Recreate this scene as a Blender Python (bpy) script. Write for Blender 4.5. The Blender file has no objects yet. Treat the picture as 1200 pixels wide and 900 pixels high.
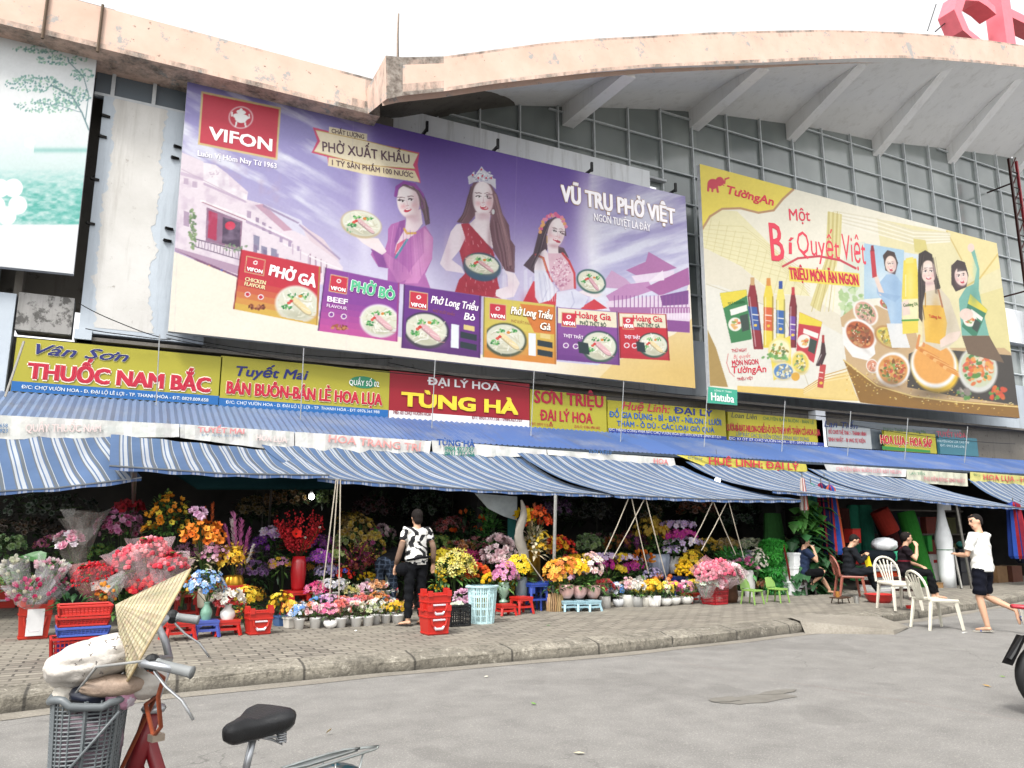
import bpy, math, random
import numpy as np
from mathutils import Vector, Matrix
R=math.radians
rng=random.Random(7)
sc=bpy.context.scene; COL=sc.collection
# ---------------------------------------------------------------- camera
F_,CX_,CY_=901.,600.,450.
PITCH=R(10.9);YAW=R(26.6);HC=1.42
FX,FY=math.sin(YAW),math.cos(YAW)
fwd=np.array((FX*math.cos(PITCH),FY*math.cos(PITCH),math.sin(PITCH)))
rgt=np.array((FY,-FX,0.0)); upv=np.cross(rgt,fwd)
cd=bpy.data.cameras.new('camera');cam=bpy.data.objects.new('camera',cd);COL.objects.link(cam)
cam.location=(0,0,HC);cam.rotation_euler=(R(90)+PITCH,0,-YAW)
cd.sensor_width=36;cd.lens=36*F_/1200;cd.clip_end=2000;cd.clip_start=.05
sc.camera=cam
# ---------------------------------------------------------------- sky, sun, exposure
SUN_EL,SUN_AZ=R(52),R(228)      # azimuth measured clockwise from +Y
w=bpy.data.worlds.new('World');sc.world=w;w.use_nodes=True
nt=w.node_tree;nt.nodes.clear()
sk=nt.nodes.new('ShaderNodeTexSky');sk.sky_type='NISHITA';sk.sun_disc=False
sk.sun_elevation=SUN_EL;sk.sun_rotation=SUN_AZ;sk.dust_density=3;sk.air_density=1.2;sk.ozone_density=1
hs=nt.nodes.new('ShaderNodeHueSaturation');hs.inputs['Saturation'].default_value=.03
bg=nt.nodes.new('ShaderNodeBackground');bg.inputs['Strength'].default_value=.15
wo=nt.nodes.new('ShaderNodeOutputWorld')
nt.links.new(sk.outputs[0],hs.inputs['Color']);nt.links.new(hs.outputs[0],bg.inputs['Color']);nt.links.new(bg.outputs[0],wo.inputs['Surface'])
sl=bpy.data.lights.new('sun','SUN');sl.energy=1.5;sl.angle=R(12);sl.color=(1,.96,.9)
so=bpy.data.objects.new('sun',sl);COL.objects.link(so)
sd=Vector((math.sin(SUN_AZ)*math.cos(SUN_EL),math.cos(SUN_AZ)*math.cos(SUN_EL),math.sin(SUN_EL)))
so.rotation_euler=sd.to_track_quat('Z','Y').to_euler();so.location=(0,-5,30)
vs=sc.view_settings;vs.view_transform='Standard';vs.look='None';vs.gamma=1;vs.use_curve_mapping=False
vs.exposure=1.42
sc.cycles.use_denoising=True
sc.cycles.max_bounces=6
# ---------------------------------------------------------------- pixel -> place on a real plane
def ray(x,y): return fwd+(x-CX_)/F_*rgt-(y-CY_)/F_*upv
def aty(x,y,Y):
    d=ray(x,y);t=Y/d[1];return Vector((d[0]*t,Y,HC+d[2]*t))
def atz(x,y,Z):
    d=ray(x,y);t=(Z-HC)/d[2];return Vector((d[0]*t,d[1]*t,Z))
def project(X,Y,Z):
    q=[X,Y,Z-HC];dt=lambda a:sum(a[i]*q[i] for i in range(3))
    z=dt(fwd);return CX_+F_*dt(rgt)/z,CY_-F_*dt(upv)/z
def LD(l,d,h):   # lateral, distance in the ground frame of the viewer -> world
    return Vector((FY*l+FX*d,-FX*l+FY*d,h))
# ---------------------------------------------------------------- colours, materials
def s2l(c): return c/12.92 if c<=.04045 else ((c+.055)/1.055)**2.4
def C(h,k=1.0):
    if not isinstance(h,str): return tuple(h[:3])
    h=h.lstrip('#');return tuple(s2l(int(h[i:i+2],16)/255)*k for i in (0,2,4))
def mixc(a,b,t): return tuple(a[i]*(1-t)+b[i]*t for i in range(3))
def jit(c,a=.15,r=rng):
    k=1+r.uniform(-a,a);return tuple(min(1,max(0,x*k*(1+r.uniform(-a,a)*.3))) for x in c)
class NB:
    def __init__(s,name):
        s.m=bpy.data.materials.new(name);s.m.use_nodes=True;s.t=s.m.node_tree;s.p=s.t.nodes['Principled BSDF'];s.o=s.t.nodes['Material Output']
    def n(s,t,**k):
        x=s.t.nodes.new('ShaderNode'+t)
        for a,b in k.items(): setattr(x,a,b)
        return x
    def l(s,a,b): s.t.links.new(a,b)
    def pos(s,scale=(1,1,1),loc=(0,0,0)):
        g=s.n('NewGeometry');m=s.n('Mapping');m.inputs['Scale'].default_value=scale;m.inputs['Location'].default_value=loc
        s.l(g.outputs['Position'],m.inputs['Vector']);return m.outputs[0]
    def obj(s,scale=(1,1,1)):
        g=s.n('TexCoord');m=s.n('Mapping');m.inputs['Scale'].default_value=scale
        s.l(g.outputs['Object'],m.inputs['Vector']);return m.outputs[0]
    def noise(s,vec,scale,detail=4,rough=.6):
        x=s.n('TexNoise');x.inputs['Scale'].default_value=scale;x.inputs['Detail'].default_value=detail;x.inputs['Roughness'].default_value=rough
        s.l(vec,x.inputs['Vector']);return x.outputs['Fac']
    def ramp(s,fac,stops):
        x=s.n('ValToRGB');e=x.color_ramp.elements
        while len(e)<len(stops): e.new(.5)
        for i,(p,c) in enumerate(stops):
            e[i].position=p;e[i].color=(*c,1) if len(c)==3 else c
        s.l(fac,x.inputs[0]);return x.outputs[0]
    def vramp(s,fac,a,b,lo=0,hi=1):
        x=s.n('MapRange');x.inputs[1].default_value=a;x.inputs[2].default_value=b;x.inputs[3].default_value=lo;x.inputs[4].default_value=hi
        s.l(fac,x.inputs[0]);return x.outputs[0]
    def mix(s,fac,a,b,mode='MIX'):
        x=s.n('Mix',data_type='RGBA',blend_type=mode)
        if isinstance(fac,(int,float)): x.inputs[0].default_value=fac
        else: s.l(fac,x.inputs[0])
        for i,v in ((6,a),(7,b)):
            if isinstance(v,tuple): x.inputs[i].default_value=(*v,1)
            else: s.l(v,x.inputs[i])
        return x.outputs[2]
    def math(s,op,a,b=0):
        x=s.n('Math',operation=op)
        for i,v in ((0,a),(1,b)):
            if isinstance(v,(int,float)): x.inputs[i].default_value=v
            else: s.l(v,x.inputs[i])
        return x.outputs[0]
    def bump(s,h,strength=.3,dist=.02):
        b=s.n('Bump');b.inputs['Strength'].default_value=strength;b.inputs['Distance'].default_value=dist
        s.l(h,b.inputs['Height']);s.l(b.outputs[0],s.p.inputs['Normal'])
    def base(s,c): s.l(c,s.p.inputs['Base Color'])
    def set(s,**k):
        for a,b in k.items(): s.p.inputs[a.replace('_',' ')].default_value=b
        return s
def attr_mat(name,rough=.6,spec=.4,ns=8,na=.18,bump=0,metal=0,sub=0,alpha=1,trans=0):
    b=NB(name);a=b.n('Attribute',attribute_name='Col')
    o=b.obj();f=b.noise(o,ns,3)
    v=b.vramp(f,.25,.75,1-na,1+na*.6)
    m=b.n('Vector' + 'Math',operation='SCALE');b.l(a.outputs['Color'],m.inputs[0]);b.l(v,m.inputs['Scale'])
    b.base(m.outputs[0]);b.set(Roughness=rough,Metallic=metal);b.p.inputs['Specular IOR Level'].default_value=spec
    if bump: b.bump(b.noise(o,ns*4,4),bump,.01)
    if sub: b.p.inputs['Subsurface Weight'].default_value=sub;b.p.inputs['Subsurface Radius'].default_value=(.01,.006,.004)
    if alpha<1: b.p.inputs['Alpha'].default_value=alpha
    if trans:
        t=b.n('BsdfTranslucent');b.l(m.outputs[0],t.inputs[0]);x=b.n('MixShader');x.inputs[0].default_value=trans
        b.l(b.p.outputs[0],x.inputs[1]);b.l(t.outputs[0],x.inputs[2]);b.l(x.outputs[0],b.o.inputs[0])
    return b.m
M={}
M['matte']=attr_mat('matte',.8,.25)
M['plastic']=attr_mat('plastic',.42,.45,ns=5,na=.1)
M['petal']=attr_mat('petal',.6,.25,ns=30,na=.15,trans=.25)
M['leaf']=attr_mat('leaf',.45,.4,ns=14,na=.3,trans=.15)
M['cloth']=attr_mat('cloth',.9,.1,ns=9,na=.16,bump=.35)
M['skin']=attr_mat('skin',.55,.35,ns=10,na=.08)
M['hair']=attr_mat('hair',.75,.12,ns=60,na=.4,bump=.3)
M['metal']=attr_mat('metal',.35,.5,ns=20,na=.2,metal=.85)
M['glaze']=attr_mat('glaze',.25,.5,ns=6,na=.08)
M['wood']=attr_mat('wood',.75,.2,ns=12,na=.3,bump=.3)
M['foil']=attr_mat('foil',.15,.8,ns=10,na=.2,alpha=.26)
M['print']=attr_mat('print',.5,.3,ns=1.3,na=.05)
M['awning']=attr_mat('awning',.75,.2,ns=1.5,na=.16,trans=.2)
M['rubber']=attr_mat('rubber',.55,.35,ns=30,na=.2)
def emis(name,col,st):
    b=NB(name);b.p.inputs['Emission Color'].default_value=(*col,1);b.p.inputs['Emission Strength'].default_value=st;b.p.inputs['Base Color'].default_value=(*col,1);return b.m
# ---------------------------------------------------------------- mesh builder
class MB:
    def __init__(s): s.v=[];s.f=[];s.c=[];s.M=None;s.marks=[]
    def add(s,vs,fs,col):
        o=len(s.v)
        if s.M is not None: vs=[tuple(s.M@Vector(v)) for v in vs]
        s.v.extend(vs);cl=isinstance(col,list)
        for i,f in enumerate(fs):
            s.f.append([o+k for k in f]);s.c.append(col[i] if cl else col)
        return s
    def box(s,c,d,col,rz=0,tilt=None,taper=1.0):
        hx,hy,hz=d[0]/2,d[1]/2,d[2]/2
        vs=[]
        m=Matrix.Rotation(rz,3,'Z')
        if tilt is not None: m=m@tilt
        for z in (-1,1):
            k=taper if z<0 else 1
            for x,y in ((-1,-1),(1,-1),(1,1),(-1,1)):
                p=m@Vector((x*hx*k,y*hy*k,z*hz));vs.append((p.x+c[0],p.y+c[1],p.z+c[2]))
        return s.add(vs,[(3,2,1,0),(4,5,6,7),(0,1,5,4),(1,2,6,5),(2,3,7,6),(3,0,4,7)],col)
    def quad(s,a,b,c,d,col): return s.add([tuple(a),tuple(b),tuple(c),tuple(d)],[(0,1,2,3)],col)
    def tube(s,pts,r,col,n=6,caps=True,flat=1.0,upref=None):
        pts=[Vector(p) for p in pts];k=len(pts);rs=r if isinstance(r,(list,tuple)) else [r]*k
        vs=[];fs=[];prev=None
        for i,p in enumerate(pts):
            t=(pts[min(i+1,k-1)]-pts[max(i-1,0)])
            if t.length<1e-9: t=Vector((0,0,1))
            t.normalize()
            if prev is None:
                ref=Vector(upref) if upref else (Vector((0,0,1)) if abs(t.z)<.9 else Vector((1,0,0)))
                u=ref.cross(t)
            else: u=prev-t*prev.dot(t)
            if u.length<1e-6: u=t.orthogonal()
            u.normalize();prev=u;q=t.cross(u)
            for j in range(n):
                a=2*math.pi*j/n;e=p+u*math.cos(a)*rs[i]+q*math.sin(a)*rs[i]*flat;vs.append(tuple(e))
        for i in range(k-1):
            for j in range(n):
                a=i*n+j;b=i*n+(j+1)%n;fs.append((a,b,b+n,a+n))
        if caps: fs.append(tuple(range(n-1,-1,-1)));fs.append(tuple(range((k-1)*n,k*n)))
        return s.add(vs,fs,col)
    def lathe(s,prof,c,col,n=14,cap=True,ribs=0,amp=0,sq=1.0,m=None):
        vs=[];fs=[];k=len(prof)
        for r,z in prof:
            for j in range(n):
                a=2*math.pi*j/n;rr=r*(1+amp*math.cos(ribs*a)) if ribs else r
                p=Vector((rr*math.cos(a),rr*math.sin(a)*sq,z))
                if m is not None: p=m@p
                vs.append((p.x+c[0],p.y+c[1],p.z+c[2]))
        for i in range(k-1):
            for j in range(n):
                a=i*n+j;b=i*n+(j+1)%n;fs.append((a,b,b+n,a+n))
        if cap:
            fs.append(tuple(range(n-1,-1,-1)))
            fs.append(tuple(range((k-1)*n,k*n)))
        if isinstance(col,list): # colour per ring
            cc=[]
            for i in range(k-1): cc+= [col[i]]*n
            cc+=[col[0],col[-1]];col=cc[:len(fs)]
        return s.add(vs,fs,col)
    def ball(s,c,r,col,n=8,m=4,rot=None):
        if not isinstance(r,(tuple,list)): r=(r,r,r)
        vs=[];fs=[]
        for i in range(m+1):
            th=math.pi*i/m
            for j in range(n):
                a=2*math.pi*j/n;p=Vector((r[0]*math.sin(th)*math.cos(a),r[1]*math.sin(th)*math.sin(a),r[2]*math.cos(th)))
                if rot is not None: p=rot@p
                vs.append((c[0]+p.x,c[1]+p.y,c[2]+p.z))
        for i in range(m):
            for j in range(n):
                a=i*n+j;b=i*n+(j+1)%n
                if i==0: fs.append((a,a+n,b+n))
                elif i==m-1: fs.append((a,a+n,b))
                else: fs.append((a,a+n,b+n,b))
        return s.add(vs,fs,col)
    def petal(s,base,d,nrm,L,W,col,cup=.2):
        d=Vector(d);nrm=Vector(nrm);b=Vector(base);sd=d.cross(nrm)*W/2
        mid=b+d*L*.6+nrm*L*cup*.5
        return s.add([tuple(b),tuple(mid-sd),tuple(b+d*L+nrm*L*cup),tuple(mid+sd)],[(0,1,2,3)],col)
    def leaf(s,base,d,L,W,col,droop=.25):
        b=Vector(base);d=Vector(d).normalized();sd=d.cross(Vector((0,0,1)))
        if sd.length<.1: sd=Vector((1,0,0))
        sd.normalize();u=sd.cross(d)
        m=b+d*L*.5+u*W*.12;t=b+d*L-Vector((0,0,L*droop))
        return s.add([tuple(b),tuple(m-sd*W/2-u*W*.15),tuple(t),tuple(m+sd*W/2-u*W*.15),tuple(m)],[(0,1,4),(1,2,4),(2,3,4),(3,0,4)],col)
    def build(s,name,mat,parent=None,smooth=False,pos=None):
        if len(s.marks)>1:          # several lines of writing: one part per line
            mk=[(0,0)]+[q for q in s.marks if q!=(0,0)]+[(len(s.v),len(s.f))]
            for (v0,f0),(v1,f1) in zip(mk,mk[1:]):
                b=MB();b.v=s.v[v0:v1];b.f=[[i-v0 for i in f] for f in s.f[f0:f1]];b.c=s.c[f0:f1];pure=(v0,f0) in s.marks
                if b.f: b.build(name if pure else 'printed_band',mat,parent)
            return None
        me=bpy.data.meshes.new(name)
        off=Vector((0,0,0))
        if parent is not None:
            q=parent
            while q is not None: off=off+q.location;q=q.parent
        elif pos is not None: off=Vector(pos)
        v=np.array(s.v,dtype=np.float64)-np.array(off) if s.v else np.zeros((0,3))
        me.from_pydata(v.tolist(),[],s.f)
        at=me.color_attributes.new('Col','FLOAT_COLOR','CORNER')
        cnt=np.array([len(f) for f in s.f]);cc=np.array([(*c[:3],1.0) for c in s.c],dtype=np.float32)
        at.data.foreach_set('color',np.repeat(cc,cnt,axis=0).ravel())
        if smooth: me.polygons.foreach_set('use_smooth',[True]*len(s.f))
        mats=mat if isinstance(mat,list) else [mat]
        for m in mats: me.materials.append(M[m] if isinstance(m,str) else m)
        o=bpy.data.objects.new(name,me);COL.objects.link(o)
        if parent is not None: o.parent=parent
        elif pos is not None: o.location=off
        return o
def tag(o,label=None,cat=None,group=None,kind=None):
    if label: o['label']=label
    if cat: o['category']=cat
    if group: o['group']=group
    if kind: o['kind']=kind
    return o
def thing(name,label,cat,loc=(0,0,0),group=None):
    o=bpy.data.objects.new(name,None);COL.objects.link(o);o.location=loc;o.empty_display_size=.1
    bpy.context.view_layer.update() if False else None
    return tag(o,label,cat,group)
def struct(name,mb,mat,smooth=False): return tag(mb.build(name,mat,smooth=smooth),kind='structure')
# ---------------------------------------------------------------- lettering (flat printed letters on a sign's plane)
_cu=bpy.data.curves.new('lettering','FONT');_to=bpy.data.objects.new('lettering_source',_cu);COL.objects.link(_to)
_cu.resolution_u=2
_BASE=dict(zip('ƠỚỜỞỠỢƯỨỪỬỮỰơớờởỡợưứừửữự','OÓÒỎÕỌUÚÙỦŨỤoóòỏõọuúùủũụ'));_BASE.update({'Đ':'D','đ':'d'});_adv={}
def text_mesh(s,bold=0,shear=0,space=1):
    """filled letters; the bar of D-stroke and the horns of O and U are added as strokes of their own"""
    if not any(c in _BASE for c in s): return _text(s,shear,space)
    b=''.join(_BASE.get(c,c) for c in s);v,f=_text(b,shear,space);v=list(v);f=list(f)
    mx=lambda q:max(p[0] for p in _text(q,0,1)[0])
    for i,c in enumerate(s):
        if c not in _BASE: continue
        pre=b[:i]
        if pre not in _adv: _adv[pre]=mx(pre+'I')-mx('I')
        x=_adv[pre];g=_text(b[i],0,1)[0];g0,g1=min(p[0] for p in g),max(p[0] for p in g);up=c.upper()==c
        if c=='Đ': P=[(g0-.09,.31),(g0+.27,.31),(g0+.27,.40),(g0-.09,.40)]
        elif c=='đ': P=[(g1-.30,.57),(g1+.06,.57),(g1+.06,.64),(g1-.30,.64)]
        else:
            h=.70 if up else .50;o=-.05 if c in 'ƠỚỜỞỠỢơớờởỡợ' else -.02
            P=[(g1+o-.05,h-.14),(g1+o+.05,h-.10),(g1+o+.11,h-.0),(g1+o+.10,h+.09),(g1+o+.01,h+.10),(g1+o+.02,h+.0)]
        k=len(v);v+=[(x+px+shear*py,py) for px,py in P];f.append(list(range(k,k+len(P))))
    return v,f
def _text(s,shear,space):
    bold=0
    _cu.body=s;_cu.offset=bold;_cu.shear=shear;_cu.space_character=space
    bpy.context.view_layer.update()
    dg=bpy.context.evaluated_depsgraph_get();e=_to.evaluated_get(dg);m=e.to_mesh()
    v=[(p.co.x,p.co.y) for p in m.vertices];f=[list(p.vertices) for p in m.polygons];e.to_mesh_clear()
    return v,f
CAP=.729*1.0
def letters(mb,s,p0,p1,cap,Y,col,bold=.02,shear=0,space=1,outline=None,ow=.03,arc=0,lift=0):
    """write s on the plane y=Y: baseline from photo point p0 to p1, cap = letter height in photo pixels at p0"""
    a=aty(*p0,Y);b=aty(*p1,Y);h=aty(p0[0],p0[1]-cap,Y).z-a.z
    v,f=text_mesh(s,0,shear,space);mb.marks.append((len(mb.v),len(mb.f)))
    xs=[q[0] for q in v];x0,x1=min(xs),max(xs);L=math.hypot(b.x-a.x,b.z-a.z);ca,sa=(b.x-a.x)/L,(b.z-a.z)/L
    kx=L/(x1-x0);kz=h/_caph
    T=[]
    for n,q in enumerate(f):       # every fill face gets its own hair's breadth of depth: accents overlap their letters
        for i in q: T.append((v[i][0],v[i][1],.0003*(n%4)))
    fs=[];k0=0
    for q in f: fs.append(tuple(range(k0,k0+len(q))));k0+=len(q)
    def put(y,c,dx,dz):
        vs=[]
        for x,z,d in T:
            u=(x-x0)*kx+dx*h;t=z*kz+arc*h*(1-(2*u/L-1)**2)+dz*h;vs.append((a.x+u*ca-t*sa,y-d,a.z+u*sa+t*ca))
        mb.add(vs,fs,c)
    y=Y-.002-lift
    if outline:
        e=(bold+ow)*1.5
        for k in range(6): put(y,C(outline,.75),e*math.cos(k*1.047),e*math.sin(k*1.047));y-=.0014
    put(y,C(col,.75),0,0);y-=.0014
    if bold>.008:
        e=bold*1.5
        for p,q in ((-1,-.6),(1,-.6),(1,.6),(-1,.6)): put(y,C(col,.75),p*e,q*e);y-=.0014
_v,_f=text_mesh('H');_caph=max(q[1] for q in _v)
# ================================================================ ground
def ground_mats():
    b=NB('asphalt');p=b.pos();big=b.noise(p,.25,5);fine=b.noise(p,70,3,.75);mid=b.noise(p,3,5)
    c=b.ramp(mid,[(.25,C('#908d89',.54)),(.75,C('#a8a5a0',.60))])
    c=b.mix(b.vramp(fine,.3,.7),b.mix(.5,c,(.05,.05,.048)),c)
    c=b.mix(b.vramp(big,.45,.65,0,.22),c,C('#8d8a84',.5))
    v=b.n('TexVoronoi');v.inputs['Scale'].default_value=60;b.l(p,v.inputs['Vector'])
    c=b.mix(b.vramp(v.outputs['Distance'],.0,.3,.5,0),c,C('#dcd8d0',.7))
    vc=b.n('TexVoronoi',feature='DISTANCE_TO_EDGE');vc.inputs['Scale'].default_value=.55;vv=b.n('VectorMath',operation='ADD');nz=b.n('TexNoise');nz.inputs['Scale'].default_value=1.6;nz.inputs['Detail'].default_value=5;b.l(p,nz.inputs['Vector']);b.l(p,vv.inputs[0]);b.l(nz.outputs['Color'],vv.inputs[1]);b.l(vv.outputs[0],vc.inputs['Vector']);c=b.mix(b.math('MULTIPLY',b.vramp(vc.outputs['Distance'],.0,.006,.5,0),b.vramp(big,.5,.6)),c,C('#4a4742',.4))
    pt=b.noise(p,.7,2);c=b.mix(b.vramp(pt,.6,.615,0,.22),c,C('#6f6c68',.42));c=b.mix(b.vramp(b.noise(p,9,4,.7),.62,.72,0,.3),c,C('#c9c4ba',.62))
    st=b.noise(b.pos((.16,1.1,1),(3,1,0)),1.0,4);c=b.mix(b.vramp(st,.55,.75,0,.25),c,C('#76736f',.45))
    b.base(c);b.set(Roughness=.92);b.bump(fine,.5,.01);M['asphalt']=b.m
    b=NB('pavers');p=b.pos();br=b.n('TexBrick');br.inputs['Scale'].default_value=1
    br.inputs['Brick Width'].default_value=.24;br.inputs['Row Height'].default_value=.13;br.inputs['Mortar Size'].default_value=.014;br.inputs['Mortar Smooth'].default_value=.3
    br.inputs['Color1'].default_value=(*C('#a39c8e',.68),1);br.inputs['Color2'].default_value=(*C('#857e73',.58),1);br.inputs['Mortar'].default_value=(*C('#544e46',.5),1)
    w_=b.noise(b.pos(),2.2,4);mp=b.n('VectorMath',operation='ADD');sx=b.n('CombineXYZ');b.l(b.math('MULTIPLY',w_,.05),sx.inputs[0]);b.l(b.math('MULTIPLY',w_,.04),sx.inputs[1])
    b.l(p,mp.inputs[0]);b.l(sx.outputs[0],mp.inputs[1]);b.l(mp.outputs[0],br.inputs['Vector'])
    n1=b.noise(p,.9,5);n2=b.noise(p,30,3)
    c=b.mix(b.vramp(n1,.4,.65,0,.5),br.outputs['Color'],C('#a39c8c',.6))
    c=b.mix(b.vramp(n2,.3,.7,0,.35),c,C('#57524a',.6))
    # worn sandy dust along the kerb and towards the left
    b.base(c);b.set(Roughness=.9);b.bump(b.math('ADD',br.outputs['Fac'],b.math('MULTIPLY',n2,-.6)),-.5,.01);M['pavers']=b.m
    b=NB('kerb_concrete');p=b.pos();n1=b.noise(p,1.5,6);n2=b.noise(p,28,4,.7)
    c=b.ramp(n1,[(.3,C('#7d776b',.6)),(.7,C('#aaa394',.66))]);c=b.mix(b.vramp(n2,.35,.65,0,.45),c,C('#5b564d',.5))
    g=b.n('SeparateXYZ');b.l(p,g.inputs[0]);c=b.mix(b.vramp(b.math('ADD',g.outputs[2],b.math('MULTIPLY',n2,.05)),.02,.09,.75,0),c,C('#3d3a35',.6))
    jx=b.math('ABSOLUTE',b.math('SUBTRACT',b.math('FRACT',b.math('MULTIPLY',g.outputs[0],.87)),.5));c=b.mix(b.vramp(jx,.006,.016,.8,0),c,C('#2f2c28',.5))
    n3=b.noise(p,7,5,.75);c=b.mix(b.vramp(n3,.5,.62,0,.55),c,C('#4f4a42',.5));c=b.mix(b.vramp(n3,.32,.42,.5,0),c,C('#cfc9ba',.7))
    b.base(c);b.set(Roughness=.95);b.bump(b.math('ADD',n2,n3),.6,.02);M['kerb']=b.m
    b=NB('ramp_concrete');p=b.pos();n1=b.noise(p,2.5,6);n2=b.noise(p,30,4,.7)
    c=b.ramp(n1,[(.3,C('#968f83',.54)),(.7,C('#aaa396',.58))]);c=b.mix(b.vramp(n2,.35,.65,0,.4),c,C('#6b655a',.5));b.base(c);b.set(Roughness=.95);b.bump(n2,.6,.015);M['ramp']=b.m
ground_mats()
SW=.16
KP=[(-40,-2.5),(-6,6.0),(-2.2,7.15),(-.7,7.6),(.5,7.86),(1.8,7.98),(3.2,8.02),(5.5,8.04),(7.4,8.2),(9.05,8.48),(10.8,8.66),(12.7,9.02),(15,9.55),(22,11.3),(60,21)]
def dense(P,st=.5):
    o=[]
    for a,b in zip(P,P[1:]):
        n=max(1,int(math.hypot(b[0]-a[0],b[1]-a[1])/st)) if max(abs(a[0]),abs(b[0]))<25 else 1
        for i in range(n): o.append((a[0]+(b[0]-a[0])*i/n,a[1]+(b[1]-a[1])*i/n))
    o.append(P[-1]);return o
KD=dense(KP,.35)
m=MB();m.quad((-400,-400,0),(400,-400,0),(400,400,0),(-400,400,0),(.1,.1,.1));struct('road',m,'asphalt')
m=MB();n=len(KD);vs=[(x,y+.3,SW) for x,y in KD]+[(x,60,SW) for x,y in KD]
m.add(vs,[(i,i+1,n+i+1,n+i) for i in range(n-1)],(.2,.2,.2));struct('pavement',m,'pavers')
m=MB();prof=[(0,-.02),(.008,.105),(.025,.128),(.12,.147),(.24,SW-.003),(.33,SW+.003),(.33,SW-.05)];vs=[];fs=[];kr=random.Random(3)
for i,(x,y) in enumerate(KD):
    a=kr.uniform(-.012,.012)
    for o,z in prof: vs.append((x,y+o+a+kr.uniform(-.012,.012),z+(kr.uniform(-.012,.012) if 0<o<.3 else 0)))
q=len(prof)
for i in range(n-1):
    for j in range(q-1): fs.append((i*q+j,(i+1)*q+j,(i+1)*q+j+1,i*q+j+1))
m.add(vs,fs,(.3,.3,.3));struct('kerb',m,'kerb')
# kerb joints and the sloping concrete slab over the kerb
m=MB();a=atz(942,741,0);b=atz(1060,735,0)
vs=[(a.x-.1,a.y-.12,0),(b.x-.9,b.y-.52,0),(b.x-.05,b.y-.12,.02),(b.x-.35,b.y+.14,.16),(a.x+.6,a.y+.44,.19),(a.x,a.y+.30,.19),(a.x-.06,a.y+.0,.16),(b.x-.9,b.y-.5,.06)]
m.add(vs,[(0,1,7,6),(1,2,7),(2,3,7),(3,4,7),(4,5,7),(5,6,7)],(.4,.4,.4));struct('concrete_ramp',m,'ramp')
# thin worn gutter strip and a faint red line on the road
m=MB();KG=dense(KP,.7);n=len(KG)
gr=random.Random(5);vs=[(x,y-.02-.14-gr.uniform(0,.10),.004) for x,y in KG]+[(x,y+.02,.004) for x,y in KG]
m.add(vs,[(i,i+1,n+i+1,n+i) for i in range(n-1)],(.4,.4,.4));struct('gutter_strip',m,'ramp')
m=MB();P=[(790,775),(850,785),(930,800),(1010,813),(1100,828),(1200,845)]
for p,q_ in zip(P,P[1:]):
    a=atz(*p,.005);b=atz(*q_,.005);m.quad((a.x,a.y-.012,.005),(b.x,b.y-.012,.005),(b.x,b.y+.012,.005),(a.x,a.y+.012,.005),C('#9c7f78',.6))
struct('faded_road_line',m,'matte')
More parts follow.
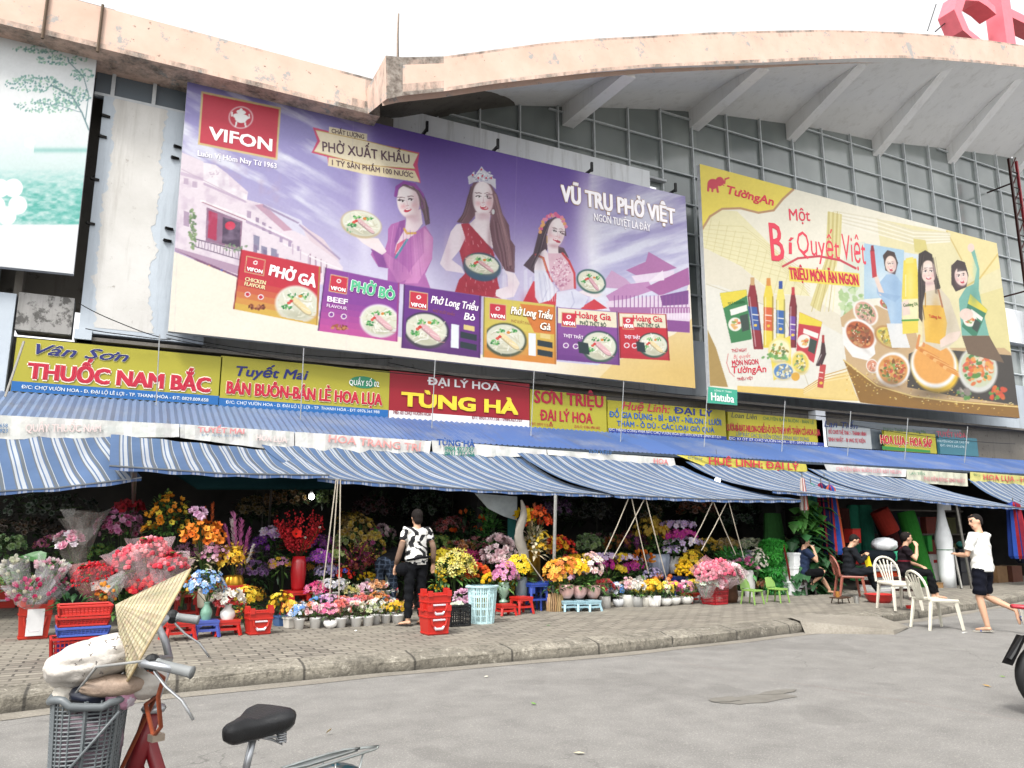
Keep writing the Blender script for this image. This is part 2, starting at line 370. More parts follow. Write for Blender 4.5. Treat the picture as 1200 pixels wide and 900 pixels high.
# ================================================================ building
def bmats():
    def plaster(name,base,dark,grime,spots=.62,vert=True):
        b=NB(name);p=b.pos();n1=b.noise(p,.8,6,.65);n2=b.noise(p,6,5,.7);st=b.noise(b.pos((3,3,.25)),1.2,5,.7)
        c=b.mix(b.vramp(n1,.35,.7,0,.6),base,dark)
        c=b.mix(b.vramp(st,.52,.75,0,.55),c,grime)
        c=b.mix(b.vramp(n2,spots,spots+.08,0,.75),c,grime)
        b.base(c);b.set(Roughness=.9);b.bump(n2,.35,.02);M[name]=b.m
    plaster('plaster_white',C('#e2e5e8',.85),C('#cfd3d8',.82),C('#8d8b86',.6),.66)
    plaster('plaster_old',C('#dcdad6',.66),C('#c2bfb9',.62),C('#a8a298',.58),.62)
    plaster('plaster_blue',C('#c6cfd8',.66),C('#b4bec8',.62),C('#8d9298',.65),.7)
    plaster('plaster_grimy',C('#a7a5a2',.7),C('#85837f',.6),C('#2f2c28',.6),.5)
    plaster('concrete_dark',C('#8a847c',.5),C('#6f6a62',.5),C('#4c4741',.5),.6)
    plaster('soffit',C('#eeeeee',.88),C('#e4e4e4',.86),C('#cfcdc9',.75),.80)
    b=NB('peach_fascia');p=b.pos();n1=b.noise(p,1.2,5);n2=b.noise(p,2.6,7,.72);n3=b.noise(b.pos((1.5,1.5,.5)),1.1,6,.75);n4=b.noise(p,9,5,.7)
    c=b.mix(b.vramp(n1,.3,.7),C('#ebcdbc',.66),C('#e0bda9',.63))
    c=b.mix(b.vramp(n2,.59,.63),c,C('#b3b0ac',.66))
    c=b.mix(b.vramp(n4,.66,.7,0,.8),c,C('#57493f',.7))
    a=b.n('Attribute',attribute_name='Col');g=b.n('SeparateColor');b.l(a.outputs['Color'],g.inputs[0])
    e=b.math('ADD',g.outputs[0],b.math('MULTIPLY',b.math('SUBTRACT',n3,.5),1.6))
    c=b.mix(b.vramp(e,.5,.8,0,.9),c,b.ramp(n4,[(.35,C('#3a332d',.8)),(.65,C('#9a948b',.7))]))
    b.base(c);b.set(Roughness=.88);b.bump(n2,.3,.02);M['peach']=b.m
    b=NB('window_glass');p=b.pos();n1=b.noise(p,.35,3)
    c=b.ramp(n1,[(.35,C('#848d8b',.66)),(.65,C('#a9b0ad',.72))]);g=b.n('SeparateXYZ');b.l(p,g.inputs[0]);wn=b.n('TexWhiteNoise',noise_dimensions='2D');cx=b.n('CombineXYZ');b.l(b.math('FLOOR',b.math('DIVIDE',b.math('SUBTRACT',g.outputs[0],11.87),1.255)),cx.inputs[0]);b.l(b.math('FLOOR',b.math('DIVIDE',b.math('SUBTRACT',g.outputs[2],6.6),.83)),cx.inputs[1]);b.l(cx.outputs[0],wn.inputs['Vector']);c=b.mix(b.vramp(wn.outputs[0],0,1,0,.4),c,C('#5b6668',.5));b.base(c);b.set(Roughness=.13,Metallic=.0);b.p.inputs['Specular IOR Level'].default_value=.9;b.bump(b.noise(p,.9,2),.05,.05);M['glass']=b.m
    b=NB('dark_glass');b.set(Base_Color=(.10,.12,.14,1),Roughness=.15);M['dark_glass']=b.m
    b=NB('corrugated');p=b.pos();n1=b.noise(p,1.1,5);n2=b.noise(b.pos((6,.6,.6)),1.5,4);a=b.n('Attribute',attribute_name='Col')
    c=b.mix(b.vramp(n1,.5,.75,0,.5),a.outputs['Color'],C('#a3a6a8',.5));c=b.mix(b.vramp(n2,.55,.75,0,.45),c,C('#6f6a60',.5));b.base(c);b.set(Roughness=.5);M['corrugated']=b.m
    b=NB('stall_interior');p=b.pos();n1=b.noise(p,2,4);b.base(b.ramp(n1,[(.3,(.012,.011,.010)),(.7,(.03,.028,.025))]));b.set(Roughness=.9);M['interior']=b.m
bmats()
WY=15.0
bld=thing('market_hall','pale concrete market hall with peach curved roof edge and gridded windows above the stalls','building',(8,WY,0))
def wall(name,x0,x1,z0,z1,y,d,mat,parent=bld):
    m=MB();m.box(((x0+x1)/2,y+d/2,(z0+z1)/2),(x1-x0,d,z1-z0),(.6,.6,.6));return m.build(name,mat,parent)
# wall behind the billboards: band up to the sill of the glazing
wall('wall',-.9,11.2,4.55,10.38,14.6,.35,'plaster_white')
wall('wall',-14,-.9,5.2,11,14.75,.3,'concrete_dark')
wall('wall',28.6,45,3,17,14.9,.3,'plaster_white')
wall('sill_band',22.5,28.6,7.6,8.75,14.7,.3,'plaster_white')
wall('wall',-14,45,3.3,4.50,14.25,.3,'concrete_dark')
wall('slab_edge',-.9,26,4.50,4.56,14.02,.9,'concrete_dark')
wall('wall',11.2,28.6,4.56,6.2,14.9,.2,'plaster_blue')
# left pier: box hanging in front, old patch down the middle
m=MB();a=aty(92,385,14);b=aty(212,408,14)
pl=wall('pier',a.x,b.x+.35,4.62,8.84,14.0,.58,'plaster_blue')
m=MB();pr_=random.Random(4);L=[];Rr=[];xl=xr=0
for i in range(120):
    z=4.72+i*(8.83-4.72)/119;xl=xl*.7+pr_.uniform(-.03,.03);xr=xr*.8+pr_.uniform(-.035,.035)
    L.append((a.x+.17+xl+(.07*math.sin(z*3) if z<5.6 else 0),13.996,z));Rr.append((a.x+1.0+xr+(.25*max(0,5.3-z)),13.996,z))
m.add(L+Rr,[(i,120+i,121+i,i+1) for i in range(119)],(.6,.6,.6));m.build('bare_patch','plaster_old',bld)
for px,py in ((124,136),(120,160),(111,210),(106,262),(208,172),(205,185),(198,268),(196,282)):
    m=MB();q=aty(px,py,13.98);m.box(q,(.13,.05,.04),C('#2a2826',.5),.3);m.build('bolt','metal',bld)
wall('pier_ledge',a.x-.05,a.x+.2,4.5,4.66,13.97,.6,'plaster_blue')
# clerestory window on top of the pier
m=MB();m.box((a.x+.9,14.1,9.15),(2.1,.04,.66),(.05,.06,.07));wf=m.build('window','dark_glass',bld)
m=MB()
for x in (a.x+.1,a.x+.75,a.x+1.45): m.box((x+.02,14.06,9.15),(.06,.08,.66),C('#c9cdd0',.7))
m.box((a.x+.9,14.06,8.86),(2.1,.1,.05),C('#c9cdd0',.7));m.build('frame','matte',wf)
wall('head_beam',-14,4.3,9.55,9.75,14.02,.7,'concrete_dark')
# left recess, block and column
wall('column',-5.0,-1.78,3.0,5.12,13.95,.3,'plaster_blue')
wall('column',-1.86,-1.75,5.1,9.6,14.2,.3,'concrete_dark')
wall('parapet_block',-1.75,-.98,4.55,5.16,13.96,.4,'plaster_grimy')
wall('recess_panel',-5,-2.1,5.14,9.6,14.3,.2,'plaster_blue')
# left straight parapet, peach
def fascia(pts_top,pts_bot,y,name,mat,dcol,depth=.5,parent=bld):
    """front face between two traced edges on the plane y, with real depth behind it"""
    T=[aty(*p,y) for p in pts_top];B=[aty(*p,y) for p in pts_bot];n=len(T)
    m=MB();vs=[tuple(p) for p in T+B]+[(p.x,p.y+depth,p.z) for p in T+B]
    fs=[];cc=[]
    for i in range(n-1):
        fs+=[(n+i,n+i+1,i+1,i),(i,i+1,2*n+i+1,2*n+i),(n+i+1,n+i,3*n+i,3*n+i+1),(2*n+i,2*n+i+1,3*n+i+1,3*n+i)]
        cc+=[dcol[i]]*4
    fs+=[(0,2*n,3*n,n),(n-1,2*n-1,4*n-1,3*n-1)];cc+=[dcol[0],dcol[-1]]
    m.add([tuple(v) for v in vs],fs,[(c,c,c) for c in cc]);return m.build(name,mat,parent)
PYL=13.3
zT=aty(300,56,PYL).z;zB=aty(300,101,PYL).z
m=MB();xs=[-14]+[(-3.0+i*.25) for i in range(28)]
xe=aty(446,110,PYL).x
xs=[x for x in xs if x<xe]+[xe]
# several strips in height so the grime can sit along the lower edge
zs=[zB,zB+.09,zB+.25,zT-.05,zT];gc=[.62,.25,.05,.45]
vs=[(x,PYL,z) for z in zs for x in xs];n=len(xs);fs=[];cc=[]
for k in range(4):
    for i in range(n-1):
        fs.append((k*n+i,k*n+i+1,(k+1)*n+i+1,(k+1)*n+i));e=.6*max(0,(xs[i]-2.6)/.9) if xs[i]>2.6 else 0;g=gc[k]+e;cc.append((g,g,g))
m.add(vs,fs,cc)
m.add([(xs[0],PYL,zT),(xe,PYL,zT),(xe,PYL+.4,zT),(xs[0],PYL+.4,zT)],[(0,1,2,3)],(.5,.5,.5))
m.add([(xs[0],PYL,zB),(xe,PYL,zB),(xe,PYL+1.0,zB),(xs[0],PYL+1.0,zB)],[(3,2,1,0)],(.6,.6,.6))
m.add([(xs[0],PYL+.4,zT),(xe,PYL+.4,zT),(xe,PYL+.4,zB),(xs[0],PYL+.4,zB)],[(0,1,2,3)],(.5,.5,.5))
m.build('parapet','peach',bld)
for px in (52,118):
    m=MB();p=aty(px,30,PYL);m.tube([(p.x,PYL-.03,zT+.02),(p.x-.0,PYL-.03,zB-.1)],.025,C('#6b5a4a',.6),6)
    m.build('rain_pipe','matte',bld)
# curved canopy
CF=12.1
TOP=[(452,65),(472,67),(520,66),(580,58),(640,50),(700,45),(760,42),(830,38),(900,36),(960,35),(1010,36),(1060,38),(1100,41),(1150,46),(1200,53),(1290,70)]
BOT=[(453,116),(472,112),(520,107),(580,98),(640,91),(700,84),(760,79),(830,76),(900,73),(960,70),(1010,68),(1060,68),(1100,70),(1150,74),(1200,79),(1290,98)]
T=[aty(*p,CF) for p in TOP];B=[aty(*p,CF) for p in BOT];n=len(T);m=MB()
rows=[];
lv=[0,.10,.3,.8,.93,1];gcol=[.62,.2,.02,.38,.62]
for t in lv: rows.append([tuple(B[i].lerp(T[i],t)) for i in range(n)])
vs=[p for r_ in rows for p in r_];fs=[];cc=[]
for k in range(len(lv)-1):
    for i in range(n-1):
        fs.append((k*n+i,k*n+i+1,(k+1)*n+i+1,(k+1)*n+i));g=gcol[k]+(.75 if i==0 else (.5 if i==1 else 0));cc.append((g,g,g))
m.add(vs,fs,cc)
m.add([tuple(p) for p in T]+[(p.x,p.y+.25,p.z) for p in T],[(i,i+1,n+i+1,n+i) for i in range(n-1)],(.6,.6,.6))
m.add([(p.x,p.y+.25,p.z) for p in T]+[(p.x,p.y+.25,p.z) for p in B],[(i+1,i,n+i,n+i+1) for i in range(n-1)],(.3,.3,.3))
m.add([tuple(B[0]),tuple(T[0]),(T[0].x,PYL+.01,T[0].z),(B[0].x,PYL+.01,zB)],[(0,1,2,3)],(.5,.5,.5))
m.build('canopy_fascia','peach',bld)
# soffit from fascia to the wall curve
WL=[(400,112),(450,116),(500,120),(560,122),(620,124),(700,126),(760,128),(815,131),(870,138),(930,146),(980,155),(1030,166),(1090,172),(1160,181),(1190,186),(1290,200)]
WT=[aty(*p,WY) for p in WL]
def zw(x,P):
    for a,b in zip(P,P[1:]):
        if a.x<=x<=b.x: return a.z+(b.z-a.z)*(x-a.x)/(b.x-a.x)
    return P[0].z if x<P[0].x else P[-1].z
m=MB();xs=[B[0].x+.02+i*(B[-1].x-B[0].x)/60 for i in range(60)]
rows=[]
for k in range(7):
    t=k/6;rows.append([(x,CF+.004+(WY-CF)*t,(zw(x,B)+.02)*(1-t)+zw(x,WT)*t+.12*math.sin(math.pi*t)) for x in xs])
vs=[p for r_ in rows for p in r_];n=len(xs)
m.add(vs,[(k*n+i+1,k*n+i,(k+1)*n+i,(k+1)*n+i+1) for k in range(6) for i in range(n-1)],(.8,.8,.8));m.build('soffit','soffit',bld,smooth=True)
# roof skin above the soffit
m=MB();vs=[(p.x,CF+.25,p.z-.05) for p in T]+[(p.x,CF+8,p.z+.3) for p in T];n=len(T)
m.add(vs,[(i,i+1,n+i+1,n+i) for i in range(n-1)],(.5,.5,.5));m.build('roof','concrete_dark',bld)
for rx in (9.05,13.05,16.68,20.41,24.17,28.0):
    m=MB();za,zb=zw(rx,WT),zw(rx,B)
    vs=[]
    for x in (rx-.16,rx+.16): vs+=[(x,WY-.01,za-.55),(x,CF+.28,zb-.03),(x,CF+.28,zb+.1),(x,WY-.01,za+.12)]
    m.add(vs,[(0,1,2,3),(7,6,5,4),(0,4,5,1),(1,5,6,2),(3,7,4,0)],(.8,.8,.8));m.build('canopy_rib','soffit',bld)
# glazing: glass skin, mullions and transoms
gx0,gx1=4.3,28.6
m=MB();NX=46
for i in range(NX):
    xa=gx0+(gx1-gx0)*i/NX;xb=gx0+(gx1-gx0)*(i+1)/NX
    z0=10.2 if xb<11.9 else 6.0
    m.add([(xa,WY,z0),(xb,WY,z0),(xb,WY,max(z0+.01,zw(xb,WT))),(xa,WY,max(z0+.01,zw(xa,WT)))],[(0,1,2,3)],(.3,.3,.3))
gl=m.build('glazing','glass',bld)
m=MB();MC=C('#d2d8da',.75)
x=5.60
while x<gx1:
    z0=10.36 if x<11.5 else 6.1
    m.box((x,WY-.05,(z0+zw(x,WT))/2),(.036,.09,zw(x,WT)-z0-.02),MC);x+=1.045 if x<12 else 1.255
for z in [6.6+.83*i for i in range(10)]:
    # transom only where it is below the soffit
    xa=gx0 if z>10.3 else 11.9
    xs=[gx0+.2*i for i in range(122) if gx0+.2*i>=xa and zw(gx0+.2*i,WT)>z+.05]
    if xs: m.box(((xs[0]+gx1)/2,WY-.048,z),(gx1-xs[0],.06,.036),MC)
m.box((8,WY-.12,10.36),(7.8,.14,.06),C('#c9cdd0',.7))
m.build('window_grid','matte',gl)
# stall hall interior behind the awnings: dark side, back and ceiling
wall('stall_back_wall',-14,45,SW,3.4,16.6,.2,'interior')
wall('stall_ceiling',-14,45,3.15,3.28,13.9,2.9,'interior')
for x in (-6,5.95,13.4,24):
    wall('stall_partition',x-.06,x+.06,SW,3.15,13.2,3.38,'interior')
wall('column',15.75,16.1,3.3,4.5,14.0,.24,'plaster_white')
wall('column',26.6,27.4,0.16,9,13.4,.6,'plaster_blue')
m=MB();a=aty(1025,495,14.2);m.box((19.6,14.22,4.0),(4.6,.05,.75),(.02,.02,.02));m.build('window','dark_glass',bld)
# thin conduit wires along the facade
m=MB();wr=random.Random(9)
def wire(p,q,y,sag,r=.008,col='#2b2926'):
    a=aty(*p,y);b=aty(*q,y);P=[]
    for i in range(13):
        t=i/12;P.append((a.x+(b.x-a.x)*t,y+.02*math.sin(9*t),a.z+(b.z-a.z)*t-sag*4*t*(1-t)))
    m.tube(P,r,C(col,.5),4)
wire((92,355),(188,395),13.8,.05);wire((195,392),(460,420),13.9,.12);wire((195,396),(640,445),13.88,.2);wire((455,425),(830,470),13.88,.18);wire((640,440),(835,465),13.9,.06);wire((840,470),(1190,505),13.88,.15);wire((850,478),(1180,500),13.9,.05)
wire((100,385),(200,398),13.85,.02);wire((985,495),(1190,520),13.9,.1)
m.build('cable','rubber',bld)
m=MB();m.tube([aty(466,68,12.3),aty(466,40,12.3),aty(467,16,12.3)],[.025,.02,.015],C('#6b5d52',.6),5)
tag(m.build('antenna_rod','metal'),'thin rusty rod standing up from the left end of the curved roof','antenna')
# roof letters
def solid_letters(name,s,p0,p1,cap,Y,dep,col,label,cat,bold=.06):
    v,f=text_mesh(s,bold);a=aty(*p0,Y);b=aty(*p1,Y);h=aty(p0[0],p0[1]-cap,Y).z-a.z
    xs=[q[0] for q in v];x0,x1=min(xs),max(xs);kx=(b.x-a.x)/(x1-x0);kz=h/_caph;m=MB();n=len(v)
    P=[(a.x+(x-x0)*kx,Y,a.z+z*kz) for x,z in v];Q=[(x,Y+dep,z) for x,_,z in P]
    edges={}
    for q in f:
        for i in range(len(q)):
            e=(q[i],q[(i+1)%len(q)]);edges[e]=1
    # split the weld so the triangles share points by place
    key={};idm=[]
    for x,_,z in P:
        k=(round(x,5),round(z,5));key.setdefault(k,len(key));idm.append(key[k])
    cnt={}
    for (i,j) in edges:
        k=tuple(sorted((idm[i],idm[j])));cnt.setdefault(k,[]).append((i,j))
    m.add(P,[tuple(q) for q in f],C(col));m.add(Q,[tuple(reversed(q)) for q in f],C(col))
    for k,l in cnt.items():
        if len(l)==1:
            i,j=l[0];m.add([P[i],P[j],Q[j],Q[i]],[(0,1,2,3)],C(col,.8))
    o=m.build(name,'plastic',None,pos=P[0]);return tag(o,label,cat)
rl=solid_letters('roof_letter','C',(1122,42),(1172,46),60,12.8,.55,'#e2707c','big red letter C standing at the right end of the roof','sign letter')
rl=solid_letters('roof_letter','H',(1180,50),(1240,56),74,12.8,.55,'#df6c78','big red letter H standing beside the letter C on the roof','sign letter')
m=MB();m.tube([aty(1097,5,13.2),aty(1087,36,13.2)],.02,C('#444444',.6),4);m.tube([aty(1110,25,13.2),aty(1096,37,13.2)],.02,C('#444444',.6),4);m.build('stay','metal',rl)

m=MB();sr_=random.Random(4);c=atz(889,818,.006)
for k,(dx,dy,rx_,ry_) in enumerate(((0,0,.42,.16),(.35,.12,.22,.08),(-.3,.08,.18,.1))):
    P=[(c.x+dx+rx_*math.cos(i*.35)*sr_.uniform(.75,1.1),c.y+dy+ry_*math.sin(i*.35)*sr_.uniform(.75,1.1),.004+.002*k) for i in range(18)];m.add(P,[tuple(range(18))],C('#938f87',.48))
struct('road_stain',m,'matte')

t=thing('steel_truss','rusty red and black steel truss standing at the right end of the big windows','truss',tuple(aty(1192,300,14.0)));xa=aty(1189,240,14.0).x
for dx in (0,.42):
    m=MB();m.box((xa+dx,14.0,11.2),(.07,.07,5.2),C('#4a2a26' if dx==0 else '#a8323c',.6));m.build('chord','metal',t)
for i in range(9):
    m=MB();z=8.8+i*.57;m.tube([(xa,14.0,z),(xa+.42,14.0,z+.57)],.022,C('#5a2a26',.6),5);m.tube([(xa,14.0,z),(xa+.42,14.0,z)],.02,C('#3a2624',.6),5);m.build('brace','metal',t)
for z in (9.2,13.0):
    m=MB();m.tube([(xa+.2,14.0,z),(xa+.2,14.95,z)],.03,C('#4a2a26',.6),5);m.build('bracket','metal',t)
# ================================================================ printed boards
def fbm(x,y,seed=0,oct=4):
    out=np.zeros_like(x);amp=.5;tot=0
    for o in range(oct):
        xi=np.floor(x).astype(int);yi=np.floor(y).astype(int);fx=x-xi;fy=y-yi;fx=fx*fx*(3-2*fx);fy=fy*fy*(3-2*fy)
        def hsh(a,b):
            q=np.sin(a*127.1+b*311.7+seed*74.7+o*13.3)*43758.5453;return q-np.floor(q)
        v=(hsh(xi,yi)*(1-fx)+hsh(xi+1,yi)*fx)*(1-fy)+(hsh(xi,yi+1)*(1-fx)+hsh(xi+1,yi+1)*fx)*fy
        out+=amp*v;tot+=amp;amp*=.5;x=x*2.03;y=y*2.03
    return out/tot
def hx(h): h=h.lstrip('#');return np.array([int(h[i:i+2],16)/255 for i in (0,2,4)])
class Art:
    """a print laid out on a board: grid of ink colours over the board's own surface"""
    def __init__(s,quad,Y,nx,ny,bg):
        s.nx,s.ny=nx,ny;P=[aty(*p,Y) for p in quad]   # TL TR BR BL
        u=np.linspace(0,1,nx)[None,:];v=np.linspace(0,1,ny)[:,None]
        A=[np.array(p) for p in P]
        W=((1-u)*(1-v))[...,None]*A[0]+(u*(1-v))[...,None]*A[1]+(u*v)[...,None]*A[2]+((1-u)*v)[...,None]*A[3]
        s.W=W.reshape(-1,3);s.u=np.broadcast_to(u,(ny,nx)).ravel();s.v=np.broadcast_to(v,(ny,nx)).ravel()
        s.X,s.Y=project(s.W[:,0],s.W[:,1],s.W[:,2]);s.c=np.tile(hx(bg),(nx*ny,1))
    def put(s,mask,col,a=1):
        m=np.clip(mask*a,0,1)[:,None];s.c=s.c*(1-m)+(hx(col) if isinstance(col,str) else col)*m
    def poly(s,pts,col,a=1):
        xs=[p[0] for p in pts];ys=[p[1] for p in pts]
        i=s._in(min(xs)-.5,max(xs)+.5,min(ys)-.5,max(ys)+.5)
        if not len(i): return
        cov=np.zeros(len(i));n=len(pts)
        for ox,oy in ((-.3,-.12),(.12,-.3),(.3,.12),(-.12,.3)):
            x=s.X[i]+ox;y=s.Y[i]+oy;ins=np.zeros(len(i),bool)
            for k in range(n):
                x0,y0=pts[k];x1,y1=pts[(k+1)%n]
                if y0==y1: continue
                ins^=((y0>y)!=(y1>y))&(x<(x1-x0)*(y-y0)/(y1-y0)+x0)
            cov+=ins*.25
        c=hx(col) if isinstance(col,str) else col;m=(cov*a)[:,None]
        s.c[i]=s.c[i]*(1-m)+c*m
        return i[cov>.5]
    def _in(s,x0,x1,y0,y1): return np.flatnonzero((s.X>x0)&(s.X<x1)&(s.Y>y0)&(s.Y<y1))
    def _mix(s,i,m,col,a):
        m=np.clip(m*a,0,1)[:,None];s.c[i]=s.c[i]*(1-m)+(hx(col) if isinstance(col,str) else col)*m
    def ell(s,cx,cy,rx,ry,col,rot=0,a=1,soft=.12):
        r=max(rx,ry)*(1+soft);i=s._in(cx-r,cx+r,cy-r,cy+r)
        ca,sa=math.cos(R(rot)),math.sin(R(rot));dx=s.X[i]-cx;dy=s.Y[i]-cy
        d=np.sqrt(((dx*ca+dy*sa)/rx)**2+((-dx*sa+dy*ca)/ry)**2);s._mix(i,np.clip((1-d)/soft+.5,0,1),col,a)
    def glow(s,cx,cy,rx,ry,col,a=1,rot=0):
        r=max(rx,ry)*2.8;i=s._in(cx-r,cx+r,cy-r,cy+r)
        ca,sa=math.cos(R(rot)),math.sin(R(rot));dx=s.X[i]-cx;dy=s.Y[i]-cy
        s._mix(i,np.exp(-(((dx*ca+dy*sa)/rx)**2+((-dx*sa+dy*ca)/ry)**2)),col,a)
    def line(s,pts,w,col,a=1):
        for (x0,y0),(x1,y1) in zip(pts,pts[1:]):
            i=s._in(min(x0,x1)-w-1,max(x0,x1)+w+1,min(y0,y1)-w-1,max(y0,y1)+w+1);X,Y=s.X[i],s.Y[i]
            L=max(1e-6,math.hypot(x1-x0,y1-y0));t=np.clip(((X-x0)*(x1-x0)+(Y-y0)*(y1-y0))/(L*L),0,1)
            d=np.hypot(X-x0-t*(x1-x0),Y-y0-t*(y1-y0));s._mix(i,np.clip((w/2-d)/.6+.5,0,1),col,a)
    def specks(s,cx,cy,rx,ry,cols,n,r,seed,rot=0):
        q=random.Random(seed);ca,sa=math.cos(R(rot)),math.sin(R(rot))
        for _ in range(n):
            t=q.uniform(0,6.28);k=math.sqrt(q.random());a,b=k*rx*math.cos(t),k*ry*math.sin(t)
            s.ell(cx+a*ca-b*sa,cy+a*sa+b*ca,r*q.uniform(.6,1.5),r*q.uniform(.5,1),q.choice(cols),q.uniform(0,180),.9,.5)
    def build(s,name,parent,mat='print',k=.53,fade=.03):
        s.c=s.c*(1-fade)+np.array([.96,.95,.95])*fade;s.c=s.c*(1+(fbm(s.X/2.2,s.Y/2.2,9,3)-.5)*.045)[:,None]  # pale veil of flare haze mixed into the ink colours, then fine grain
        nx,ny=s.nx,s.ny;me=bpy.data.meshes.new(name)
        off=np.zeros(3);q=parent
        while q is not None: off=off+np.array(q.location);q=q.parent
        me.vertices.add(nx*ny);me.vertices.foreach_set('co',(s.W-off).astype(np.float32).ravel())
        i=np.arange((nx-1)*(ny-1));r_=i//(nx-1);c_=i%(nx-1);a=r_*nx+c_
        f=np.stack([a+nx,a+nx+1,a+1,a],1).ravel().astype(np.int32);nf=len(i)
        me.loops.add(nf*4);me.loops.foreach_set('vertex_index',f);me.polygons.add(nf);me.polygons.foreach_set('loop_start',np.arange(0,nf*4,4,dtype=np.int32))
        me.update(calc_edges=True)
        c=s.c.clip(0,1);lin=np.where(c<=.04045,c/12.92,((c+.055)/1.055)**2.4)*k
        at=me.color_attributes.new('Col','FLOAT_COLOR','POINT');at.data.foreach_set('color',np.concatenate([lin,np.ones((nx*ny,1))],1).astype(np.float32).ravel())
        me.materials.append(M[mat]);o=bpy.data.objects.new(name,me);COL.objects.link(o);o.parent=parent;return o
def noodles(A,cx,cy,rx,ry,rot,seed,meat,mask=None):
    j=A.c.copy() if mask is not None else None
    q=random.Random(seed);ca,sa=math.cos(R(rot)),math.sin(R(rot));P=lambda u,v:(cx+u*rx*ca-v*ry*sa,cy+u*rx*sa+v*ry*ca);u1=rx/20
    A.ell(cx,cy,rx,ry,'#dfe0cc',rot);A.glow(*P(.1,.75),rx*.8,ry*.35,'#a9a78c',.55,rot)
    for _ in range(46):
        a=q.uniform(0,6.28);k=math.sqrt(q.random())*.8;u,v=k*math.cos(a),k*math.sin(a);t=q.uniform(0,3.14);L=q.uniform(.15,.35);b=q.uniform(-.12,.12)
        A.line([P(u-L*math.cos(t),v-L*math.sin(t)),P(u-b*math.sin(t),v+b*math.cos(t)),P(u+L*math.cos(t),v+L*math.sin(t))],.9*u1+.25,q.choice(['#fbfaf2','#f1eede','#cfcbb4','#e6e2cc']),.85)
    for k in range(5):
        u,v=-.05+.13*k,-.12+.10*k;A.ell(*P(u+.02,v+.07),rx*.36,ry*.2,hx(meat)*.72,rot+28,.8);A.ell(*P(u,v),rx*.35,ry*.18,meat,rot+28);A.line([P(u-.22,v-.10),P(u+.22,v+.06)],.8*u1,'#fff3ee',.6)
    for (u,v,n) in ((-.5,.35,16),(.35,-.6,10),(-.3,-.45,10)): A.specks(*P(u,v),rx*.22,ry*.18,['#2f8a4a','#5fae5a','#8cc878','#1f6f3a'],n,1.2*u1,seed+n)
    for (u,v,c) in ((-.32,-.1,'#cf3a38'),(-.42,.05,'#d9564a'),(.1,-.5,'#d98a3a')): A.ell(*P(u,v),1.6*u1+.4,1.3*u1+.3,c)
    if mask is not None: A.c=np.where(mask[:,None],A.c,j)
def Z(ox,oy,s): return lambda *p:[(ox+p[i]/s,oy+p[i+1]/s) for i in range(0,len(p),2)]
def board(name,label,quad,Y,dep=.12,cat='billboard'):
    P=[aty(*p,Y) for p in quad];t=thing(name,label,cat,tuple(P[3]))
    m=MB();f=[(p.x,Y+.006,p.z) for p in P];b=[(p.x,Y+dep,p.z) for p in P]
    m.add(f+b,[(3,2,1,0),(4,5,6,7),(0,1,5,4),(1,2,6,5),(2,3,7,6),(3,0,4,7)],C('#c9ccd0',.6));m.build('panel','matte',t)
    return t
def brackets(t,xs,z,Y):
    for x in xs:
        m=MB();m.box((x,Y+.45,z),(.05,.9,.05),C('#3a3a3a',.6));m.box((x,Y-.02,z+.06),(.05,.05,.22),C('#3a3a3a',.6));m.build('bracket','metal',t)
BY=13.7
# ---- noodle advertisement
Q1=[(220,92),(803,230),(815,455),(197,388)]
b1=board('billboard','large purple and cream noodle advertisement with three women above the red shop sign',Q1,BY)
A=Art(Q1,BY,800,420,'#8d84bd');X,Y_=A.X,A.Y
line_top=92+(X-220)*.237
dt=(Y_-line_top)
t=np.clip((X-380)/120,0,1)[:,None];sky=hx('#8780be')*(1-t)+hx('#5b3c99')*t
tt=np.clip(dt/190,0,1)[:,None];sky=sky*(1-tt)+hx('#c9c3e2')*tt
A.c=sky
st=fbm((X*.5+Y_*.25)/40,(Y_-X*.55)/14,3,5);A.put(np.clip((st-.5)*4,0,1)*np.clip((430-X)/80,0,1),'#eef0fa',.85)
r=np.clip((X-688)/6,0,1);t=tt;rs=hx('#8f83bb')*(1-t)+hx('#cfd3ea')*t;A.c=A.c*(1-r[:,None])+rs*r[:,None]
A.put(np.clip((fbm((X+Y_*.6)/70,(Y_+X*.25)/16,8,5)-.47)*4,0,1)*r,'#f0f3fb',.7)
A.glow(690,270,16,75,'#f6f4fd',.8);A.glow(428,235,9,70,'#f4f2fc',.85);A.glow(470,330,60,40,'#e8e6f6',.6);A.glow(620,320,40,40,'#e6e2f4',.6)
q=random.Random(11)
for i in range(26):
    x=q.uniform(500,690);h=q.uniform(15,60);yb=360+(x-500)*.06;A.poly([(x,yb-h),(x+4,yb-h-2),(x+5,yb),(x,yb)],q.choice(['#c9c6e4','#e9e8f6','#b8b2d8']),.5)
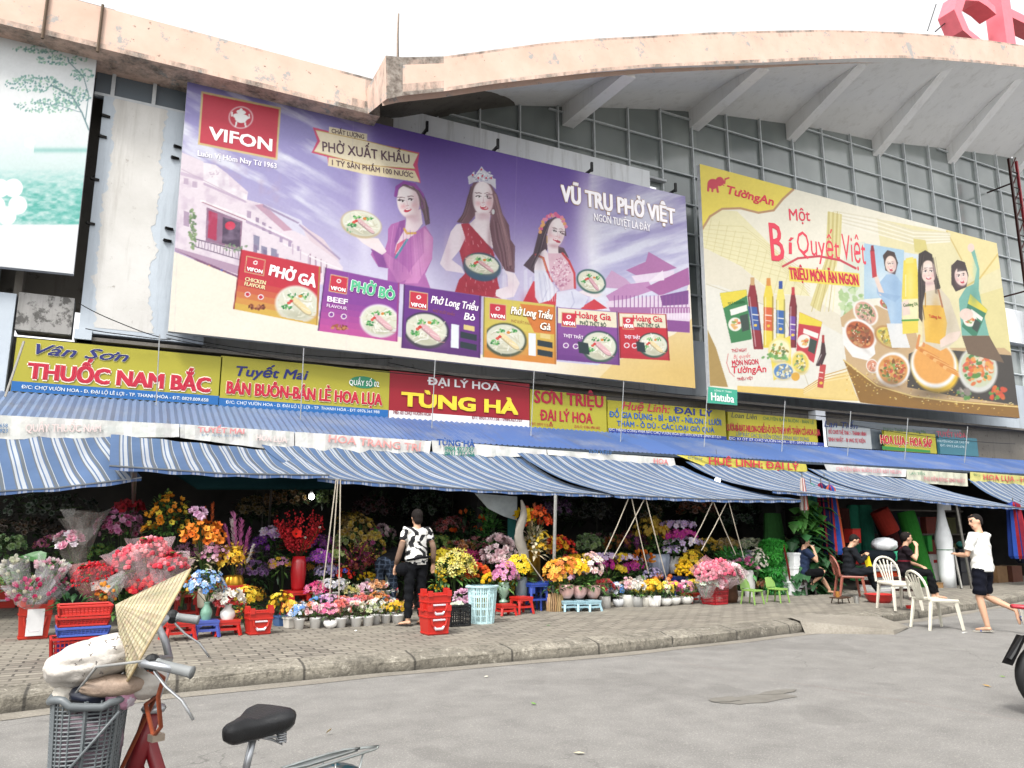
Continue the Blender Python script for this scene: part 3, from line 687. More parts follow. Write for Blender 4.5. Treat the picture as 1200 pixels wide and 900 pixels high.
# street of old houses
z4=Z(200,170,3.915)
A.poly(z4(45,30,150,75,165,105,205,90,270,140,355,215,350,250,420,270,560,395,600,360,690,440,790,560,790,640,330,640,290,610,20,480),'#e9dce6')
A.poly(z4(150,80,205,90,265,135,270,190,350,225,348,262,150,170),'#f2ebf1');A.poly(z4(385,275,425,270,560,390,520,395),'#c79fb4')
A.poly(z4(425,270,600,345,620,420,560,390),'#d9d6ea');A.poly(z4(590,360,700,430,780,540,640,440),'#e2cfd8')
A.poly(z4(165,285,330,350,320,480,160,440),'#8f6a86');A.poly(z4(175,300,215,315,210,440,170,425),'#b02f55');A.poly(z4(240,330,320,355,318,470,235,450),'#4e3d56')
A.ell(*z4(273,370)[0],6,5,'#d52b4c');A.line(z4(110,430,340,490),1.4,'#6e5a72');A.line(z4(110,465,330,530),1.2,'#77657c')
for x in range(115,340,14): A.line(z4(x,432+(x-115)*.26,x,466+(x-115)*.28),.7,'#77657c')
A.line(z4(140,255,355,335),2.4,'#f7f0f3');A.line(z4(145,262,350,345),1,'#a06a7c');A.line(z4(50,110,350,262),.9,'#c9b6c8')
for (x,y) in ((380,410),(415,460),(460,470),(530,520),(590,545)): A.poly(z4(x,y,x+28,y+10,x+26,y+75,x,y+62),'#8d8aa6')
for (x,y) in ((640,500),(665,515),(690,525),(715,540)): A.line(z4(x,y,x,y+60),1.4,'#a78a9c')
A.line(z4(520,455,660,520,780,570),1.8,'#f3ecf1')
A.specks(*z4(100,385)[0],4,24,['#6f8a5e','#88a070','#5f7a58'],60,1.8,3);A.specks(*z4(300,470)[0],14,5,['#6f8a6e','#98a58a'],30,1.3,4)
A.poly(z4(20,480,180,545,310,600,320,640,160,560,100,520),'#7a4d72')
for (x,y,w,h,c) in ((60,150,22,30,'#b9a4bb'),(100,165,22,30,'#b9a4bb'),(60,300,26,70,'#a58ca8'),(350,300,20,34,'#a891ad'),(390,330,16,40,'#8f7a9a'),(420,352,16,40,'#8f7a9a'),(450,372,14,36,'#8f7a9a'),(500,420,14,26,'#a08cae'),(540,440,14,26,'#a08cae'),(580,462,12,24,'#a08cae'),(380,455,18,44,'#79688c'),(425,478,18,44,'#79688c'),(480,495,16,30,'#8a789c')):
    A.poly(z4(x,y,x+w,y+h*.14,x+w-1,y+h*1.1,x-1,y+h),c,.8);A.line(z4(x-3,y+h,x+w+3,y+h*1.14),.8,'#f6eef4',.8)
A.poly(z4(40,120,150,150,150,165,40,136),'#c5b0c8',.7);A.poly(z4(150,170,345,255,345,266,150,182),'#b79fbc',.7);A.poly(z4(345,330,560,430,560,440,345,342),'#f4ecf2',.9);A.poly(z4(345,342,560,440,558,450,345,356),'#a890b0',.7)
A.poly(z4(425,272,590,355,585,362,422,282),'#9a86a8',.8);A.poly(z4(590,360,780,520,775,528,588,370),'#a08cae',.7)
A.specks(*z4(200,130)[0],6,5,['#cdbacb','#f6f0f4'],24,1.4,71);A.poly(z4(20,470,330,560,325,600,20,490),'#8d6288',.55);A.specks(*z4(190,575)[0],26,4,['#d9885a','#5a6ac0','#e0a060','#6a3a6a'],26,1.5,72,16)
for k in range(6): A.line(z4(560+k*36,455+k*26,560+k*36,500+k*26),1.2,'#b39ab5',.7)
A.put(np.clip((fbm(X/9,Y_/9,12,3)-.5)*2.2,0,1)*((X<330)&(Y_>175)&(Y_<330)),'#b8a2bb',.55)
# cream sweep and gold corner
A.poly([(195,291)]+z4(90,520,200,565,300,605)+[(300,345),(400,380),(560,415),(700,428),(790,385),(808,330),(830,335),(830,470),(190,400)],'#f4ecdc')
g=np.clip((X-640)/150,0,1)*np.clip((Y_-395)/50+.2,0,1);A.put(np.where((Y_>370)&(A.c[:,2]<.9)&(A.c[:,0]>.9),g,0),'#dcb65e',.95)
A.poly([(720,425),(790,392),(812,372),(830,372),(830,470),(700,445)],'#e2c27a',.75)
# pagoda roofs
z3=Z(560,160,3)
for p,c in ((((430,530,470,470,520,500,560,540),'#c79fc4')),((520,470,590,440,600,405,660,440,700,462,640,480,560,490),'#b072a8'),((540,490,690,470,690,500,560,520),'#e8d8ec'),((450,560,520,520,600,510,620,540,470,590),'#c08abb'),((590,530,740,460,745,520,640,560),'#a9649f'),((450,580,745,545,745,690,640,680,470,640),'#e6d3e6'),((460,600,745,600,745,620,470,625),'#a96fa4'),((600,640,745,650,745,690,600,680),'#8b4f93'),((640,560,740,540,740,590,650,595),'#7d4a8c'),((600,510,650,470,655,505),'#f1e6f3')): A.poly(z3(*p),c)
for x in range(480,745,14): A.line(z3(x,560,x,600),1,'#8b4f93')
for x in range(610,745,10): A.line(z3(x,605,x,640),.8,'#f3e8f4')
# woman one
a=Z(390,190,5.63)
A.poly(a(415,200,430,150,480,130,560,170,605,225,632,300,642,405,612,418,596,340,575,290,560,240,430,230),'#5b4650')
A.poly(a(480,340,580,310,592,405,545,470,478,450,485,380),'#f0dfe4');A.ell(*a(497,262)[0],13,19,'#f6e8ea',-8);A.ell(*a(487,200)[0],10,8,'#f6e8ea')
A.line(a(415,220,425,165,470,135,540,150,590,215,600,300),4,'#8a3f9a')
A.poly(a(385,410,480,378,478,450,500,480,545,460,610,418,662,500,655,640,610,740,645,835,360,790,365,700,300,690,250,610,265,570,335,600,362,520,365,440),'#b267ac')
A.poly(a(600,430,662,500,655,640,560,800,475,800,520,700,600,600),'#cf86c0');A.poly(a(340,590,480,690,520,760,430,800,340,640),'#c67db8');A.poly(a(250,570,330,610,360,700,300,690),'#8d4a98')
A.poly(a(440,390,478,380,470,450,420,560,405,520),'#8f4d98');A.poly(a(470,450,545,470,480,520,430,610,405,600,420,540),'#f0dde2');A.poly(a(425,540,490,500,405,620),'#e0637a');A.line(a(490,512,415,630),2.6,'#3b9aa5');A.line(a(470,440,490,470,545,468),2.6,'#d9ad4a')
A.poly(a(150,490,300,503,355,590,325,612,260,572,200,535),'#f3e4e6')
A.ell(*a(187,410)[0],24.5,16,'#cbb893',14);A.ell(*a(190,405)[0],22.5,14,'#eaf0ea',14);A.specks(*a(180,405)[0],16,9,['#cfe0d0','#dfe8e2','#f4f6f2'],60,1.5,5,14)
A.ell(*a(235,410)[0],9,6,'#e8c4c8',20);A.line(a(190,400,270,440),1,'#c98a94');A.line(a(205,390,285,420),1,'#c98a94');A.specks(*a(140,445)[0],9,3,['#3f9a5a','#5fb070'],14,1.3,6);A.ell(*a(170,390)[0],2.4,2,'#c43a4a');A.ell(*a(235,362)[0],2.6,1.8,'#4a9a5a')
for e in ((440,250),(508,243)): A.ell(*a(*e)[0],2.5,1.1,'#4a3a48',-5);A.line(a(e[0]-16,e[1]-18,e[0]+16,e[1]-20),.8,'#7a626c')
A.ell(*a(490,320)[0],3.8,1.9,'#c93a55',-8);A.ell(*a(490,317)[0],2.6,.8,'#ffffff',-8);A.line(a(470,270,466,292,476,296),.6,'#d9bcc2')
# woman two
a=Z(500,190,5.29)
A.poly(a(290,125,390,120,440,210,470,320,510,390,520,480,548,520,545,685,490,675,410,545,380,430,400,330,300,330,255,385,185,372,232,310,250,220),'#6d4a55')
for k in range(7): A.line(a(415+k*12,360+k*10,430+k*13,480,455+k*11,560,470+k*10,660),1.0,['#8d6670','#54363f'][k%2],.8)
A.poly(a(300,310,395,315,390,400,412,535,350,490,262,385,300,350),'#f3e5ea');A.ell(*a(348,225)[0],12.2,20.5,'#f7ebee',-3)
A.poly(a(185,385,225,380,240,470,205,545,155,605,215,650,235,690,120,672,82,630,128,500,150,430),'#efe0ea')
A.poly(a(212,382,262,380,410,545,420,575,440,735,465,845,172,812,200,730,238,690,203,552,240,470),'#a92a3e')
q=random.Random(2)
for i in range(110):
    x=q.uniform(200,440);y=q.uniform(400,830);j=a(x,y,x+q.uniform(-4,8),y+q.uniform(8,22))
    if (x-230)*1.0>(400-y)*.0 and (y>560 or x<250+(y-400)*1.0): A.line(j,.7,q.choice(['#e6b4bc','#d9707e','#7d1526']),.8)
A.poly(a(480,670,545,690,577,750,540,835,470,848,428,830,430,792,505,770,500,700),'#f1e3ea')
A.ell(*a(343,650)[0],22.5,16.5,'#35506a',12);A.ell(*a(343,632)[0],21,12.5,'#4a5a62',12);A.ell(*a(343,632)[0],19.6,11,'#e9efe4',12);A.specks(*a(330,632)[0],14,7,['#d3e0cc','#f5f7f0','#cfd8c8'],50,1.3,8,12)
A.ell(*a(385,650)[0],9.5,5,'#e5b9bf',15);A.line(a(345,640,430,665),1,'#cf8f98');A.line(a(355,625,430,645),1,'#cf8f98');A.specks(*a(278,620)[0],3,9,['#3f9a5a','#6fb878'],14,1.2,9);A.specks(*a(340,685)[0],3,1.5,['#3f9a5a'],6,1.2,10);A.ell(*a(310,632)[0],2,2.6,'#d3575f')
for e in ((318,212),(388,222)): A.ell(*a(*e)[0],2.9,1.2,'#46363f',5);A.line(a(e[0]-18,e[1]-22,e[0]+18,e[1]-20),.9,'#6b525c')
A.ell(*a(358,285)[0],4.8,2.3,'#d2596a',6);A.ell(*a(358,282)[0],3.4,1,'#ffffff',6);A.line(a(352,230,346,256,358,262),.6,'#d9bcc6');A.ell(*a(412,308)[0],1.8,3,'#d7e0e0')
A.poly(a(262,140,255,90,280,75,288,60,300,80,325,48,340,25,356,48,385,70,400,80,412,100,428,105,430,170,400,140,340,115,290,125),'#d6d6e2')
A.specks(*a(343,85)[0],13,7,['#f8f8fc','#a8a6bc','#ffffff','#8f8ca6'],60,.9,12)
for p in ((340,45),(345,85),(320,98),(370,98),(285,80),(400,98)): A.ell(*a(*p)[0],1.1,1.3,'#cf3a50')
# woman three
a=Z(600,230,6.43)
A.poly(a(270,180,330,155,400,220,410,300,260,280,268,395,230,470,168,582,85,520,160,430,200,270),'#4f3c48');A.poly(a(330,370,390,390,432,470,380,430,350,430),'#5a4450')
A.poly(a(262,340,345,350,350,430,395,432,440,500,280,470),'#f3e4e8');A.ell(*a(333,275)[0],10,17.5,'#f7eaec',10)
A.poly(a(175,450,250,398,300,470,300,565,168,562),'#f2e4ea')
A.poly(a(160,640,80,800,330,825,350,730,250,640),'#cf3a48');A.poly(a(520,835,620,775,720,845,520,870),'#cf3a48')
A.poly(a(270,430,385,430,475,580,470,695,365,715,290,600),'#e3bccb');A.specks(*a(370,580)[0],12,18,['#f6e6ec','#c88ca6','#f1d8e0','#b56f92'],120,1.1,13)
A.line(a(180,440,235,465,265,560,300,640),2.6,'#c9434a');A.line(a(380,430,430,490,470,580,475,690),2.6,'#c9434a');A.line(a(183,440,235,468,262,560),.7,'#e0b060')
A.poly(a(168,555,250,560,300,650,348,705,290,782,205,808,174,760),'#e6e6f4');A.poly(a(335,720,470,700,575,762,540,832,450,872,330,822),'#dedff0');A.line(a(250,600,270,700,230,790),1.4,'#c6c6de');A.line(a(450,720,470,800,440,850),1.4,'#c3c3dc')
A.poly(a(500,720,560,700,680,740,640,765,560,750),'#f1e2e8')
A.ell(*a(597,642)[0],18,13.5,'#2f5a56',25);A.ell(*a(597,640)[0],15.8,11.2,'#efe9e4',25);A.specks(*a(580,640)[0],11,7,['#dcd6d0','#f6f3ef','#e4c4ca'],50,1.2,14,25);A.ell(*a(600,660)[0],7,4,'#dba9b4',25);A.specks(*a(645,605)[0],3,2,['#3f9a5a','#7bb878','#d85a5a'],9,1.1,15)
for i in range(22):
    t=i/21;p=[(215,265),(228,205),(280,150),(330,135),(380,165),(400,225)];k=min(4,int(t*5));f=t*5-k;x=p[k][0]*(1-f)+p[k+1][0]*f;y=p[k][1]*(1-f)+p[k+1][1]*f
    A.ell(*a(x+q.uniform(-8,8),y+q.uniform(-8,8))[0],2.1,2.1,q.choice(['#d8618f','#e88aa8','#b83c74','#e8a86a']))
for e in ((325,262),(382,282)): A.ell(*a(*e)[0],2.2,1,'#40323c',15);A.line(a(e[0]-14,e[1]-20,e[0]+16,e[1]-14),.7,'#6b525c')
A.ell(*a(348,342)[0],2.9,1.6,'#b83650',15);A.line(a(355,285,358,312,350,314),.5,'#d4b4bc');A.line(a(265,300,265,350),1.1,'#d8b060')
def shade(j,items):
    for (x,y,rx_,ry_,col,al) in items: A.glow(*j(x,y)[0],rx_,ry_,col,al)
def face(j,x,y,w,h,rot=0,turn=0,k=1.0):
    ca,sa=math.cos(R(rot)),math.sin(R(rot));P=lambda u,v:(lambda q:q)(j(x+(u*w*ca-v*h*sa),y+(u*w*sa+v*h*ca))[0])
    sc=(j(x+w,y)[0][0]-j(x,y)[0][0])/13
    A.glow(*P(.8 if turn<=0 else -.8,.1),4*sc,15*sc,'#c4929c',.42,rot);A.glow(*P(-.55,.28),3.4*sc,3*sc,'#eda9ae',.5);A.glow(*P(.5,.28),3.4*sc,3*sc,'#eda9ae',.5);A.glow(*P(0,.98),8*sc,3*sc,'#b98a96',.5,rot);A.glow(*P(turn*.2,-.55),6*sc,5*sc,'#fffafa',.4)
    for q in (-1,1):
        e=P(q*.42+turn*.18,-.10);A.ell(*e,3.0*sc,1.5*sc,'#fdf8f8',rot);A.ell(e[0]+.2*sc,e[1],1.3*sc,1.3*sc,'#4a3a3e',rot);A.line([P(q*.42+turn*.18-.24,-.12),P(q*.42+turn*.18,-.19),P(q*.42+turn*.18+.24,-.12)],0.7*sc,'#5a4448',.8);A.line([P(q*.42+turn*.18-.27,-.30),P(q*.42+turn*.18,-.36),P(q*.42+turn*.18+.27,-.29)],0.9*sc,'#86696a',.8)
    A.line([P(turn*.25+.02,-.1),P(turn*.32+.07,.22)],.8*sc,'#d6acb0',.7);A.line([P(turn*.25-.1,.25),P(turn*.25+.14,.25)],.9*sc,'#c08a90',.7)
    A.ell(*P(turn*.2,.52),4.2*sc,2.0*sc,'#c93a50',rot);A.ell(*P(turn*.2,.48),3.2*sc,.9*sc,'#fff6f6',rot)
def strands(j,P,n,cols,wd=.7):
    q=random.Random(n)
    for _ in range(n):
        o=q.uniform(-14,14);A.line([j(x+o+q.uniform(-3,3),y+q.uniform(-6,6))[0] for x,y in P],wd,q.choice(cols),.55)
noodles(A,*Z(390,190,5.63)(190,405)[0],21.5,13,14,61,'#e0b8bc');noodles(A,*Z(500,190,5.29)(343,632)[0],19,10.6,12,62,'#dca8ae');noodles(A,*Z(600,230,6.43)(597,640)[0],15.4,10.8,25,63,'#d8a4b0')
face(Z(390,190,5.63),495,262,70,100,-8,-.4);face(Z(500,190,5.29),350,225,60,102,0,0);face(Z(600,230,6.43),333,275,60,104,12,.5)
strands(Z(390,190,5.63),[(470,150),(560,190),(600,260),(618,380)],14,['#8a6c74','#3c2c34']);strands(Z(500,190,5.29),[(420,200),(450,320),(480,420),(500,520),(515,640)],22,['#a07a80','#4a3038','#8a646c']);strands(Z(500,190,5.29),[(285,150),(262,250),(235,330),(210,370)],10,['#94707a','#4a3038']);strands(Z(600,230,6.43),[(280,190),(235,300),(205,420),(150,540)],16,['#77626e','#2e222c'])
for k in range(9): A.line(Z(390,190,5.63)(400+k*22,420+k*6,385+k*26,540+k*10,372+k*30,700+k*8),.8,['#d79ace','#8a4594'][k%2],.5)
for k in range(8): A.line(Z(600,230,6.43)(190+k*16,580,200+k*17,690,215+k*15,790),.8,['#f8f8ff','#bcbcd6'][k%2],.7)
shade(Z(390,190,5.63),[(545,290,5,14,'#caa6ae',.35),(470,290,3.5,3,'#eeb0b4',.4),(540,380,6,4,'#c79aa6',.4),(420,700,8,22,'#7a3f8c',.35),(560,600,6,24,'#e4a6d6',.45),(480,620,5,20,'#96509c',.4),(330,650,5,8,'#6d3480',.35),(620,520,4,14,'#f0c0e6',.4)])
shade(Z(500,190,5.29),[(392,250,4,16,'#d4aab2',.35),(322,262,3,3,'#eeb2b8',.45),(385,262,3,3,'#eeb2b8',.45),(350,345,8,3,'#c79aa6',.45),(390,470,3,18,'#4a1a26',.3),(250,520,5,20,'#d95a6a',.35),(300,780,16,5,'#7a1526',.35),(130,560,4,20,'#d9bccc',.5),(520,770,8,8,'#dcc0cc',.4),(280,250,3,22,'#4a3038',.4),(470,430,3,24,'#a07a80',.35)])
shade(Z(600,230,6.43),[(378,300,3,10,'#d2a6b0',.35),(318,310,3,3,'#eeb0b8',.4),(330,372,6,3,'#c899a6',.45),(220,660,5,18,'#c2c2dc',.5),(500,790,10,6,'#c0c0da',.45),(130,780,8,8,'#a81f30',.4),(370,660,8,8,'#b07a98',.35),(205,420,4,14,'#2f242e',.4)])
# six packets
def packet(tl,tr,br,bl,c1,c2,top=None,seed=0,bowl=None,dark=None):
    n=10
    for k in range(n):
        f,g_=k/n,(k+1)/n;L=lambda p,q_,t:(p[0]+(q_[0]-p[0])*t,p[1]+(q_[1]-p[1])*t)
        t_=max(0,(k/(n-1)-.45)/.55);c=hx(c1)*(1-t_)+hx(c2)*t_
        if top is not None and k<3: c=hx(top)
        A.poly([L(tl,bl,f),L(tr,br,f),L(tr,br,g_+.01),L(tl,bl,g_+.01)],c)
    P=lambda u,v:(tl[0]*(1-u)*(1-v)+tr[0]*u*(1-v)+br[0]*u*v+bl[0]*(1-u)*v,tl[1]*(1-u)*(1-v)+tr[1]*u*(1-v)+br[1]*u*v+bl[1]*(1-u)*v)
    W=tr[0]-tl[0]
    if bowl:
        u,v,rx,ry,rim=bowl
        j=A.c.copy()
        inside=np.zeros(len(A.X),bool);A2=A.poly([P(0.04,.02),P(.975,.02),P(.975,.985),P(.04,.985)],'#000000',0)
        inside[A2]=True;x,y=P(u,v)
        A.ell(x,y,rx*W,ry*W,rim,10);A.ell(x,y-.01*W,rx*W*.9,ry*W*.86,'#eef0e6',10);A.specks(x,y,rx*W*.7,ry*W*.6,['#dfe3d2','#fafaf4','#d4d9c4','#f2ecd9'],45,1.5,seed,10)
        A.specks(x-.02*W,y-.04*W,rx*W*.75,ry*W*.5,['#4c9a55','#6fb56a','#d65a50','#e8a850'],16,1.5,seed+3,10)
        mc='#e6b6bc' if seed%2==0 else '#f0dca8'
        A.ell(x+.06*W,y+.05*W,rx*W*.5,ry*W*.42,mc,12);
        for k in range(4): A.line([(x-.08*W,y+(k-.5)*.05*W),(x+.3*W*rx/.3*.8,y+(k+.1)*.05*W)],.8,'#cf8e96' if seed%2==0 else '#d8b878')
        noodles(A,x,y-.01*W,rx*W*.88,ry*W*.84,10,seed,mc,inside)
        A.c=np.where(inside[:,None],A.c,j)
    if dark:
        A.poly([P(.62,.52),P(.72,.52),P(.72,.9),P(.62,.9)],'#eef2fb');A.poly([P(.74,.62),P(.95,.64),P(.95,.74),P(.74,.72)],'#26343c');A.poly([P(.74,.78),P(.95,.8),P(.95,.9),P(.74,.88)],'#26343c');A.poly([P(.78,.5),P(.92,.51),P(.92,.59),P(.78,.58)],'#e8d28a')
    for uu in (.14,.3):
        if not dark: A.ell(*P(uu,.72),3.4,3.2,'#f2e8f0');A.ell(*P(uu,.72),2.3,2.2,c1)
    A.line([P(.0,0),P(0,1)],1.6,hx(c1)*.7);A.line([P(.985,0),P(.985,1)],1.4,hx(c2)*.8);A.line([P(.03,0.0),P(.97,0.0)],.9,hx(c1)*.8+.15)
    q4=[P(.07,.08),P(.31,.08),P(.31,.36),P(.07,.36)];A.poly(q4,'#d8b98a');A.poly([P(.08,.095),P(.30,.095),P(.30,.345),P(.08,.345)],'#cf2f45');A.ell(*P(.19,.165),2.6,2.4,'#ffffff');A.ell(*P(.19,.165),1.5,1.3,'#cf2f45')
    return P
PK=[]
PK.append(packet((283,292.6),(376,313),(372.4,380.7),(274,361.6),'#c92b3f','#d9b04a',None,1,(.74,.72,.28,.235,'#e6ded0')))
PK.append(packet((382,314),(468.5,332),(466,400),(373,387),'#8a3f9c','#c24f9c',None,2,(.76,.7,.27,.225,'#ece6ea')))
PK.append(packet((474,333.6),(564,347),(563,419),(471,407),'#6a2f8a','#5a2a72',None,4,(.3,.68,.30,.235,'#2e2a3c'),True))
PK.append(packet((567.6,348.4),(651,358),(652,426.4),(566.5,417.8),'#d9c65a','#d98a3a',None,5,(.3,.68,.30,.235,'#33402f'),True))
PK.append(packet((653,360.3),(724,365.8),(726.4,427.5),(653,421),'#8a4f9c','#6d3a86','#efe6cc',6,(.68,.69,.3,.26,'#2a4a44')))
PK.append(packet((725,366.8),(781,368.6),(785,422),(727,419),'#c92f3c','#b92838','#efe6cc',7,(.68,.69,.32,.26,'#23463f')))
A.poly([PK[3](.5,.04),PK[3](.985,.03),PK[3](.985,.5),PK[3](.7,.5)],'#d9642e',.75)
for i in (4,5):
    P=PK[i];A.poly([P(.33,.62),P(.5,.64),P(.52,.86),P(.35,.84)],'#26383c')
for i in (0,1):
    P=PK[i];A.specks(*P(.27,.9),10,3,['#7a3326','#a35a3a','#5a2218','#c98a5a'],26,1.7,20+i)
# logo block and ribbon
A.poly([(236,106.7),(329.3,126),(325,187.7),(231.7,169.3)],'#d9c08a');A.poly([(238,109.6),(327,128),(323,185),(234,167.2)],'#c9384c')
A.ell(282.3,137.7,14.3,13,'#f8e8ea');A.ell(282.3,137.7,13.1,11.9,'#c9384c')
A.ell(282.3,136.8,9.5,3.6,'#ffffff',10);A.ell(282.3,139,7,5,'#ffffff',8);A.ell(282.6,131.4,5.5,2.6,'#ffffff',8);A.ell(282.6,128.4,1.6,1.4,'#ffffff')
for dx in (-6,6): A.line([(282+dx*.8,143),(282+dx,148)],1.8,'#ffffff')
for dx in (-10,10): A.line([(282+dx,133+dx*.12),(282+dx*1.02,137+dx*.12)],1.6,'#ffffff')
z2=Z(200,80,2.648)
A.poly(z2(441,183,470,190,600,225,772,262,766,300,776,357,740,345,490,300,486,275,437,262,455,225),'#d04a74')
A.poly(z2(492,181,610,204,609,224,490,206),'#efe3c4');A.poly(z2(450,192,600,224,768,266,752,300,758,312,600,300,445,258,464,226),'#f0e4c6');A.poly(z2(490,276,700,312,757,318,774,354,600,328,488,302),'#ecdcb6')
A.line(z2(450,192,600,224,768,266),.9,'#c9a860');A.line(z2(445,258,600,300,758,312),.9,'#c9a860')
# film seams of the print
for x in (205,407,600): A.line([(x+9,80),(x-3,470)],.6,'#b8b0c8',.3)
A.build('printed_sheet',b1)
m=MB()
letters(m,'VIFON',(245,162.7),(318,177),14,BY,'#fdf6f6',.03);letters(m,'Luôn Vị Hôm Nay Từ 1963',(231.7,182.7),(324,197.6),6.2,BY,'#f7f4fb',.012)
letters(m,'CHẤT LƯỢNG',(388.5,155.7),(426.6,163),5,BY,'#5a4a50',.01);letters(m,'PHỞ XUẤT KHẨU',(378,177),(480,192),11,BY,'#5c4651',.012);letters(m,'1 TỶ SẢN PHẨM 100 NƯỚC',(389,193.3),(484,208.4),6,BY,'#5c4651',.01)
letters(m,'VŨ TRỤ PHỞ VIỆT',(658,235.5),(790.7,262.5),18,BY,'#fbf7fb',.035,outline='#a98a70',ow=.03);letters(m,'NGON TUYỆT LÀ ĐÂY',(696,258.8),(762,271.5),8.5,BY,'#fbf8fc',.012,outline='#9a86a8',ow=.02)
def pl(P,s,u0,v0,u1,v1,cap,col,b=.02,sh=0,out=None): letters(m,s,P(u0,v0),P(u1,v1),cap,BY,col,b,sh,1,out,.04)
for P in PK: pl(P,'VIFON',.095,.325,.285,.325,4.2,'#ffffff',.03)
pl(PK[0],'PHỞ GÀ',.37,.32,.94,.37,12,'#fbeff0',.04);pl(PK[0],'CHICKEN',.09,.5,.34,.5,4.3,'#e8d8a8',.03);pl(PK[0],'FLAVOUR',.09,.58,.34,.58,4.3,'#e8d8a8',.03)
pl(PK[1],'PHỞ BÒ',.36,.28,.93,.31,12,'#58b98a',.03,0,'#e8f4ec');pl(PK[1],'BEEF',.07,.52,.33,.52,6,'#f2e6f2',.04);pl(PK[1],'FLAVOUR',.07,.61,.33,.61,3.6,'#e6cfe6',.02)
pl(PK[2],'Phở Long Triều',.35,.23,.96,.25,8.5,'#fbf4f8',.02,.25);pl(PK[2],'Bò',.78,.42,.92,.42,8,'#fbf4f8',.02,.2);pl(PK[3],'Phở Long Triều',.37,.23,.95,.25,8.5,'#fdf6ec',.02,.25,'#6a4428');pl(PK[3],'Gà',.78,.44,.92,.44,8,'#fdf6ec',.02,.2,'#6a4428')
pl(PK[4],'Hoàng Gia',.3,.17,.88,.17,7.5,'#c92f45',.02);pl(PK[4],'PHỞ THỊT BÒ',.37,.30,.8,.30,4.6,'#3c5a4c',.01);pl(PK[5],'Hoàng Gia',.3,.17,.9,.17,6.8,'#c92f45',.02);pl(PK[5],'PHỞ THỊT GÀ',.38,.30,.84,.30,4.4,'#3c5a4c',.01)
for i in (4,5): pl(PK[i],'THỊT THẬT',.1,.56,.42,.57,3.6,'#f0e2f0',.02)
for i in (2,3): pl(PK[i],'PHỞ XUẤT KHẨU',.38,.37,.66,.385,3.2,'#8a4a30',.005)
m.build('lettering','print',b1)
brackets(b1,[aty(x,150,BY).x for x in (500,583,692,788)],9.50,BY)
# ---- cooking oil advertisement
Q2=[(820,192),(1168,285),(1195,490),(832,456)]
b2=board('billboard','cream and yellow cooking oil advertisement with women cooking, under the gridded windows',Q2,BY-.05)
BY2=BY-.05
A=Art(Q2,BY2,640,450,'#efe9d3');X,Y_=A.X,A.Y
z=Z(800,180,2.8125)
A.put(fbm(X/60,Y_/60,4,3),'#f7f3e6',.5);A.poly(z(640,215,1040,290,1120,880,700,700),'#e9dfae');A.poly(z(870,250,1040,290,1060,370,960,420),'#efdf9e');A.line(z(870,255,920,350),1.5,'#d6bd6e');A.line(z(1040,330,980,410,930,440),2,'#dcc06a')
A.poly(z(960,470,1060,440,1100,690,1000,640),'#e3d795')
# pale tiled wall
tw=z(62,235,110,185,180,190,300,310,380,400,420,470,300,460,190,370,70,310);j=A.poly(tw,'#ece4b4')
for k in range(14): A.line(z(70+k*26,190+k*16,50+k*24,300+k*20),.6,'#cdbf86',.8)
for k in range(9): A.line(z(60,235+k*12,200+k*20,240+k*22,420,400+k*9),.6,'#cdbf86',.7)
A.poly(z(60,300,70,310,190,370,300,465,420,470,560,560,520,600,120,435,78,432),'#e6dec8')
for k in range(8): A.line(z(500,190+k*5,640,215+k*7,760,255+k*6,880,262+k*4),1.6,['#e0d8be','#f6f2e2'][k%2],.8)
# yellow corner
A.poly([(815,185),(930,218)]+z(365,118,330,150,300,185,250,192,190,178,130,180,90,205,62,250)+[(815,280)],'#f0d94f');A.line(z(365,118,330,150,300,187,250,195,190,180,130,182,90,207,64,250),2.6,'#b98d62')
# windows and curtains
A.poly(z(535,300,600,290,600,560,520,540),'#dce4d2');A.specks(*z(555,480)[0],14,18,['#8fb56f','#aac98a','#c3d8a6'],60,3,31)
A.poly(z(598,295,730,318,728,470,598,480),'#a9cbe2');A.poly(z(730,325,790,335,800,470,730,470),'#d6e2ea');A.glow(*z(660,420)[0],20,16,'#e6f0f4',.7)
A.poly(z(478,190,525,200,520,330,450,520,420,500,470,350),'#d9cc86')
for k in range(6): A.line(z(482+k*7,192,480+k*6,340,425+k*14,520),.8,['#b9a85e','#efe6b0'][k%2])
A.poly(z(760,280,800,285,810,330,765,325),'#d9cc7a')
# book page and table
A.poly(z(78,430,120,435,330,520,430,545,530,600,575,810,400,795,95,765),'#e9e6da');A.line(z(78,430,330,520,420,780),1.2,'#cfc8b0');A.poly(z(82,580,110,640,150,770,90,765),'#a98a4a')
A.poly(z(180,765,400,775,540,720,580,815,180,800),'#e8c56a')
for k in range(6): A.line(z(400,790-k*3,470,750-k*4,555,735-k*6),1,['#f8ecc8','#c99a3a'][k%2])
A.poly(z(400,775,545,715,560,760,575,812,400,800),'#f0d58c',.6)
A.poly(z(520,540,560,510,640,500,760,560,790,660,860,640,1060,640,1085,660,1130,900,580,815,540,690),'#c9a87a');A.poly(z(745,660,790,640,1085,665,1110,830,900,800,740,770),'#3a3530')
A.poly(z(530,680,640,760,760,800,900,815,1110,830,1130,900,585,820),'#8a5f22')
q=random.Random(5)
for i in range(260):
    x=q.uniform(540,1100);y=700+(x-540)*.13+q.uniform(-10,90)
    if y<(690+(x-540)*.24): continue
    A.ell(*z(x,y)[0],1,.7,q.choice(['#e8c25a','#f6e29a','#b9862e']),0,.8,.5)
A.line(z(530,680,640,765,760,800,900,818,1110,835),1.6,'#e8c878')
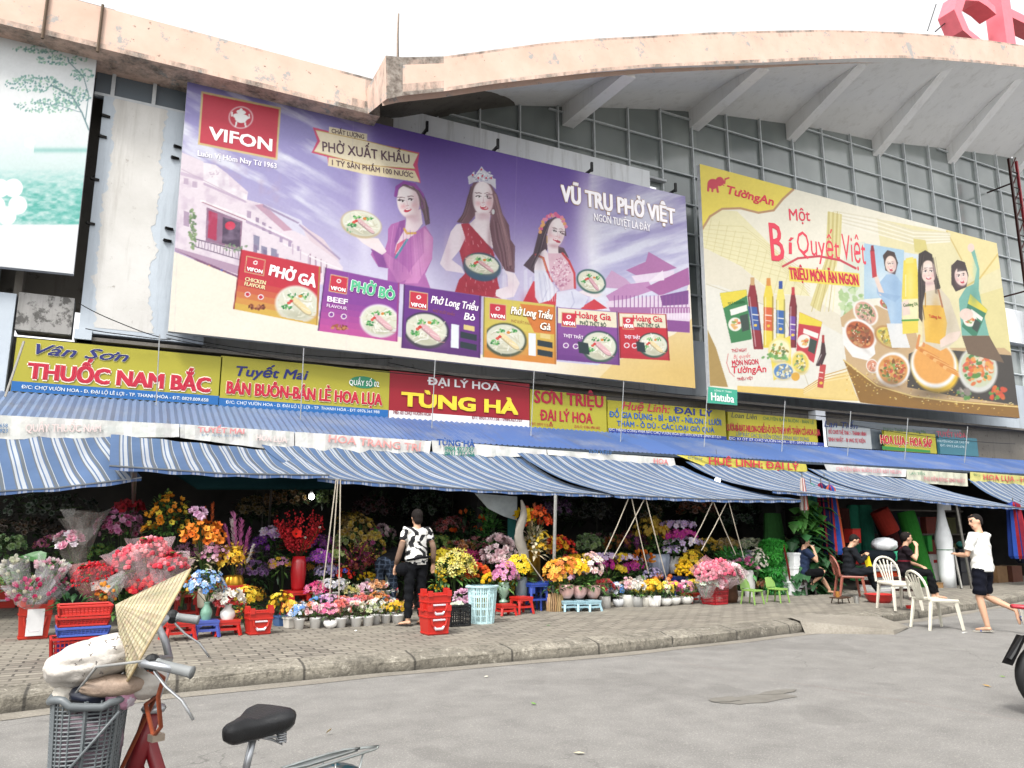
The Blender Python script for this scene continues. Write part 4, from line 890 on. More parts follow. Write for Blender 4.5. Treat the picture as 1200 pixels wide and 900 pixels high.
# pots and dishes
def dish(x,y,rx,ry,rot,rim,cols,n,r,sd):
    A.ell(*z(x,y)[0],rx/2.81,ry/2.81,rim,rot);A.ell(*z(x,y)[0],rx/2.81*.86,ry/2.81*.82,cols[0],rot);A.specks(*z(x,y)[0],rx/2.81*.72,ry/2.81*.66,cols+[hx(c)*.65 for c in cols[1:3]],int(n*2),r*.72,sd,rot);A.specks(*z(x,y)[0],rx/2.81*.6,ry/2.81*.5,['#fff6e8'],8,.7,sd+1,rot);A.glow(z(x,y)[0][0]+1,z(x,y)[0][1]+ry/2.81*.8,rx/2.81*.7,2.2,'#8a7f70',.35,rot)
dish(603,525,48,36,50,'#eeeae0',['#d9a08a','#5f8a4a','#e8c8b0','#8fae68'],40,2.2,41);dish(675,495,30,20,20,'#f0ece4',['#c95a48','#e09a7a','#7fa85a'],22,1.6,42)
A.poly(z(525,570,630,620,635,660,610,682,560,670,530,630),'#f3f1ee');dish(585,597,60,46,42,'#f6f4f0',['#b9582e','#d98a4a','#8a3a1e','#5f7f3a','#e0a060'],50,2.8,43)
dish(680,605,52,34,30,'#b98a52',['#e8cf5a','#f0e08a','#c9a83a','#7fa04a'],36,2.6,44);dish(625,700,20,24,-20,'#efe9e0',['#d98a6a','#e8b090'],14,1.6,45)
dish(693,712,56,58,40,'#f1efec',['#d9954a','#b96a2a','#7fa84a','#e0b070','#c94a3a'],60,2.8,46)
A.ell(*z(832,705)[0],27,31,'#e8b92e',-35);A.ell(*z(828,695)[0],26.5,28.5,'#f6f4f0',-35);A.ell(*z(828,690)[0],23,25,'#e9a24a',-35)
for k in range(10):
    x=775+k*11;A.line(z(x,640+k*8,x+55,668+k*8),4,['#e0933f','#d07a2e','#eeb468'][k%3])
for k in range(4): A.line(z(772+k*22,640-k*6,780+k*20,600-k*2),3,'#dc8a4a')
A.ell(*z(973,712)[0],23,27,'#d8d8d2',-8);A.ell(*z(973,706)[0],20,23,'#c8cfae',-8);A.specks(*z(973,712)[0],16,18,['#e0662e','#4f8a3a','#d8584a','#e8d8c0','#f0a04a','#3f7a3a'],80,3,47)
A.specks(*z(930,790)[0],8,6,['#8a8078','#b8aea0','#4f8a3a'],20,2.4,48);A.specks(*z(1040,790)[0],9,9,['#e0662e','#4f9a3a','#d8482a'],26,2.6,49)
# bottles, sachets, tubs
def bottle(x,y0,y1,wd,body,lab,cap,lean=0):
    wd*=.82
    A.poly(z(x-wd*.25,y0+22,x+wd*.25,y0+22,x+wd*.5,y0+62,x+wd*.5+lean,y1,x-wd*.5+lean,y1,x-wd*.5,y0+62),body);A.poly(z(x-wd*.2,y0,x+wd*.2,y0,x+wd*.22,y0+26,x-wd*.22,y0+26),cap)
    A.poly(z(x-wd*.5,y0+95,x+wd*.5,y0+98,x+wd*.5+lean*.7,y0+175,x-wd*.5+lean*.7,y0+172),lab);A.line(z(x-wd*.3,y0+65,x-wd*.3+lean,y1-10),1.2,'#ffffff',.5);A.line(z(x+wd*.42,y0+62,x+wd*.42+lean,y1-4),1.8,hx(body)*.55,.6);A.line(z(x-wd*.46,y0+62,x-wd*.46+lean,y1-4),1.0,hx(body)*.6,.5);A.line(z(x-wd*.3+lean*.5,y0+122,x+wd*.3+lean*.5,y0+124),1.3,'#f6f0e0',.9);A.line(z(x-wd*.25+lean*.5,y0+140,x+wd*.25+lean*.5,y0+142),.9,'#f6f0e0',.8);A.ell(*z(x+lean*.5,y0+158)[0],2,1.6,'#e8c23a')
def sachet(p,c1,c2,sd):
    A.poly(z(*p),c1);x=[(p[i],p[i+1]) for i in range(0,8,2)];P=lambda u,v:(x[0][0]*(1-u)*(1-v)+x[1][0]*u*(1-v)+x[2][0]*u*v+x[3][0]*(1-u)*v,x[0][1]*(1-u)*(1-v)+x[1][1]*u*(1-v)+x[2][1]*u*v+x[3][1]*(1-u)*v)
    A.poly(z(*P(0,0),*P(1,0),*P(1,.12),*P(0,.3)),c2);A.ell(*z(*P(.35,.65))[0],8,8,'#f0ece0');A.specks(*z(*P(.35,.65))[0],5,5,['#d85a3a','#7fa04a','#e8b060'],16,1.6,sd)
    A.poly(z(*P(.25,.35),*P(.95,.3),*P(.95,.42),*P(.25,.47)),'#f4f2e8');A.poly(z(*P(.6,.5),*P(.95,.48),*P(.95,.8),*P(.6,.82)),'#2f3f38')
sachet((122,460,210,448,228,612,160,625),'#2f7a44','#e8d23a',51);sachet((385,522,460,555,432,690,375,650),'#c22f3a','#e8d23a',52)
bottle(230,408,645,38,'#8a1f2a','#2f4f9a','#c9a06a',20);bottle(283,410,640,40,'#ecd23f','#d95a2e','#d98a3a',0);bottle(323,420,610,36,'#eede6a','#2f5fa8','#24449a',0);bottle(364,440,640,30,'#7a2028','#6a3f9a','#c22f3a',-2);bottle(463,598,700,24,'#3a2226','#c23a3a','#a82a2a',-14)
A.poly(z(285,630,355,600,358,720,300,748),'#f0d84a');dish(320,650,38,44,0,'#efe08a',['#f4ecc0','#d9b83a','#7fb060'],14,2.5,53);dish(332,718,36,30,0,'#e8dcae',['#4a80c0','#f2e6a8','#f6f0d0'],16,2.5,54);dish(388,690,30,40,-10,'#f0e2a0',['#e8cf5a','#7fb060','#f4ecc0'],14,2.5,55);A.specks(*z(300,670)[0],18,4,['#5f9a4a','#7fb86a'],16,2.2,56)
A.ell(*z(372,735)[0],5,5,'#e0a83a')
# woman holding a bottle, in blue
A.poly(z(660,335,675,318,698,325,710,360,700,400,668,385),'#3a2c28');A.ell(*z(686,365)[0],6.5,10,'#f0d8c8',-5);A.poly(z(672,398,700,398,725,430,722,560,690,580,672,500,640,460,640,435),'#9fc0e0')
A.poly(z(635,380,652,430,668,468,650,468,628,400),'#eed6c8');A.poly(z(618,320,632,318,640,405,625,410),'#c22f3a');A.poly(z(621,303,629,302,632,322,619,322),'#8a1f2a');A.poly(z(640,455,720,470,700,490,660,470),'#8fb2d6');A.poly(z(672,560,725,560,750,640,690,640),'#e8e8e6')
A.ell(*z(683,362)[0],1,.6,'#3a2c28');A.ell(*z(692,362)[0],1,.6,'#3a2c28');A.ell(*z(688,385)[0],2,1,'#c23a4a')
# big oil bottle
A.poly(z(728,352,770,345,776,400,776,590,725,595,722,470),'#ecd44a');A.poly(z(735,345,760,340,762,360,735,362),'#f0e06a');A.poly(z(724,480,776,478,776,545,724,548),'#f4ecb8');A.line(z(724,550,776,548),2.2,'#4f9a3a');A.line(z(735,400,735,470),1.2,'#f8eea8')
# woman in yellow apron
A.poly(z(778,330,800,318,822,332,832,380,850,440,840,470,812,440,806,500,792,560,778,540,775,400),'#2e2422');A.ell(*z(810,390)[0],8.8,13.5,'#f2dacb',-4);A.poly(z(800,420,826,415,835,450,800,460),'#efd4c6')
A.poly(z(790,500,800,455,850,445,880,480,905,550,920,600,880,635,850,650,790,620),'#d9cdb4');A.poly(z(792,500,858,500,872,560,862,630,800,620),'#e9b53a');A.line(z(800,460,800,505),1.4,'#b98a3a');A.line(z(843,450,856,505),2,'#a86a4a')
A.poly(z(880,590,918,585,905,615,850,640,848,615),'#efd6c8');A.poly(z(722,490,745,480,750,530,725,535),'#efd6c8')
for x in (801,817): A.ell(*z(x,385)[0],1.3,.7,'#33262a');A.line(z(x-6,377,x+6,376),.5,'#4a3a38')
A.ell(*z(811,411)[0],3.2,1.5,'#c9384c');A.ell(*z(811,409)[0],2.4,.7,'#ffffff')
# woman with raised fist, in green
A.poly(z(885,370,905,350,930,358,942,400,935,440,900,455,886,430),'#382a2a');A.ell(*z(918,405)[0],7.5,11,'#f2d8ca',-12);A.poly(z(905,350,930,358,938,385,905,390),'#382a2a');A.poly(z(935,440,960,430,970,380,950,322,962,316,978,380,976,450,1000,560,1010,600,920,600,910,480,925,455),'#6fb0a0');A.ell(*z(950,310)[0],4,5,'#f0d4c6')
sachet((948,462,1005,515,965,610,920,570),'#2f7a5a','#e8d23a',57);A.ell(*z(935,530)[0],8,7,'#f0d4c6');A.poly(z(920,600,1010,600,1060,690,940,660),'#6a5440')
for e in ((911,400),(926,395)): A.ell(*z(*e)[0],1.1,.7,'#33262a')
A.ell(*z(922,424)[0],2.4,1.4,'#c9384c')
A.poly(z(350,372,582,395,584,440,352,420),'#f0d94f')
face(z,686,366,17,27,-6,-.3);face(z,810,392,24,37,-4,0);face(z,917,406,20,30,-12,.2)
def strand2(P,n,cols):
    q=random.Random(n)
    for _ in range(n):
        o=q.uniform(-7,7);A.line([z(x+o,y+q.uniform(-4,4))[0] for x,y in P],.6,q.choice(cols),.5)
strand2([(790,335),(782,400),(785,500),(792,545)],14,['#5a4a46','#1c1614']);strand2([(826,345),(838,420),(838,460)],8,['#5a4a46','#1c1614']);strand2([(892,370),(892,430)],8,['#5f4f4c','#241a1a'])
shade(z,[(835,520,5,18,'#c88f2a',.5),(800,560,4,16,'#f6d070',.5),(880,560,6,16,'#b5a88c',.5),(700,440,5,14,'#7fa4cc',.5),(690,520,4,16,'#c4dcf0',.5),(960,470,5,12,'#4f9080',.5),(965,380,3,14,'#8fd0c0',.5),(750,430,4,20,'#f8ec9a',.6),(600,600,14,6,'#8a5a3a',.4),(680,760,18,7,'#5a4026',.5),(820,790,24,7,'#1f1a18',.5)])
A.line(z(330,372,380,345,450,338,520,352,570,378),2.6,'#c93a4a')
# elephant mark
E_='#cf3448';A.ell(*z(100,100)[0],6.5,6,E_,10);A.ell(*z(122,92)[0],5,5.5,E_);A.line(z(85,100,84,122),2.6,E_);A.line(z(98,105,98,124),2.4,E_);A.line(z(112,105,116,126),2.6,E_);A.line(z(130,90,138,98,140,84,152,80),1.8,E_);A.line(z(128,98,136,106),1,E_)
A.ell(*z(213,700)[0],17,20,'#e9e6da',0,.6);A.line(z(150,660,145,690,155,720,170,735),.7,'#cf5a5a')
A.build('printed_sheet',b2,fade=.1)
m=MB()
def zl(s,x0,y0,x1,y1,cap,col,b=.02,sh=0,out=None): letters(m,s,z(x0,y0)[0],z(x1,y1)[0],cap,BY2,col,b,sh,1,out,.03)
zl('TườngAn',148,132,300,172,9.5,'#c93448',.03,.25);zl('Một',352,220,422,222,13,'#cf4054',.012,.15);zl('B',294,352,338,356,43,'#cf4054',.009,.1);zl('í',350,330,372,333,20,'#cf4054',.01,.1);zl('Quyết',380,328,520,350,26,'#cf4054',.008,.12);zl('Việt',530,350,606,366,30,'#cf4054',.008,.12)
zl('TRIỆU MÓN ĂN NGON',354,412,580,434,12.5,'#c22f48',.03)
zl('THỬ NGAY',162,655,212,652,3.6,'#c9485a',.01);zl('Bí quyết',168,676,225,672,4.5,'#cf6a6a',0,.3);zl('MÓN NGON',164,699,250,694,6,'#c22f48',.025);zl('TườngAn',164,724,276,720,8,'#c93448',.02,.15);zl('TRIỆU VIỆT',180,748,232,744,3,'#c93448',.01)
zl('Tường An',812,540,852,545,3.4,'#c93a3a',.01);zl('Cooking Oil',728,505,774,500,3.6,'#3f7a3a',.01);zl('TỪ NHIÊN',150,500,205,492,3,'#2f6a3a',.01)
m.build('lettering','print',b2)
# small green plate
qs=[(830,453),(864,457),(864,475),(829,472)];s=board('small_sign','small green sign with white letters under the corner of the cooking oil billboard',qs,BY-.12,.04,'sign')
m=MB();P=[aty(*p,BY-.121) for p in qs];m.quad(P[3],P[2],P[1],P[0],C('#3d9a80',.8));letters(m,'Hatuba',(833.5,469),(860,472),9,BY-.121,'#f2f7f4',.02);letters(m,'CÔNG TY TNHH',(837,458.5),(857,460.5),2,BY-.121,'#e6f2ec',0);m.build('lettering','print',s)
# ---- mint field picture at the far left
Q0=[(-60,12),(115,54),(86,321),(-60,306)]
b0=board('billboard','pale mint billboard with a tree over a green field at the left edge',Q0,BY)
A=Art(Q0,BY,200,300,'#e9eef0');X,Y_=A.X,A.Y
A.put(fbm(X/30,Y_/24,2,4),'#f6f8f9',.7);A.put(np.clip((Y_-150)/60,0,1),'#c5e3e0',.8);A.put(np.clip((Y_-196)/30,0,1)*np.clip(fbm(X/7,Y_/3,6,4)*1.6-.25,0,1),'#3fae9f',.85);A.put(np.clip((Y_-262)/2,0,1),'#eef1f3')
A.put(np.exp(-((Y_-176)/3)**2)*(X>40),'#6fb8b0',.6)
q=random.Random(21)
def br(x,y,an,L,wd,d):
    x2=x+L*math.cos(an);y2=y-L*math.sin(an);A.line([(x,y),(x2,y2)],wd,'#6f8f95',.85)
    if d==0:
        A.specks(x2,y2,9,4,['#86b8a8','#9cc6b4','#6fa59a','#b4d4b8'],9,1.2,q.randint(0,999));return
    for k in range(3): br(x2,y2,an+q.uniform(-.5,.6),L*q.uniform(.6,.85),max(.5,wd*.6),d-1)
for (x,y,rx_,ry_,n) in ((48,58,34,5,90),(72,70,30,6,90),(40,98,34,10,170),(84,112,22,11,130),(56,124,40,8,150),(96,88,14,8,60)): A.specks(x,y,rx_,ry_,['#7fb0a4','#9cc6b4','#6a9c98','#a8cfb4','#5f9094'],n,1.3,n+x)
A.line([(104,152),(96,132),(84,112),(60,100)],1.8,'#6a8c92');A.line([(100,142),(104,112),(98,90),(80,72)],1.2,'#6a8c92');A.line([(96,132),(70,124),(44,120)],.9,'#7a9ca0')
for k in range(5): A.ell(8+18*math.cos(k*1.257+.3)*.75,235+18*math.sin(k*1.257+.3),11,11,'#fafcfc')
for k in range(5): A.ell(35+4*math.cos(k*1.257),167+4*math.sin(k*1.257),3,3,'#f6fafa')
A.line([(35,170),(36,181)],.8,'#e6efee')
A.build('printed_sheet',b0)
# ================================================================ shop signs over the tin roof
SY=14.0
ZB=3.57
def xw(px,y,Y=SY): return aty(px,y,Y).x
def shop_sign(label,px0,px1,ztop,zbot,col,bar=None,barh=.17,lines=(),extra=None,Y=SY,name='shop_sign',top=None):
    x0=xw(px0,450,Y);x1=xw(px1,480,Y)-.01;m=MB();m.box(((x0+x1)/2,Y+.04,(ztop+zbot)/2),(x1-x0,.08,ztop-zbot),C(col,.43))
    o=m.build(name,'print',None,pos=(x0,Y,zbot));tag(o,label,'sign',)
    m=MB()
    if bar: zb=zbot+(ztop-zbot)*barh;m.quad((x0+.005,Y-.003,zbot+.004),(x1-.005,Y-.003,zbot+.004),(x1-.005,Y-.003,zb),(x0+.005,Y-.003,zb),C(bar,.8))
    if extra: extra(m)
    for l in lines:
        s,p0,p1,cap,c=l[:5];k=l[5] if len(l)>5 else {};letters(m,s,p0,p1,cap,Y-.003,c,**k)
    m.build('lettering','print',o);return o
YL,RD,NV='#d2c944','#b9243c','#22286e'
shop_sign('yellow sign with red THUỐC NAM BẮC letters, leftmost over the tin roof',13,257,4.43,ZB,YL,'#1f5f9e',.19,[
 ('Vân Sơn',(42,415),(150,424),12,NV,dict(shear=.4,bold=.02,outline='#e9e6b8')),('THUỐC NAM BẮC',(32.6,443),(245,459.5),17.5,RD,dict(bold=.05,outline='#f4ead8',ow=.045)),('Đ/C: CHỢ VƯỜN HOA - Đ. ĐẠI LỘ LÊ LỢI - TP. THANH HÓA - ĐT: 0829.009.658',(25,455),(244,470.8),4,'#e8eef4',dict(bold=.01))])
def oval(m):
    c=aty(426,448,SY-.006);P=[(c.x+.26*math.cos(i*.2618),SY-.006,c.z-.0+.115*math.sin(i*.2618)) for i in range(24)];m.add(P,[tuple(range(23,-1,-1))],C('#2f7d5a',.8))
shop_sign('yellow sign with a green oval at its corner, beside the red sign',257,456,4.45,ZB-.02,YL,'#1f5f9e',.17,[
 ('Tuyết Mai',(277,440),(361,445),11,NV,dict(shear=.25,bold=.025)),('BÁN BUÔN-BÁN LẺ HOA LỤA',(265.6,461),(447,475),14,RD,dict(bold=.035,outline='#efe6c0')),('Đ/C: CHỢ VƯỜN HOA - Đ. ĐẠI LỘ LÊ LỢI - TP. THANH HÓA - ĐT: 0976.361.988',(264.5,472.7),(444.6,484.5),3.6,'#e8eef4',dict(bold=.005)),('QUẦY SỐ 02',(409,451),(444,453.5),6,'#eef4ee',dict(bold=.01,lift=.006))],oval)
shop_sign('red sign with yellow TÙNG HÀ letters, the only red one',456.5,621,4.47,ZB-.03,'#b82436','#d9d6d6',.17,[
 ('ĐẠI LÝ HOA',(501,450.5),(585,458),8.5,'#e6e2e2',dict(bold=.03)),('TÙNG HÀ',(471,475),(606,485.5),15,'#e3cc3c',dict(bold=.06,outline='#7d1420',ow=.02)),('MĐ: 03 CHỢ VƯỜN HOA',(461,485),(505,487.5),4,'#8a2030',dict(bold=.01)),('ĐT: 0931.777.136 - 0984.427.737',(553,491),(612,494.5),4,'#8a2030',dict(bold=.01))])
shop_sign('plain yellow sign reading SƠN TRIỆU in dark red, right of the red sign',621.5,711,4.36,ZB-.03,YL,None,.1,[
 ('SƠN TRIỆU',(626.5,471.7),(706.7,477.5),14,'#a8203a',dict(bold=.03)),('ĐẠI LÝ HOA',(633,492),(694,496.3),12,'#a8203a',dict(bold=.025)),('ĐT: 0977.115.888',(623,498),(648,500),3,'#a8203a',dict(bold=0)),('ZALO: 0386.480.682',(673,501),(703,503),3,'#a8203a',dict(bold=0))])
shop_sign('yellow sign reading Huệ Linh in red script with blue lines, above a yellow banner',711.5,850,4.28,ZB-.01,'#d3c83c','#2d3f86',.13,[
 ('Huệ Linh:',(729,479.5),(785,484),9,'#b8324a',dict(shear=.25,bold=.012)),('ĐẠI LÝ',(790,484),(835,488),7,'#26357e',dict(bold=.04)),('ĐỒ GIA DỤNG - BÌ - BẠT - NILON - LƯỚI',(714,488.3),(845,498.5),6.6,'#2a5fa8',dict(bold=.025)),('THẢM - Ô DÙ - CÁC LOẠI GIỎ QUÀ',(723,499),(837,507),6,'#2a5fa8',dict(bold=.02)),('ĐC: MBNG CÔNG PHÍA BẮC CHỢ VƯỜN HOA ĐT: 0979.339.878 - 0989.857.829',(714,504.5),(845,513.5),3,'#d6d8e6',dict(bold=0))])
shop_sign('yellow sign with four crowded lines ending over a navy strip, left of the white sign',851,963,4.26,ZB,'#d3c83c','#2d3f86',.14,[
 ('Loan Liên',(857,489),(887,491.7),6,'#2b3348',dict(shear=.25,bold=.005)),('CHUYÊN BÁN BUÔN - BÁN LẺ',(894,492),(954,497),3.9,'#2f6a4a',dict(bold=0)),('LƯỚI-BÌ-BẠT-NILON-CHIẾU-Ô DÙ-THẢM MỸ-THẢM CỎ-HOA LỤA',(852,504.5),(961,510.5),7.5,'#a82a3c',dict(bold=.02)),('LẮP ĐẶT CÁC SỰ KIỆN CÔNG TRÌNH XÂY DỰNG',(863,510.7),(948,516.7),4.2,'#2f5f8a',dict(bold=0)),('ĐC: KI ỐT 07 CHỢ VƯỜN HOA - ĐT: 0979.689.086',(854,515),(958,521.5),3,'#d6d8e6',dict(bold=0))])
shop_sign('white sign with red lines and dark blue script heading',963.5,1018,4.14,ZB+.02,'#cfd5d6',None,.1,[
 ('Lan Tiến',(966,500),(1005,502.7),7,'#24386e',dict(shear=.25,bold=.01)),('ĐỒ CHƠI THỂ THAO - THÁNH HÌNH',(971,508),(1015,511),4.5,'#b3374a',dict(bold=.01)),('SINH NHẬT - BÓNG SỰ KIỆN',(971,517),(1014,519),4.5,'#b3374a',dict(bold=.01))])
def band(m):
    a=aty(1031,526,SY-.003);b=aty(1093,530,SY-.003);m.quad((a.x+.1,SY-.003,ZB+.03),(b.x-.1,SY-.003,ZB+.03),(b.x-.1,SY-.003,ZB+.1),(a.x+.1,SY-.003,ZB+.13),C('#2f7a3a',.8))
shop_sign('yellow sign reading HOA LỤA HOA SÁP in red, right of the white column',1031,1093,4.14,ZB+.02,YL,None,.1,[
 ('Đại Lý: Tuyết Nhi - Trung Mai',(1035,504.5),(1085,508),3.8,'#3a5a3a',dict(bold=.01)),('HOA LỤA - HOA SÁP',(1032,519.5),(1092,524),9.5,'#b8243c',dict(bold=.035,outline='#f2e8c0'))],band)
shop_sign('teal sign with faded red heading, last on the right',1093.5,1141,4.12,ZB+.02,'#4f8fa0',None,.1,[('TUYẾT HÒA',(1098,511.5),(1132,513.5),6,'#a8485a',dict(bold=.02)),('CHUYÊN HOA LỤA CAO CẤP',(1098,518),(1136,520),2.6,'#c9dbe0',dict(bold=0)),('ĐT: 0912.345.678',(1102,523),(1130,525),2.4,'#c9dbe0',dict(bold=0))])
# ================================================================ corrugated tin roof with its hanger rods
tr=thing('tin_roof','long blue corrugated tin roof running under the row of shop signs','roof',(6,13.2,3.2))
m=MB();xs=[];x=-5.0
while x<33: xs.append(x);x+=.0275
n=len(xs);r0,r1=(13.98,3.56),(12.38,2.955);vs=[];cc=[]
rr=random.Random(6)
for (y,zz) in (r0,r1):
    for i,x in enumerate(xs): vs.append((x,y,zz+[.014,.0,-.014,.0][i%4]))
sheet={}
for i in range(n-1):
    t=min(1,max(0,(xs[i]-1.5)/3.5));k=int(xs[i]/.85);sheet.setdefault(k,rr.uniform(.88,1.1))
    cc.append(tuple(c*sheet[k] for c in mixc(C('#7388aa',.56),C('#4c6ca8',.52),t)))
m.add(vs,[(n+i,n+i+1,i+1,i) for i in range(n-1)],cc);m.build('sheet','corrugated',tr,smooth=False)
for px,y0,y1 in ((186,392,475),(355,408,492),(509,422,502),(625,435,512),(730,447,520),(828,456,525),(919,470,531),(996,482,536),(1063,490,540),(1133,500,546)):
    a=aty(px+1,y0,13.3);b=aty(px-3,y1,13.15);m=MB();m.tube([a,b],.009,C('#a9acae',.55),5);m.build('hanger_rod','matte',tr)
a=aty(28,400,13.2);b=aty(6,465,13.1);m=MB();m.tube([a,b],.018,C('#a8a49c',.7),5);m.build('hanger_rod','matte',tr)
m=MB();m.box((14,12.40,2.93),(38,.04,.05),C('#4f5a66',.5));m.build('edge_beam','matte',tr)
# ================================================================ printed banners under the tin edge
BNY=12.34
def banner(label,topL,topR,botR,botL,col,lines=(),band=None,group=None,sag=.0,sd=1):
    n=24;tl,tr_,br_,bl=[aty(*p,BNY) for p in (topL,topR,botR,botL)];rg=random.Random(sd);ph=rg.uniform(0,6)
    def P(u,v):
        a=tl.lerp(tr_,u).lerp(bl.lerp(br_,u),v);a.y+=.018*math.sin(u*21+ph)*v-.01*v+.01*math.sin(u*47+ph);a.z-=sag*math.sin(math.pi*u)*v;return tuple(a)
    m=MB();vs=[P(i/n,j/3) for j in range(4) for i in range(n+1)];k=n+1;fs=[];cc=[]
    for j in range(3):
        for i in range(n):
            fs.append(((j+1)*k+i,(j+1)*k+i+1,j*k+i+1,j*k+i));cc.append(jit(C(band if (band and j==0) else col,.58),.05,rg))
    m.add(vs,fs,cc)
    if band:
        pass
    o=m.build('banner','cloth',None,pos=tl);tag(o,label,'banner')
    if lines:
        m=MB()
        for l in lines:
            s,p0,p1,cap,c=l[:5];kk=l[5] if len(l)>5 else {};letters(m,s,p0,p1,cap,BNY-.03,c,**kk)
        m.build('lettering','print',o)
    return o
FR='#dba7a2'
banner('faded white banner hanging from the tin edge at the far left',(-30,485),(210,497),(210,512),(-30,516),'#dfe0dc',[('QUẦY THUỐC NAM',(30,506),(118,506),9,'#e3cdca',dict(bold=.01)),('0829.009.658',(-26,501),(9,501),4.5,'#4a78a8',dict(bold=.01)),('0912.668.823',(-26,507),(9,507),4.5,'#4a78a8',dict(bold=.01))],sd=1)
banner('white banner with small red TUYẾT MAI letters hanging from the tin edge',(211,497),(345,506),(345,530),(211,513),'#e2e2de',[('TUYẾT MAI',(232,506.5),(286,508.5),6,'#d98e90',dict(bold=.03)),('ĐT: 0976.361.988',(236,511),(282,512),2.4,'#7a98b0',dict(bold=0)),('HOA LỤA',(300,516),(336,519),7,'#e6d0cc',dict(bold=.02))],sd=2)
banner('white banner with faded red TRANG TRÍ letters left of the red and blue one',(346,506),(505,517),(502,535),(346,527),'#e4e3df',[('HOA TRANG TRÍ',(385,518),(493,529),8.5,'#dd9a96',dict(bold=.02))],sd=3)
banner('white banner with blue heading and green telephone numbers',(506,516),(640,527),(640,535),(508,536),'#e6e6e2',[('TÙNG HÀ',(512,521.5),(556,524),7,'#27549a',dict(bold=.03)),('0984.427.737',(521,528),(555,529.5),5,'#2f8a78',dict(bold=.02)),('0931.777.136',(521,534),(556,535),5,'#2f8a78',dict(bold=.02))],sag=.0,sd=4)
banner('white banner with small blue words and red HOA at its end',(641,527),(790,537),(792,548),(641,533),'#e2e2de',[('SƠN TRIỆU',(690,531),(716,533),4,'#3f6aa0',dict(bold=.02)),('HOA',(766,543),(783,544.5),6,'#dd8a8a',dict(bold=.02))],sd=5)
banner('yellow banner with red HUỆ LINH: ĐẠI LÝ letters',(792,533),(945,544),(947,553),(830,549),'#d3c860',[('HUỆ LINH: ĐẠI LÝ',(831,544),(936,551),8,'#c43a48',dict(bold=.03)),('ĐT 0979',(806,538),(823,539.5),3,'#3a6a8a',dict(bold=0))],sd=6)
banner('faded white banner with pink letters right of the long yellow banner',(966,544),(1062,550),(1060,559),(972,556),'#dadcda',[('CHUYÊN BÁN BUÔN LƯỚI BẠT NILON',(980,551.5),(1056,555.5),4.4,'#d9979c',dict(bold=.01))],sd=7)
banner('cream banner with pink letters and a green heading',(1063,550),(1133,555),(1133,570),(1063,565),'#d6d6c2',[('PHỤ KIỆN BÓNG SINH NHẬT',(1083,563),(1131,566),4.6,'#cf8a90',dict(bold=.01)),('LAN TIẾN',(1066,556),(1084,557),3,'#3f8a6a',dict(bold=0))],sd=8)
banner('pale yellow banner with red HOA LỤA letters at the right edge',(1137,553),(1230,560),(1230,571),(1137,566),'#d6cf86',[('HOA LỤA - HOA SÁP',(1153,562),(1228,567),6,'#cf5a5a',dict(bold=.02)),('Đại lý',(1141,557),(1149,558),2.6,'#3f7a4a',dict(bold=0))],sd=9)
# ================================================================ striped awnings
W_,BL_,GR_=C('#d0d6de',.48),C('#6a86b0',.47),C('#6d747c',.6)
STR=[(BL_,.40),(GR_,.06),(W_,.10),(BL_,.06),(W_,.16),(BL_,.05),(GR_,.14),(W_,.03)]
def awning(label,bl,br,fr,fl,yb=12.33,yf=11.3,sag=.12,per=.42,yl=None,scal=.03,sd=0):
    P0,P1=aty(*bl,yb),aty(*br,yb);P2=aty(*fr,yf);P3=aty(*fl,yl or yf);rg=random.Random(sd)
    Lx=max(P1.x-P0.x,P2.x-P3.x);us=[0];cols=[]
    k=0;u=0
    while u<1-1e-6:
        c,wd=STR[k%len(STR)];u=min(1,u+wd*per/Lx);us.append(u);cols.append(jit(c,.04,rg));k+=1
    nv=9;vs=[];ph=rg.uniform(0,6)
    for j in range(nv+1):
        v=j/nv
        for u in us:
            a=P0.lerp(P1,u).lerp(P3.lerp(P2,u),v)
            a.z-=sag*math.sin(math.pi*v**.8)*(.7+.5*math.sin(u*math.pi*3+ph)*.5)+scal*v*math.sin(math.pi*u)*1.2
            a.z+=.012*math.sin(u*Lx*5+ph+v*3)*math.sin(math.pi*v)+.008*math.sin(u*Lx*11+v*9+ph);vs.append(tuple(a))
    n=len(us);fs=[];cc=[]
    for j in range(nv):
        for i in range(n-1): fs.append(((j+1)*n+i,(j+1)*n+i+1,j*n+i+1,j*n+i));cc.append(cols[i])
    m=MB();m.add(vs,fs,cc)
    # hem: a narrow hanging fold along the front edge
    F=vs[nv*n:];hv=[tuple(p) for p in F]+[(p[0],p[1]-.008,p[2]-.045) for p in F]
    o=m.build('awning','awning',None,smooth=False,pos=P0);tag(o,label,'awning')
    h=MB();h.add(hv,[(n+i,n+i+1,i+1,i) for i in range(n-1)],[mixc(c,C('#3f68b8',.6),.3) for c in cols]);h.build('hem','awning',o)
    t=MB();t.tube([F[0],F[n//2],F[-1]],.012,C('#8a8f94',.6),5);t.build('front_pole','metal',o)
    return o
awning('blue and white striped awning at the far left, hanging lowest',(-60,513),(128,511),(166,560),(-60,578),yf=11.45,per=.29,sag=.05,sd=1,yb=12.35)
awning('wide striped awning left of centre, overlapping the one at the far left',(130,509),(348,531),(386,557),(128,546),per=.29,sag=.07,sd=2,yf=11.25,yb=12.31)
awning('striped awning over the standing woman, sagging in a deep curve',(306,520),(612,534),(730,580),(372,561),per=.27,sag=.20,sd=3,yf=11.32,yb=12.36)
awning('striped awning over the bright purple orchids, right of the centre pole',(605,530),(800,546),(938,586),(720,580),per=.27,sag=.17,sd=4,yf=11.25,yb=12.33)
awning('striped awning under the yellow banner, over the green grass rolls',(803,541),(946,552),(1072,584),(905,575),per=.27,sag=.16,sd=5,yf=11.35,yb=12.36)
